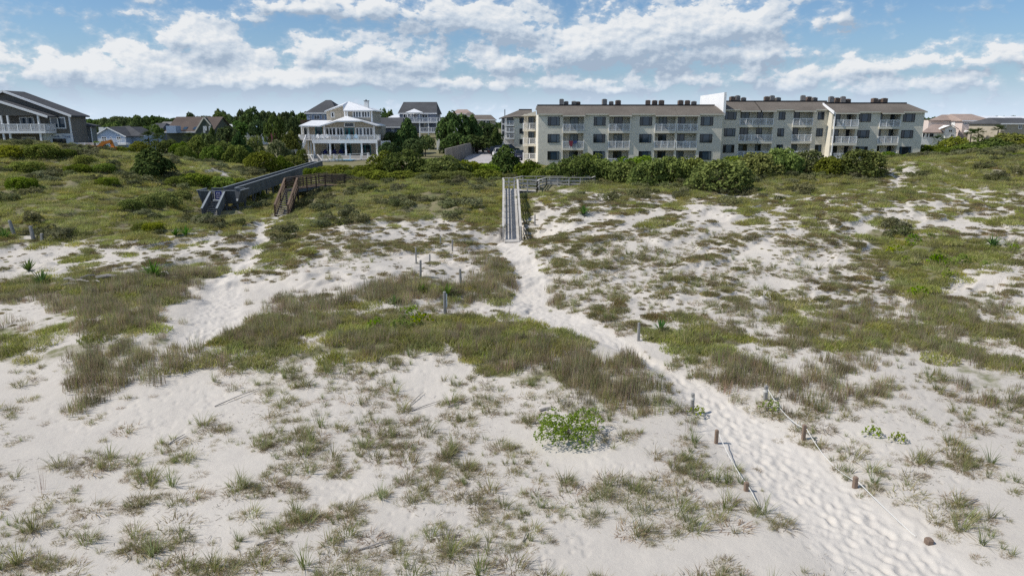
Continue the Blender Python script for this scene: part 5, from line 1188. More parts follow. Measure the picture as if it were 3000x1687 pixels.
t_.part('front_gable', MB().prism([W(*c7(850, 690), YP - 4), W(*c7(1060, 690), YP - 4), W(*c7(1060, 510), YP - 4), W(*c7(960, 445), YP - 4), W(*c7(850, 510), YP - 4)], (0, 3, 0)), 'siding_white')
t_.part('gable_roof', MB().prism([W(*c7(755, 515), YP - 4.3), W(*c7(985, 432), YP - 4.3), W(*c7(985, 432), YP + 1), W(*c7(755, 515), YP + 1)], (0, 0, -.2)).prism([W(*c7(985, 432), YP - 4.3), W(*c7(1115, 515), YP - 4.3), W(*c7(1115, 515), YP + 1), W(*c7(985, 432), YP + 1)], (0, 0, -.2)), 'roof_pink')
for a, b, c, d in ((915, 995, 525, 580), (860, 890, 550, 580), (1010, 1040, 550, 580), (950, 1025, 615, 685)): window(t_, Xp(*c7(a, c), YP - 4), Xp(*c7(b, c), YP - 4), Zp(c7(0, d)[1], YP - 4), Zp(c7(0, c)[1], YP - 4), YP - 4, 2, 'white_paint', 'glass', .1)
for a, b in ((415, 465), (488, 535), (545, 640)): window(t_, Xp(*c7(a, 590), YP - 3), Xp(*c7(b, 590), YP - 3), Zp(c7(0, 680)[1], YP - 3), Zp(c7(0, 586)[1], YP - 3), YP - 3, 1, 'white_paint', 'glass', .1)
zz = Zp(c7(0, 545)[1], YP - 3)
t_.part('terrace', MB().box(Xp(*c7(1370, 500), YP - 3), Xp(*c7(1900, 500), YP - 3), YP - 3, YP - .01, zz - .5, zz), 'white_paint'); rl = MB(); rail_run(rl, (Xp(*c7(1370, 500), YP - 3), YP - 2.9, zz), (Xp(*c7(1900, 500), YP - 3), YP - 2.9, zz), 1.1, .3, 2.6, .1); t_.part('terrace_railing', rl, 'white_paint')
gable_house('grey_gable_house', 'grey roofed house with white porch posts at the right edge', c7(1940, 0)[0], c7(2700, 0)[0], c7(0, 400)[1], c7(0, 600)[1], c7(0, 300)[1], 170, 12, 'x', 'siding_tan', 'roof_grey', px4(c7, (1955, 2030, 420, 490), (2270, 2340, 420, 520)), zb=2.6, hip=.12)
gable_house('white_roof_house', 'distant white metal roofed house above the right edge roofs', c7(1620, 0)[0], c7(2020, 0)[0], c7(0, 310)[1], c7(0, 400)[1], c7(0, 262)[1], 240, 12, 'x', 'siding_slate', 'roof_metal_white', px4(c7, (1760, 1820, 330, 375), (1835, 1880, 330, 375)), zb=2.6, hip=.08)
gable_house('white_roof_house', 'distant white roof farthest right behind the grey gabled house', c7(2080, 0)[0], c7(2600, 0)[0], c7(0, 310)[1], c7(0, 400)[1], c7(0, 268)[1], 255, 12, 'x', 'siding_slate', 'roof_metal_white', zb=2.6, hip=.08)

# ================================================================ boardwalks
def lerp(a, b, f): return Vector(a).lerp(Vector(b), f)
def plank_rails(T, a, b, heights, post_h, n, w=.045, hgt=.14, cap=True, mat='wood_silver', capmat=None, side=0, ground=True, postw=.1):
    """rails along a..b (deck line): posts, and boards at the given heights"""
    a, b = Vector(a), Vector(b); d = (b - a); d.z = 0; d.normalize(); s = Vector((d.y, -d.x, 0)) * side
    for i in range(n + 1):
        p = lerp(a, b, i / n); g = min(H(p.x, p.y) - .15, p.z - .2) if ground else p.z - .25
        T.part('rail_post', MB().box(p.x - postw / 2, p.x + postw / 2, p.y - postw / 2, p.y + postw / 2, g, p.z + post_h - .06), mat)
    for h in heights: T.part('rail', MB().beam(a + s * .08 + Vector((0, 0, h)), b + s * .08 + Vector((0, 0, h)), w, hgt), mat)
    if cap: T.part('rail_cap', MB().beam(a + Vector((0, 0, post_h - .035)), b + Vector((0, 0, post_h - .035)), .16, .045), capmat or mat)

# ---- the ramp in the middle
b0, b1 = W(1478, 713, 49.4), W(1522, 713, 49.4); t0, t1 = W(1478.5, 557, 64.6), W(1513, 557, 64.6)
b0.z = b1.z = min(b0.z, b1.z) + .12
T = Thing('beach_ramp', 'weathered grey wooden ramp with side rails leading up to the dune crossover', 'ramp', (0, 50, .9))
NPL = 92
for i in range(NPL):
    f0_, f1_ = i / NPL, (i + .93) / NPL; j = random.uniform(-.015, .015)
    a, b, c, d = lerp(b0, t0, f0_), lerp(b1, t1, f0_), lerp(b1, t1, f1_), lerp(b0, t0, f1_)
    T.part('plank', MB().prism([a + Vector((j, 0, 0)), b + Vector((j, 0, 0)), c + Vector((j, 0, 0)), d + Vector((j, 0, 0))], (0, 0, -.045)), 'wood_silver')
for a, b in ((b0, t0), (b1, t1)): T.part('stringer', MB().beam(a + Vector((.05, 0, -.17)), b + Vector((.05, 0, -.17)), .06, .24), 'wood_silver_dark')
up = Vector((0, 0, 0))
plank_rails(T, lerp(b0, t0, .03) - Vector((.09, 0, 0)), t0 - Vector((.09, 0, 0)), (.28, .56, .8), .98, 8, mat='wood_silver')
plank_rails(T, lerp(b1, t1, .03) + Vector((.09, 0, 0)), t1 + Vector((.09, 0, 0)), (.28, .56, .8), .98, 8, mat='wood_silver')
# ---- landing and walkway to the right
zl = t0.z
T = Thing('dune_crossover', 'grey wooden landing and railed walkway bending right along the hedge', 'walkway', (2, 67, zl - 1))
x0, x1 = t0.x - .15, Xp(1570, 560, 65)
def deck_planks(T, pts, n, mat='wood_silver'):
    a, b, c, d = [Vector(p) for p in pts]
    for i in range(n):
        f0_, f1_ = i / n, (i + .93) / n
        T.part('plank', MB().prism([lerp(a, d, f0_), lerp(b, c, f0_), lerp(b, c, f1_), lerp(a, d, f1_)], (0, 0, -.045)), mat)
deck_planks(T, [(x0, 64.65, zl), (x1, 64.65, zl - .12), (x1, 66.4, zl - .12), (x0, 66.4, zl)], 12)
T.part('joist', MB().box(x0, x1, 64.62, 64.68, zl - .42, zl - .18).box(x0, x1, 66.3, 66.38, zl - .42, zl - .18), 'wood_silver_dark')
w0, w1 = Xp(1552, 545, 69.3), Xp(1728, 545, 71)
zw = zl - .16
deck_planks(T, [(x1 - 1.9, 66.42, zl - .1), (x1 + .3, 66.42, zl - .1), (w0 + 1.6, 69.5, zw), (w0 - .6, 69.5, zw)], 16)
deck_planks(T, [(w0 - .6, 69.52, zw), (w1, 69.52, zw), (w1, 71.1, zw), (w0 - .6, 71.1, zw)], 11)
T.part('joist', MB().box(w0 - .6, w1, 69.46, 69.51, zw - .36, zw - .06), 'wood_silver_dark')
hs = (.3, .6)
plank_rails(T, (x0, 66.45, zl), (x1 - 1.95, 66.45, zl), hs, .98, 2); plank_rails(T, (x0, 64.7, zl), (x0, 66.45, zl), hs, .98, 1)
plank_rails(T, (t1.x + .12, 64.6, zl), (x1 + .1, 64.6, zl - .12), hs, .98, 2, capmat='wood_silver'); plank_rails(T, (x1 + .1, 64.6, zl - .12), (x1 + .35, 66.4, zl - .1), hs, .95, 1)
plank_rails(T, (x1 - 2.0, 66.5, zl), (w0 - .65, 71.1, zw), hs, .98, 3); plank_rails(T, (x1 + .35, 66.45, zl - .1), (w0 + 1.6, 69.48, zw), hs, .95, 2)
plank_rails(T, (w0 + 1.6, 69.48, zw), (w1, 69.48, zw), hs, .95, 4); plank_rails(T, (w0 - .65, 71.12, zw), (w1, 71.12, zw), hs, .95, 5); plank_rails(T, (w1, 69.48, zw), (w1 + .5, 71.12, zw), hs, .95, 1)

# ---- the grey stair, platform and long walkway of the beach house
def c8(cx, cy): return 540 + cx / 4.6, 440 + cy / 4.6
YF_ = 65.2
xa, xb = Xp(*c8(150, 548), YF_), Xp(*c8(742, 545), YF_); ztop = Zp(c8(0, 546)[1], YF_); zdk = ztop - .98; fl = .42
T = Thing('dune_platform', 'grey wooden platform with flared bench walls, a stair and a long boarded walkway', 'walkway', (xa + 2, 66, 1.2))
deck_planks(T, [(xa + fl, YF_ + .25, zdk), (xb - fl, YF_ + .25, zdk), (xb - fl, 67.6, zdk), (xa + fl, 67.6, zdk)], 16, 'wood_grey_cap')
gx0, gx1 = Xp(*c8(362, 560), YF_), Xp(*c8(520, 560), YF_)         # stair opening
def flare(name, a, b, out):
    """boarded wall leaning outwards from the deck edge a..b (top line moved by out)"""
    a, b, o = Vector(a), Vector(b), Vector(out); L = (b - a).length; n = max(2, int(L / .15))
    for i in range(n):
        p, q = a.lerp(b, i / n), a.lerp(b, (i + .92) / n)
        T.part('board', MB().prism([p - Vector((0, 0, .25)), q - Vector((0, 0, .25)), q + o + Vector((0, 0, .96)), p + o + Vector((0, 0, .96))], (-o.x * .08 if abs(o.x) > .01 else 0, .03 if abs(o.x) < .01 else 0, 0) if abs(o.x) < .01 else (.03, 0, 0)), 'wood_grey')
    T.part('wall_cap', MB().beam(a + o + Vector((0, 0, .98)), b + o + Vector((0, 0, .98)), .16, .045), 'wood_grey_cap')
fy = YF_ + .25
flare('l', (xa + fl, fy, zdk), (gx0, fy, zdk), (0, -.25, 0)); flare('r', (gx1, fy, zdk), (xb - fl, fy, zdk), (0, -.25, 0))
flare('s', (xa + fl, fy, zdk), (xa + fl, 67.6, zdk), (-fl, 0, 0)); flare('s', (xb - fl, fy, zdk), (xb - fl, 67.6, zdk), (fl, 0, 0))
L0, R0 = W(*c8(520, 500), 68.0), W(*c8(690, 495), 68.0); L1, R1 = W(*c8(1740, 150), 116.5), W(*c8(1858, 142), 118.5)
for p in (L0, R0, L1, R1): p.z = ztop + .02
flare('b', (xa + fl, 67.6, zdk), (L0.x, 67.6, zdk), (0, .15, 0)); flare('b', (R0.x, 67.6, zdk), (xb - fl, 67.6, zdk), (0, .15, 0))
T.part('gate_beam', MB().beam((gx0, fy - .25, zdk + .96), (gx1, fy - .25, zdk + .96), .14, .05), 'wood_grey_cap')
for x in (xa + fl, (xa + xb) / 2 + .6, xb - fl):
    for yy in (fy + .1, 67.4):
        T.part('support_post', MB().box(x - .08, x + .08, yy - .08, yy + .08, H(x, yy) - .3, zdk - .26), 'wood_grey')
T.part('cross_brace', MB().beam((xb - fl - 1.6, fy + .1, H(xb - 1.5, fy)), (xb - fl, fy + .1, zdk - .3), .05, .12).beam((xb - fl, fy + .12, H(xb, fy)), (xb - fl - 1.6, fy + .12, zdk - .3), .05, .12), 'wood_grey')
# stair
sb = W(*c8(350, 965), 60.6); sb.z = H(sb.x, sb.y) + .05; st = Vector(((gx0 + gx1) / 2, fy - .1, zdk)); NS = 10; hw = .58
for i in range(NS):
    p = lerp(sb, st, (i + .5) / NS); r_ = (st.z - sb.z) / NS; k = (st.y - sb.y) / NS
    tr = T.part('stair_tread', MB().box(p.x - hw, p.x + hw, p.y - k * .55, p.y + k * .5, p.z + r_ * .5 - .05, p.z + r_ * .5), 'wood_grey'); T.part('lit_nosing', MB().box(p.x - hw, p.x + hw, p.y - k * .72, p.y - k * .551, p.z + r_ * .5 - .055, p.z + r_ * .5 + .005), 'wood_silver', tr)  # paler strip puts the lit front edge of the tread into the colour
    T.part('stair_riser', MB().box(p.x - hw, p.x + hw, p.y + k * .38, p.y + k * .42, p.z + r_ * .5 + .004, p.z + r_ * 1.5 - .055), 'wood_grey')
for s in (-1, 1):
    o = Vector((s * (hw + .06), 0, 0)); n = 24
    a, b = sb + o, st + o
    m_ = []
    for i in range(n):
        p, q = a.lerp(b, i / n), a.lerp(b, (i + .93) / n)
        T.part('board', MB().prism([p - Vector((0, 0, .12)), q - Vector((0, 0, .12)), q + Vector((0, 0, .9)), p + Vector((0, 0, .9))], (s * .035, 0, 0)), 'wood_grey')
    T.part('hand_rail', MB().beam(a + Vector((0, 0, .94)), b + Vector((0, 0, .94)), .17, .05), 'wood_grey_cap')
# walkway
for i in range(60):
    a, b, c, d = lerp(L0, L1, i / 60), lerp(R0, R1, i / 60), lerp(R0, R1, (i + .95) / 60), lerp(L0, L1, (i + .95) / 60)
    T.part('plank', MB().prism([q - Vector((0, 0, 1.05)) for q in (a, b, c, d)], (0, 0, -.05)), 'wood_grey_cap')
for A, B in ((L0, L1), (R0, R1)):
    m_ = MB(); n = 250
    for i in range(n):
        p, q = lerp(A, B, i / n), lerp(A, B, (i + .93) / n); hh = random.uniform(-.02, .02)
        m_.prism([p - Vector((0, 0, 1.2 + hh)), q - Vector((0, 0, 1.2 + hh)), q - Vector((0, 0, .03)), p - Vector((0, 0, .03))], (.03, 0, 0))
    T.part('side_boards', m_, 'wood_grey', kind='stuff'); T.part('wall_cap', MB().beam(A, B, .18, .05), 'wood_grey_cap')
for i in range(1, 17):
    f = i / 17
    for A, B in ((L0, L1), (R0, R1)):
        p = lerp(A, B, f); g = H(p.x, p.y) - .3
        if g < p.z - 1.5: T.part('support_post', MB().box(p.x - .08, p.x + .08, p.y - .08, p.y + .08, g, p.z - 1.1), 'wood_grey')
for i in (2, 4, 7):
    p, q = lerp(R0, R1, i / 17), lerp(R0, R1, (i + .45) / 17); T.part('cross_brace', MB().beam((p.x, p.y, H(p.x, p.y)), (q.x, q.y, q.z - 1.3), .05, .12), 'wood_grey')
e0, e1 = W(*c8(1690, 78), 121.5), W(*c8(1795, 80), 122); e0.z = e1.z = ztop + .9
for A, B in ((L1, e0), (R1, e1)):
    T.part('ramp_side', MB().prism([A - Vector((0, 0, 1.2)), B - Vector((0, 0, 1.2)), B, A], (.05, 0, 0)), 'wood_grey'); T.part('wall_cap', MB().beam(A, B, .18, .06), 'wood_silver')
deck_planks(T, [L1 - Vector((0, 0, 1.05)), R1 - Vector((0, 0, 1.05)), e1 - Vector((0, 0, 1.2)), e0 - Vector((0, 0, 1.2))], 10, 'wood_grey_cap')
# gate sign
S = Thing('gate_sign', 'blue notice board with pale lines of writing hung at the head of the grey stair', 'sign', ((gx0 + gx1) / 2, fy + .3, zdk))
sx_, sz = Xp(*c8(447, 600), fy), zdk
S.part('board', MB().prism([(sx_ - .3, fy + .2, sz + .12), (sx_ + .3, fy + .2, sz + .12), (sx_ + .3, fy + .2, sz + .78), (sx_ + .2, fy + .2, sz + .9), (sx_ - .2, fy + .2, sz + .9), (sx_ - .3, fy + .2, sz + .78)], (0, .03, 0)), 'sign_blue')
m_ = MB()
for i, (w_, h_) in enumerate(((.36, .74), (.44, .6), (.46, .42), (.4, .28))):
    x = sx_ - w_ / 2
    while x < sx_ + w_ / 2 - .03:
        l = random.uniform(.04, .1); m_.box(x, min(x + l, sx_ + w_ / 2), fy + .188, fy + .198, sz + h_ - .025, sz + h_ + .025); x += l + .02
S.part('lettering', m_, 'white_paint')
S.part('sign_post', MB().box(sx_ - .4, sx_ - .34, fy + .18, fy + .24, sz, sz + .9).box(sx_ + .34, sx_ + .4, fy + .18, fy + .24, sz, sz + .9), 'rope_white')

# ---- the brown stair and footbridge
zs = H(-20.9, 63.2) + .05
bb = [W(*c8(1235, 885), 63.0), W(*c8(1395, 885), 63.0)]; tt = [W(*c8(1372, 505), 67.2), W(*c8(1520, 505), 67.2)]
for p in bb: p.z = zs
zt_ = 3.05
for p in tt: p.z = zt_
T = Thing('brown_stair', 'dark brown wooden stair and curved footbridge with slatted rails', 'walkway', (bb[0].x + .6, 64, zs))
NS = 13; ry = (zt_ - zs) / NS; ky = 4.2 / NS
for i in range(NS):
    a, b = lerp(bb[0], tt[0], (i + .5) / NS), lerp(bb[1], tt[1], (i + .5) / NS); z_ = a.z + ry * .5
    T.part('stair_tread', MB().box(a.x, b.x, a.y - ky * .65, a.y + ky * .45, z_ - .05, z_), 'wood_brown')
    T.part('lit_nosing', MB().box(a.x, b.x, a.y - ky * .8, a.y - ky * .651, z_ - .05, z_ + .005), 'wood_silver')  # silver strip paints a lit tread edge, as on the grey stair
for k in (0, 1):
    o = Vector((-.06 if k == 0 else .06, 0, 0)); A, B = bb[k] + o, tt[k] + o
    T.part('stringer', MB().beam(A - Vector((0, 0, .08)), B - Vector((0, 0, .08)), .06, .3), 'wood_brown')
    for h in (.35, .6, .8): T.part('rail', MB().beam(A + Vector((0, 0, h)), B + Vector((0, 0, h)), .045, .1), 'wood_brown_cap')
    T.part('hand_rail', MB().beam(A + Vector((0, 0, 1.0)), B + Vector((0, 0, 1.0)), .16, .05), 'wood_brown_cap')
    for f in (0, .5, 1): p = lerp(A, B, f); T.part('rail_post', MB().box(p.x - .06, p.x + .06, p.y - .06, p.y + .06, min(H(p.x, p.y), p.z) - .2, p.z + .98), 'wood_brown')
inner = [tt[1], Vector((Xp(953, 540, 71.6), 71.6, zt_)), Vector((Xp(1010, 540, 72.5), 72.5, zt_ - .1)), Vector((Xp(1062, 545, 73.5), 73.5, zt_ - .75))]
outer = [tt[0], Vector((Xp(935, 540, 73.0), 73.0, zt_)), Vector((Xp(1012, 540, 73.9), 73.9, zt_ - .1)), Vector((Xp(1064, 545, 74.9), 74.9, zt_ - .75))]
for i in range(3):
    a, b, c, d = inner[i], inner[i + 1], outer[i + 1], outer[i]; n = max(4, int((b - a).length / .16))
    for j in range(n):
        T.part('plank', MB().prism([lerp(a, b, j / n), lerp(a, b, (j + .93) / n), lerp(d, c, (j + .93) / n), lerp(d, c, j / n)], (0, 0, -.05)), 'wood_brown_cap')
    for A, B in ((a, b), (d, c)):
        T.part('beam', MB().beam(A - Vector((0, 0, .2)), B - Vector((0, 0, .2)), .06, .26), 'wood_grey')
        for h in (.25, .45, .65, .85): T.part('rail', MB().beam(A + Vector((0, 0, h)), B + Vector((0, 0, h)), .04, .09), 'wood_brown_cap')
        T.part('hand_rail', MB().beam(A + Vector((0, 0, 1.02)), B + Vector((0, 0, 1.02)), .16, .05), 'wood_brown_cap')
        k = max(1, round((B - A).length / 1.6))
        for j in range(k + 1 if i == 2 else k): p = lerp(A, B, j / k); T.part('rail_post', MB().box(p.x - .06, p.x + .06, p.y - .06, p.y + .06, H(p.x, p.y) - .2, p.z + 1.0), 'wood_brown')

# ================================================================ posts, rope, driftwood
def on_ground(px, py):
    """the place where the sight line of a photograph pixel meets the ground"""
    Ys = np.exp(np.linspace(math.log(9), math.log(110), 400)); z = height(AX(px, py) * Ys, Ys); l = CAM_Z + AZ(py) * Ys
    i = int(np.argmax(l <= z)) if (l <= z).any() else -1
    return Vector((AX(px, py) * Ys[i], Ys[i], z[i]))
def c9(cx, cy): return 2000 + cx / 2.05, 980 + cy / 2.05
def post(name, label, px, py, h, w, mat, group=None, lean=(0, 0), taper=1.0, wrap=False, cap=True):
    p = on_ground(px, py); T = Thing(name, label, 'post', p, group)
    t_ = p + Vector((lean[0], lean[1], h)); m_ = MB(); c = w * .18
    def ring(q, s, zz): 
        a = w / 2 * s; return [(q.x + dx, q.y + dy, zz) for dx, dy in ((-a + c, -a), (a - c, -a), (a, -a + c), (a, a - c), (a - c, a), (-a + c, a), (-a, a - c), (-a, -a + c))]
    r0, r1, r2 = ring(p, 1, p.z - .4), ring(t_, taper, t_.z - w * .18), ring(t_, taper * .72, t_.z)
    m_.add(r0 + r1 + r2, [tuple(range(8))[::-1], tuple(range(16, 24))] + [(i, (i + 1) % 8, 8 + (i + 1) % 8, 8 + i) for i in range(8)] + [(8 + i, 8 + (i + 1) % 8, 16 + (i + 1) % 8, 16 + i) for i in range(8)])
    T.part('shaft', m_, mat)
    if wrap:
        q = MB()
        for k in range(3): q.tube([(p.x, p.y, t_.z - .16 - .03 * k), (p.x, p.y, t_.z - .132 - .03 * k)], w * .62, 10)
        T.part('rope_wrap', q, 'rope_white')
    T.top = t_; return T
g1 = 'rope posts along the path'
right = [post('rope_post', 'grey rope post with white rope wrapped on top, right of the path by the reeds', *c9(495, 395), .5, .12, 'post_grey', g1, wrap=True), post('rope_post', 'brown square rope post, middle one on the right side of the path', *c9(723, 638), .47, .105, 'post_wood', g1), post('rope_post', 'brown square rope post nearest the camera on the right of the path', *c9(1032, 924), .31, .115, 'post_wood', g1)]
left = [post('rope_post', 'grey rope post with white wrapping left of the path in the reeds', *c9(55, 470), .66, .105, 'post_grey', g1, wrap=True), post('rope_post', 'brown rope post, middle one on the left side of the path', *c9(200, 660), .42, .10, 'post_wood', g1), post('rope_post', 'short brown rope post nearest the camera on the left of the path', *c9(380, 940), .24, .11, 'post_wood', g1)]
stub = post('post_stub', 'low brown post stub almost buried in sand at the lower right', *c9(1475, 1262), .13, .16, 'post_wood', None)
def rope(label, pts, sags):
    m_ = MB(); path = []
    for (a, b), s in zip(zip(pts[:-1], pts[1:]), sags):
        for i in range(13):
            f = i / 12; p = lerp(a, b, f); p.z -= s * 4 * f * (1 - f); path.append(p)
    for p in path: p.z = max(p.z, H(p.x, p.y) + .012)
    keep = [path[0]] + [q for p_, q in zip(path[:-1], path[1:]) if (q - p_).length > .02]
    m_.tube(keep, .0125, 6); o = link('rope', m_.mesh('rope', 'rope_white', keep[0]), None, keep[0]); tag(o, label, 'rope', 'white ropes along the path')
dz = Vector((.05, -.06, -.12))
e_r = on_ground(*c9(1400, 1215)); e_l = on_ground(*c9(490, 1075))
rope('long white rope sagging between the posts on the right of the path', [right[0].top + dz, right[1].top + dz, right[2].top + dz, e_r], [.22, .25, .02])
rope('white rope running low between the posts on the left of the path', [left[1].top + dz, left[2].top + dz, e_l], [.1, .01])
def c10(cx, cy): return 750 + cx / 3.435, 560 + cy / 3.435
t_ = post('marker_post', 'tall dark wooden post with a narrow white plate in the middle of the dune', *c10(1902, 1235), 1.02, .13, 'post_grey')
p = t_.top; t_.part('plate', MB().box(p.x + .07, p.x + .1, p.y - .05, p.y + .09, p.z - .72, p.z - .12), 'white_paint')
for (cx, cy, h, w, lab, ln) in ((1977, 606, .75, .09, 'thin grey stake left of the ramp, nearest the ramp foot', 0), (1612, 732, .95, .085, 'thin grey stake standing alone on the pale sand left of the ramp', 0), (1655, 882, .95, .115, 'grey stake rising out of the reed edge below the pale sand', .03), (2064, 946, .85, .12, 'leaning grey stake beside the sand hollow in front of the ramp', -.04), (1747, 722, .5, .09, 'short grey stake half hidden by grass near the pale sand', .02), (1858, 555, .55, .08, 'small distant grey stake farthest up the slope left of the ramp', 0)):
    post('wooden_stake', lab, *c10(cx, cy), h, w, 'post_grey', 'old stakes left of the ramp', (ln, 0), .9)
for (px, py, h, lab, ln) in ((46, 692, 1.0, 'weathered leaning grey stump post at the far left, leftmost of three', -.25), (101, 706, .95, 'weathered grey stump post at the far left, middle of three', -.12), (124, 712, .6, 'squat dark stump at the far left, rightmost of three', .05), (1870, 1000, .75, 'grey post standing at the bend of the path among dark grass', 0), (1450, 655, 0.001, '', 0), (1567, 662, .8, 'thin grey stake on the sand bank right of the ramp', 0)):
    if h > .1: post('wooden_stake', lab, px, py, h, .22 if px < 200 else .12, 'post_grey', None, (ln, 0), .8)
def c11(cx, cy): return cx / 3.435, 560 + cy / 3.435
for i, (x0, y0, x1, y1, w) in enumerate(((650, 915, 750, 935, .1), (970, 900, 1190, 880, .12), (810, 900, 960, 880, .06), (720, 950, 900, 945, .07), (620, 985, 780, 960, .05), (1640, 850, 1700, 865, .08), (930, 940, 1010, 945, .06))):
    a, b = on_ground(*c11(x0, y0)), on_ground(*c11(x1, y1)); a.z += .1; b.z += .14; m = lerp(a, b, .5) + Vector((0, .06, .06))
    o = link('driftwood_branch', MB().tube([a, m, b], [w, w * .85, w * .5], 6).mesh('driftwood_branch', 'driftwood', a), None, a)
    tag(o, f'bleached driftwood branch in the left dune grass, {ORD[i]} of the pile from the camera', 'driftwood', 'driftwood in the left dune grass')
def c12(cx, cy): return 1000 + cx / 2.05, 980 + cy / 2.05
def c13(cx, cy): return cx / 2.05, 980 + cy / 2.05
for f, x0, y0, x1, y1, w, lab in ((c12, 410, 435, 495, 350, .018, 'thin dead reed stem on the sand pointing up and right, upper of a pair'), (c12, 420, 470, 590, 412, .018, 'thin dead reed stem on the sand, lower of the pair'), (c12, 1190, 470, 1255, 455, .05, 'short bleached stick beside the bright green bush'), (c13, 1015, 665, 1110, 610, .022, 'dark dead reed stem on the bare sand at the left'), (c12, 640, 445, 770, 400, .02, 'pale dead reed stem just below the tall grass'), (c12, 100, 1300, 350, 1235, .02, 'long dead stem lying among the tufts near the bottom'), (c13, 1540, 1275, 1650, 1250, .02, 'dead stem lying between tufts at the lower left'), (c13, 1290, 440, 1560, 340, .018, 'long grey dead reed lying right of the tall grass at the left'), (c12, 1090, 1258, 1115, 1205, .02, 'short upright leaning dead stem in the lower middle'), (c9, 1680, 1045, 1770, 1005, .03, 'small grey stick on the sand at the right edge')):
    a, b = on_ground(*f(x0, y0)), on_ground(*f(x1, y1)); a.z += .02; b.z += .05
    o = link('dead_stem', MB().tube([a, lerp(a, b, .5) + Vector((0, 0, .02)), b], [w, w * .8, w * .4], 5).mesh('dead_stem', 'driftwood', a), None, a); tag(o, lab, 'stick', 'dead stems on the sand')

# ================================================================ parking lot, cars and digger
zl_ = 2.62
ps = [W(*q, Yz(q[1], zl_)) for q in ((1350, 482), (1500, 484), (1552, 484), (1552, 470), (1545, 452), (1500, 437), (1400, 436), (1372, 448))]
lot = link('parking_lot', MB().slab([Vector((p.x, p.y, zl_)) for p in ps], .5).mesh('parking_lot', 'asphalt', (0, 0, 0))); tag(lot, 'pale grey parking lot beside the condominium', None, None, 'structure')
lw = link('lawn', MB().slab([W(1500, 442, Yz(442, 2.66)), W(1580, 442, Yz(442, 2.66)), W(1580, 460, Yz(460, 2.66)), W(1530, 460, Yz(460, 2.66))], .3).mesh('lawn', leafmat('lawn_green', [(.10, .17, .03), (.14, .22, .04)], 0, 0)), None); tag(lw, 'bright mown lawn beside the condominium', None, None, 'structure')
RW = Thing('retaining_wall', 'curved weathered retaining wall along the left side of the parking lot', 'wall', W(1340, 460, 130))
pp = [W(*c4(930, 935), 122), W(*c4(1100, 890), 132), W(*c4(1230, 850), 146), W(*c4(1330, 830), 162), W(*c4(1370, 825), 172)]
for i in range(4):
    a, b = pp[i], pp[i + 1]; n = 4
    for j in range(n):
        p, q = lerp(a, b, j / n), lerp(a, b, (j + .985) / n)
        RW.part('panel', MB().prism([(p.x, p.y, 2.2), (q.x, q.y, 2.2), (q.x, q.y, q.z + .7), (p.x, p.y, p.z + .7)], (-.3, .1, 0)), 'stone_wall')
def car(paint, suv=True, truck=False):
    r = link('parked_car', None); L, Wd, h0, h1 = 4.7, 1.85, 1.0, 1.72 if suv else 1.45
    def sect(x, z0, z1, w): return [(x, -w / 2, z0), (x, w / 2, z0), (x, w / 2 * .96, z1), (x, -w / 2 * .96, z1)]
    prof = [(-L / 2, .42, .80, .8), (-L / 2 + .12, .3, .98, .95), (-1.2, .28, 1.03, 1), (.4, .28, 1.02, 1), (1.1, .28, .98, 1), (L / 2 - .25, .3, .86, .94), (L / 2, .42, .68, .78)]
    m_ = MB(); ring = []
    for x, z0, z1, w in prof: ring += sect(x, z0, z1, Wd * w)
    m_.add(ring, [(0, 1, 2, 3)[::-1], tuple(range(24, 28))] + [(4 * i + k, 4 * i + (k + 1) % 4, 4 * i + 4 + (k + 1) % 4, 4 * i + 4 + k) for i in range(6) for k in range(4)])
    b = link('body', m_.mesh('body', paint), r)
    x_r = -2.1 if suv and not truck else -1.7
    if truck: x_r = -.6
    cab = MB().hexa([(x_r, -.84, 1.0), (1.2, -.84, .98), (1.2, .84, .98), (x_r, .84, 1.0), (x_r + .25, -.66, h1), (.45, -.66, h1), (.45, .66, h1), (x_r + .25, .66, h1)]); link('cabin_glass', cab.mesh('cabin_glass', 'glass'), r)
    link('roof', MB().hexa([(x_r + .2, -.69, h1 - .1), (.52, -.69, h1 - .1), (.52, .69, h1 - .1), (x_r + .2, .69, h1 - .1), (x_r + .35, -.6, h1 + .03), (.4, -.6, h1 + .03), (.4, .6, h1 + .03), (x_r + .35, .6, h1 + .03)]).mesh('roof', paint), r)
    pl = MB()
    for s in (-1, 1):
        for xb_, xt in ((x_r, x_r + .25), ((x_r + 1.2) / 2, (x_r + .7) / 2), (1.2, .45)): pl.beam((xb_, s * .845, 1.0), (xt, s * .67, h1 - .05), .07, .05)
    link('pillar', pl.mesh('pillar', paint), r)
    tyre = MB().tube([(0, -.11, 0), (0, .11, 0)], .36, 14).mesh('tyre', 'tyre'); rim = MB().tube([(0, -.118, 0), (0, .118, 0)], .21, 10).mesh('rim', 'rim')
    for x in (-1.42, 1.42):
        for s in (-1, 1): w = link('wheel', tyre, r, (x, s * .84, .36)); link('rim', rim, w)
    hl = MB().box(-.05, .05, -.2, .2, -.07, .07)
    me_h, me_t = hl.mesh('headlight', 'lamp_glass'), hl.mesh('tail_light', 'tail_red')
    for s in (-1, 1): link('headlight', me_h, r, (L / 2 - .12, s * .62, .74)); link('tail_light', me_t, r, (-L / 2 + .1, s * .72, .82))
    return r
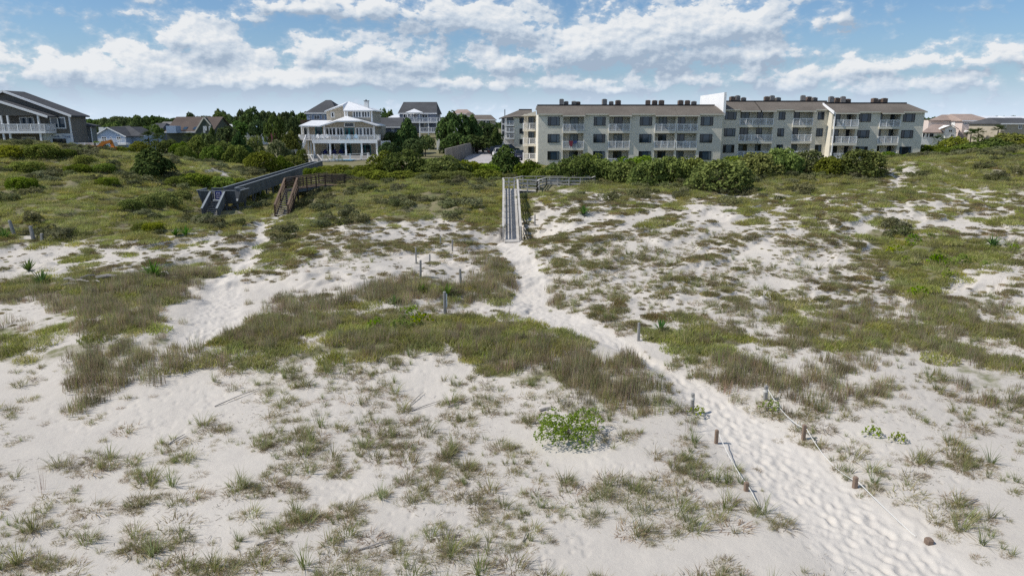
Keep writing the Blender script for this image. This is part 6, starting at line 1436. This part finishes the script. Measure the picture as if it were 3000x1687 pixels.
for paint, px, py, Y, rz, suv, lab in (('car_navy', 1475, 428, 158, .15, True, 'dark navy car parked farthest back in the left row of the lot'), ('car_black', 1463, 436, 150, .12, True, 'dark blue hatchback showing its tail behind the white car'), ('car_white', 1478, 440, 143, .2, True, 'white car parked behind the juniper in the lot'), ('car_green', 1492, 424, 168, .35, True, 'dark green car parked below the rear condominium wall'), ('car_silver', 1432, 435, 168, 1.2, True, 'silver car in the shade at the far left of the lot'), ('car_navy', 1521, 460, 131, -1.35, True, 'dark navy pickup facing the camera beside the lawn')):
    o = car(paint, suv, 'pickup' in lab); o.location = (Xp(px, py, Y), Y, zl_ + .005); o.rotation_euler.z = rz; tag(o, lab, 'car', 'cars in the parking lot')
hd = Thing('radio_mast', 'thin lattice mast on the skyline left of the condominium', 'mast', (Xp(1479, 340, 420), 420, 2.4)); xm_ = Xp(1479, 330, 420)
hd.part('shaft', MB().box(xm_ - .25, xm_ + .25, 420, 420.4, 2.4, Zp(321, 420)), 'metal_grey')
EX = Thing('excavator', 'orange excavator with its arm bent above the shrubs behind the left dune', 'excavator', (Xp(300, 440, 103.5), 103.5, 3.9))
def P1w(cx, cy, Y=103.0): return W(*c1(cx, cy), Y)
bo, el, ti = P1w(1400, 985), P1w(1615, 862), P1w(1650, 960)
EX.part('boom', MB().beam(bo, lerp(bo, el, .55) + Vector((0, 0, .35)), .4, .5).beam(lerp(bo, el, .52) + Vector((0, 0, .33)), el, .36, .4), 'excavator_orange')
EX.part('stick', MB().beam(el + Vector((-.1, 0, .1)), ti, .3, .38), 'excavator_orange'); EX.part('bucket', MB().prism([ti + Vector((-.2, -.5, .2)), ti + Vector((.25, -.5, .1)), ti + Vector((-.1, -.5, -.9)), ti + Vector((-.9, -.5, -1.2)), ti + Vector((-.7, -.5, -.4))], (0, 1.0, 0)), 'excavator_orange')
EX.part('cylinder', MB().beam(bo + Vector((.4, 0, -.3)), lerp(bo, el, .6), .14, .14), 'metal_grey'); EX.part('cab', MB().box(bo.x - 1.6, bo.x + .3, 102.3, 103.8, 4.3, 5.3).prism([(bo.x - .9, 102.4, 5.3), (bo.x + .2, 102.4, 5.3), (bo.x - .1, 102.4, 6.0), (bo.x - .9, 102.4, 6.0)], (0, 1.2, 0)), 'excavator_orange')
EX.part('track', MB().box(bo.x - 2, bo.x + .9, 101.9, 102.4, 3.6, 4.4).box(bo.x - 2, bo.x + .9, 103.6, 104.1, 3.6, 4.4), 'tyre')
fx, fz = X5(880, 555, YL), rowsL[1]['f']
tw = Thing('beach_towel', 'dark red and blue towel hung over a middle balcony rail', 'towel', (fx, YL - .2, fz)); tw.part('red_half', MB().hexa([(fx - .55, YL - .24, fz + .35), (fx - .15, YL - .26, fz + .2), (fx - .15, YL - .2, fz + .2), (fx - .55, YL - .2, fz + .35), (fx - .7, YL - .18, fz + 1.1), (fx, YL - .18, fz + 1.1), (fx, YL - .12, fz + 1.1), (fx - .7, YL - .12, fz + 1.1)]), 'towel_red'); tw.part('blue_half', MB().hexa([(fx + .05, YL - .24, fz + .6), (fx + .5, YL - .24, fz + .75), (fx + .5, YL - .2, fz + .75), (fx + .05, YL - .2, fz + .6), (fx + .01, YL - .18, fz + 1.1), (fx + .7, YL - .18, fz + 1.1), (fx + .7, YL - .12, fz + 1.1), (fx + .01, YL - .12, fz + 1.1)]), 'towel_blue')
k = 0
for col, rw in ((1, 0), (3, 0), (5, 1), (6, 1), (6, 0)):
    c = colsL[col]; f = rowsL[rw]['f']; chair('white_paint', (c[0] + (c[1] - c[0]) * (.25 + .12 * k), YL + .7, f), .3, f'white plastic chair on a condominium balcony, {ORD[k]} counted from the left wing corner', 'balcony chairs'); k += 1

# ================================================================ shrubs and trees
def dome_lobes(seed, n=30, flatten=.62):
    r = random.Random(seed); out = [((0, 0, .42), .5)]
    for i in range(n):
        a = r.uniform(0, 6.283); e = math.asin(r.uniform(0, 1)); k = r.uniform(.55, .8)
        out.append(((math.cos(a) * math.cos(e) * k, math.sin(a) * math.cos(e) * k, .30 + math.sin(e) * k * flatten), r.uniform(.2, .36)))
    for i in range(8):
        a = 6.283 * i / 8 + r.uniform(-.3, .3); out.append(((math.cos(a) * .72, math.sin(a) * .72, .16), r.uniform(.2, .28))); out.append(((math.cos(a + .4) * .78, math.sin(a + .4) * .78, .05), r.uniform(.18, .25)))
    return out
def cone_lobes(seed, n=34):
    r = random.Random(seed); out = []
    for i in range(n):
        h = (i + .5) / n; a = r.uniform(0, 6.283); k = (1 - h) ** .7 * r.uniform(.35, .85); out.append(((math.cos(a) * k * .75, math.sin(a) * k * .75, .1 + h * .92), .13 + .16 * (1 - h) * r.uniform(.8, 1.2)))
    out.append(((0, 0, .35), .36)); return out
def crown_lobes(seed, n=22):
    r = random.Random(seed); out = [((0, 0, .62), .34)]
    for i in range(n):
        a = r.uniform(0, 6.283); e = r.uniform(-.35, 1.45); k = r.uniform(.5, .85); out.append(((math.cos(a) * math.cos(e) * k, math.sin(a) * math.cos(e) * k, .62 + math.sin(e) * k * .42), r.uniform(.18, .34)))
    return out
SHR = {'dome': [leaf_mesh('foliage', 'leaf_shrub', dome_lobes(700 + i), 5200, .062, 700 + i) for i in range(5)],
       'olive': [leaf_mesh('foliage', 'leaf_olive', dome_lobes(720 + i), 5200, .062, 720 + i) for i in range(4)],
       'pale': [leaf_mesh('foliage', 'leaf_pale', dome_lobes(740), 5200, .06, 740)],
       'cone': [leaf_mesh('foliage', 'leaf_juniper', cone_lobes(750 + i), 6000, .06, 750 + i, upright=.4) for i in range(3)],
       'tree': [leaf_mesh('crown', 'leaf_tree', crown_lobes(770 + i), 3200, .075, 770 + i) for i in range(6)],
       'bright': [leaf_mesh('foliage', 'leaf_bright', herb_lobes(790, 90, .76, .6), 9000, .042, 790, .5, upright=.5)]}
def stem_mesh(seed, tree):
    r = random.Random(seed); m_ = MB(); top = .62 if tree else .35; w = .05 if tree else .04
    m_.tube([(0, 0, -.08), (r.uniform(-.03, .03), r.uniform(-.03, .03), top * .5), (r.uniform(-.06, .06), r.uniform(-.06, .06), top)], [w, w * .8, w * .5], 7)
    for i in range(5):
        a = 6.283 * i / 5 + r.uniform(-.4, .4); z0 = top * r.uniform(.3, .85)
        m_.tube([(0, 0, z0), (math.cos(a) * .22, math.sin(a) * .22, z0 + .18), (math.cos(a) * .45, math.sin(a) * .45, z0 + .26)], [w * .6, w * .4, w * .15], 5)
    return m_.mesh('trunk', 'bark')
STEM = {False: [stem_mesh(i, False) for i in range(3)], True: [stem_mesh(10 + i, True) for i in range(3)]}
PLACED = {}
def plant(kind, px, pytop, wpx, Y, name, label, cat, group=None, base=None, deep=.9, sink=.05):
    if Y < 0: Y = on_ground(px, -Y).y
    x = Xp(px, pytop, Y); zt = Zp(pytop, Y); w = wpx / FPX * Y / 2 * 1.08; zb = (H(x, Y) if base is None else base) - sink; h = max(zt - zb, .35) * (1.12 if kind in ('dome', 'olive', 'pale') else 1.04)
    tree = kind == 'tree'
    r = link(name, None, None, (x, Y, zb)); r.empty_display_size = .3
    ms = SHR[kind]; me = ms[random.randrange(len(ms))]
    top = {'dome': 1.02, 'olive': 1.02, 'pale': 1.02, 'cone': 1.08, 'tree': 1.14, 'bright': .95}[kind]
    f = link('crown' if tree else 'foliage', me, r); f.scale = (w / .98, w * deep, h / top); f.rotation_euler.z = random.uniform(0, 6.283) if deep > .85 else random.choice((0, math.pi))
    if kind != 'bright' or True:
        s = link('trunk' if tree else 'stem', STEM[tree][random.randrange(3)], r); s.scale = (w, w, h)
    tag(r, label, cat, group); PLACED.setdefault(group, []).append((px, r)); return r
def row(kind, spec, name, lab, cat, group, **kw):
    for i, (px, top, w, Y) in enumerate(sorted(spec)):
        k = kind
        if isinstance(kind, list): k = kind[i % len(kind)]
        plant(k, px, top, w, Y, name, lab.format(ORD[i]), cat, group, **kw)
# hedge in front of the condominium and left of it
row(['dome', 'olive', 'dome', 'dome'], [(1552, 480, 105, -530), (1622, 488, 95, -535), (1690, 463, 140, -540), (1762, 468, 130, -540), (1836, 478, 125, -542), (1900, 473, 120, -542), (1960, 461, 150, -545), (2032, 468, 130, -530), (2108, 474, 210, -552), (2226, 456, 140, -520), (2290, 441, 120, -512), (2440, 460, 120, -515), (2520, 443, 160, -508), (2602, 450, 110, 95), (1730, 455, 120, 86), (1870, 462, 130, 86), (2170, 462, 120, 86), (2330, 452, 110, 90), (1590, 500, 100, 73), (2460, 490, 110, 78), (2380, 488, 100, 77)],
    'evergreen_shrub', 'dark green rounded shrub, {} from the left in the hedge before the condominium', 'shrub', 'hedge before the condominium')
plant('pale', 2368, 448, 125, -510, 'silvery_shrub', 'shrub with pale silvery green foliage in the hedge before the right wing', 'shrub')
row(['dome', 'olive', 'dome'], [(1072, 488, 95, -524), (1132, 456, 130, -520), (1190, 452, 135, -516), (1250, 466, 125, -516), (1310, 466, 125, -516), (1368, 474, 115, -516), (1415, 482, 100, -518), (1030, 500, 80, -520)], 'evergreen_shrub', 'dark green shrub, {} from the left between the beach house and the juniper', 'shrub', 'shrubs between beach house and juniper')
row(['olive', 'dome', 'olive'], [(1100, 500, 120, 77), (1180, 503, 120, 77), (1262, 505, 120, 77), (1342, 503, 120, 77), (1420, 498, 110, 78), (1660, 512, 90, 74), (1520, 503, 100, 79), (1775, 508, 80, 74), (1712, 533, 44, 70.3), (1565, 545, 36, 66.8), (1745, 538, 60, 72.5)], 'low_shrub', 'low olive green shrub, {} from the left in the row behind the crossover', 'shrub', 'low shrubs behind the crossover')
plant('cone', 1478, 432, 135, -512, 'juniper_tree', 'bushy dark juniper standing in front of the parking lot', 'tree')
row(['olive', 'dome'], [(2682, 452, 120, 106), (2762, 440, 120, 108), (2838, 424, 130, 112), (2900, 408, 135, 118), (2968, 398, 140, 122), (2725, 425, 90, 124), (2800, 402, 90, 130), (2640, 455, 80, 110), (2900, 440, 120, 104), (2990, 430, 120, 106), (3060, 400, 140, 118), (2830, 445, 110, 100), (2960, 450, 110, 98)], 'evergreen_shrub', 'green shrub, {} from the left on the rise right of the condominium', 'shrub', 'shrubs right of the condominium')
for px, top, w, Y, lab in ((2495, 556, 46, 72, 'small bright green shrub alone on the right grass slope'), (2627, 555, 22, 72, 'tiny dark green shrub on the right grass slope'), (2518, 512, 30, 82, 'small round shrub below the right hedge end'), (2985, 535, 70, 72, 'olive shrub at the right edge of the grass slope'), (3020, 545, 60, 70, 'olive shrub partly outside the right edge')):
    plant('olive', px, top, w, Y, 'small_shrub', lab, 'shrub')
# left side
plant('cone', 437, 440, 180, -512, 'spreading_juniper', 'wide dark spreading juniper on the left dune', 'tree'); plant('cone', 700, 396, 110, 122, 'juniper_tree', 'tall dark juniper mass left of the beach house', 'tree')
row(['dome', 'dome', 'olive'], [(760, 447, 92, 101), (822, 466, 66, 104), (858, 458, 66, 112), (648, 415, 80, 118), (520, 420, 60, 112), (578, 411, 90, 120), (358, 432, 72, 106), (410, 415, 60, 118), (482, 414, 88, 118), (288, 418, 52, 106), (625, 430, 70, 112), (690, 430, 80, 112), (540, 432, 60, 108), (884, 440, 40, 122), (850, 400, 70, 134), (740, 405, 70, 128)], 'evergreen_shrub', 'dark green shrub, {} from the left between the brown house and the beach house', 'shrub', 'shrubs behind the left dune')
plant('pale', 812, 420, 78, 114, 'silvery_shrub', 'shrub with whitish feathery foliage just left of the beach house fence', 'shrub')
row('olive', [(385, 585, 80, -614), (430, 574, 92, -607), (480, 566, 92, -599), (525, 560, 69, -585), (520, 520, 80, -549), (565, 508, 92, -541), (600, 516, 69, -541), (640, 520, 103, -557), (690, 522, 69, -547), (410, 655, 57, -676), (450, 652, 69, -677), (72, 474, 103, -511), (225, 482, 73, -508), (30, 430, 92, -463), (120, 424, 103, -461), (250, 455, 69, -480), (190, 438, 57, -459), (700, 560, 50, -578), (756, 560, 46, -576), (60, 520, 92, -553), (310, 520, 69, -545), (300, 480, 69, -505), (920, 492, 69, -517), (880, 490, 50, -508), (1000, 487, 80, -516), (955, 486, 57, -507)], 'low_shrub', 'low olive green shrub, {} from the left hugging the left dunes', 'shrub', 'low shrubs on the left dunes')
# trees round the houses
row(['tree', 'cone', 'tree'], [(806, 346, 66, 162), (856, 380, 66, 138), (665, 376, 76, 182), (1192, 355, 115, 150), (1152, 392, 70, 152), (1245, 402, 66, 150), (1336, 338, 112, 166), (1384, 346, 104, 168), (1306, 352, 66, 166), (1424, 366, 94, 178), (1452, 380, 64, 170), (1398, 400, 130, 160), (1340, 395, 100, 158), (620, 380, 66, 190), (600, 398, 70, 150), (1215, 410, 80, 140), (1140, 420, 60, 138)], 'tree', 'dark green tree, {} from the left among the houses beyond the dune', 'tree', 'trees among the houses', base=2.3)
spec = []
rr = random.Random(5)
for px in list(range(252, 520, 30)) + list(range(610, 900, 24)): spec.append((px + rr.uniform(-8, 8), (338 if px > 600 else 350) + rr.uniform(-7, 7) - (8 if 700 < px < 860 else 0), rr.uniform(46, 72), rr.uniform(270, 320)))
spec += [(1062, 326, 50, 250), (1085, 330, 44, 255), (1045, 334, 40, 250), (1120, 328, 44, 260), (1140, 332, 40, 260), (560, 338, 50, 280), (640, 326, 34, 290)]
spec += [(1110, 352, 60, 215), (1035, 348, 40, 215), (900, 352, 60, 230), (270, 372, 60, 200), (330, 362, 70, 215), (390, 366, 60, 210), (450, 372, 60, 205), (700, 360, 70, 225), (650, 362, 60, 220), (760, 358, 70, 225), (860, 350, 60, 225), (2715, 352, 50, 230), (2690, 355, 40, 250)]
for i, s_ in enumerate(sorted(spec)): plant('tree', *s_, 'background_tree', 'round topped tree in the wood on the skyline beyond the houses', 'tree', 'trees of the skyline wood', base=2.3)
n = 900; r = np.random.default_rng(77); y = 330 + 900 * r.random(n) ** 1.6; x = (r.random(n) * 2 - 1) * .85 * y
instanced('far_wood', 'distant wood reaching to the horizon', SHR['tree'], x, y, np.full(n, 2.2), 5.8 + 3.2 * r.random(n), r.random(n) * 6.28, r.integers(0, 6, n))
# the bright bush, yuccas and palms
p = on_ground(1665, 1290); o = link('bright_bush', None, None, p); f = link('foliage', SHR['bright'][0], o); f.scale = (1.05, .9, .95); s = link('stem', STEM[False][0], o); s.scale = (.7, .7, .8); tag(o, 'bright yellow green leafy bush on the sand below the tall grass', 'bush')
for px, py, k, lab in ((2545, 1275, .34, 'small bright green weed cluster right of the roped path'), (2620, 1290, .3, 'bright green leafy weed at the right, beside dry tufts'), (2245, 1205, .4, 'green leafy plant at the foot of the rope post by the reeds'), (2032, 1215, .34, 'dark leafy weed at the foot of the left wrapped post')):
    p = on_ground(px, py); o = link('leafy_weed', None, None, p); f = link('foliage', HERB[0], o); f.scale = (k * 2, k * 1.8, k * 1.7); s = link('stem', STEM[False][1], o); s.scale = (.3, .3, .3); tag(o, lab, 'plant')
def yucca_mesh(seed):
    r = random.Random(seed); V, F, T_ = [], [], []
    for i in range(46):
        a = r.uniform(0, 6.283); e = r.uniform(.1, 1.45); L = r.uniform(.5, .75); d = Vector((math.cos(a) * math.cos(e), math.sin(a) * math.cos(e), math.sin(e))); s_ = Vector((-math.sin(a), math.cos(a), 0)) * .03; b = len(V)
        for q in (d * .05 - s_, d * .05 + s_, d * L * .6 + s_ * .8, d * L * .6 - s_ * .8, d * L + Vector((0, 0, -.05))): V.append(q)
        F += [(b, b + 1, b + 2, b + 3), (b + 3, b + 2, b + 4)]; T_ += [r.random()] * 5
    return raw_mesh('rosette', V, F, T_, 'yucca_leaf')
YU = [yucca_mesh(i) for i in range(3)]
for i, (px, py, k, lab) in enumerate(((1710, 628, 1.2, 'spiky yucca on the sand bank right of the ramp'), (1310, 870, 1.1, 'spiky yucca just behind the tall marker post'), (1235, 860, .9, 'small yucca in the grass left of the marker post'), (1155, 893, .8, 'pale yucca rosette low in the grass band'), (1935, 972, 0.9, 'yucca beside the bend of the path'), (2907, 722, 1.3, 'grey green yucca in the green hollow at the far right'), (125, 835, 1.3, 'yucca in the grass at the far left, lowest of the group'), (85, 795, 1.2, 'yucca at the far left above the bare sand'), (15, 700, 1.3, 'yucca at the left edge beside the stump posts'), (545, 690, 1.1, 'yucca in the left grass belt, right one of two'), (515, 693, 1.0, 'yucca in the left grass belt, left one of two'), (450, 812, 1.6, 'round bright yucca cluster in the left dune grass'))):
    p = on_ground(px, py); o = link('yucca', None, None, p); f = link('rosette', YU[i % 3], o); f.scale = (k, k, k); q = link('stalk', MB().tube([(0, 0, -.2), (0, 0, .12)], [.07, .05], 6).mesh('stalk', 'bark') if i == 0 else STK, o)
    if i == 0: STK = q.data
    tag(o, lab, 'plant', 'yuccas on the dunes')
def palm_crown(seed):
    r = random.Random(seed); V, F, T_ = [], [], []
    for i in range(34):
        a = r.uniform(0, 6.283); e = r.uniform(-.7, 1.3); L = r.uniform(1.1, 1.5); d = Vector((math.cos(a) * math.cos(e), math.sin(a) * math.cos(e), math.sin(e))); sd = Vector((-math.sin(a), math.cos(a), 0)); c = d * L * .5; tn = r.random()
        b = len(V); V += [Vector((0, 0, 0)), c + sd * .015, c - sd * .015]; F.append((b, b + 1, b + 2)); T_ += [tn * .5] * 3
        for j in range(-6, 7):
            f = j / 6; q = (d * math.cos(f * 1.1) + sd * math.sin(f * 1.1)).normalized() * L * .62; b = len(V); w = sd * .035 * math.cos(f) + d * .03 * math.sin(abs(f))
            V += [c - w, c + w, c + q * .6 + w * .7, c + q * .6 - w * .7, c + q + Vector((0, 0, -.22))]; F += [(b, b + 1, b + 2, b + 3), (b + 3, b + 2, b + 4)]; T_ += [tn] * 5
    return raw_mesh('fronds', V, F, T_, 'palm_leaf')
PC = [palm_crown(i) for i in range(2)]; TRK = MB().tube([(0, 0, -.2), (.04, 0, .5), (0, 0, 1)], [.17, .14, .13], 8).mesh('trunk', 'bark')
for i, (px, top, Y, lab) in enumerate(((432, 380, 150, 'fan palm right of the blue house, left one of a pair'), (460, 386, 146, 'fan palm right of the blue house, right one of a pair'), (552, 386, 178, 'fan palm before the green house, left one'), (578, 388, 176, 'fan palm before the green house, right one'), (2752, 392, 170, 'fan palm in front of the pink roofed house'), (2848, 374, 172, 'tall fan palm beside the right terrace, left one'), (2870, 372, 174, 'tall fan palm beside the right terrace, middle one'), (2928, 362, 168, 'fan palm at the right near the grey gabled house'), (1905, 470, 0, ''))):
    if Y == 0: continue
    x = Xp(px, top, Y); zt = Zp(top, Y) - 1.6; o = link('fan_palm', None, None, (x, Y, 2.3)); c = link('fronds', PC[i % 2], o, (0, 0, zt - 2.3)); c.scale = (1.25, 1.25, 1.2); t_ = link('trunk', TRK, o); t_.scale = (1, 1, zt - 2.3); tag(o, lab, 'palm', 'fan palms by the houses')
r_ = MB(); x = Xp(1288, 345, 178)
r_.tube([(x, 178, 2.3), (x + .2, 178, 8), (x - .1, 178, Zp(335, 178))], [.16, .1, .03], 6)
for a, h in ((-1.3, 7), (1.2, 7.6), (-.8, 8.6), (.9, 9.2), (.3, 9.6)): r_.tube([(x + .1, 178, h), (x + a * .6, 178.3, h + .9), (x + a, 178.2, h + 1.9)], [.06, .04, .015], 5)
dt = Thing('bare_tree', 'leafless grey tree standing right of the slate blue house', 'tree', (x, 178, 2.3)); dt.part('trunk', r_, 'driftwood')
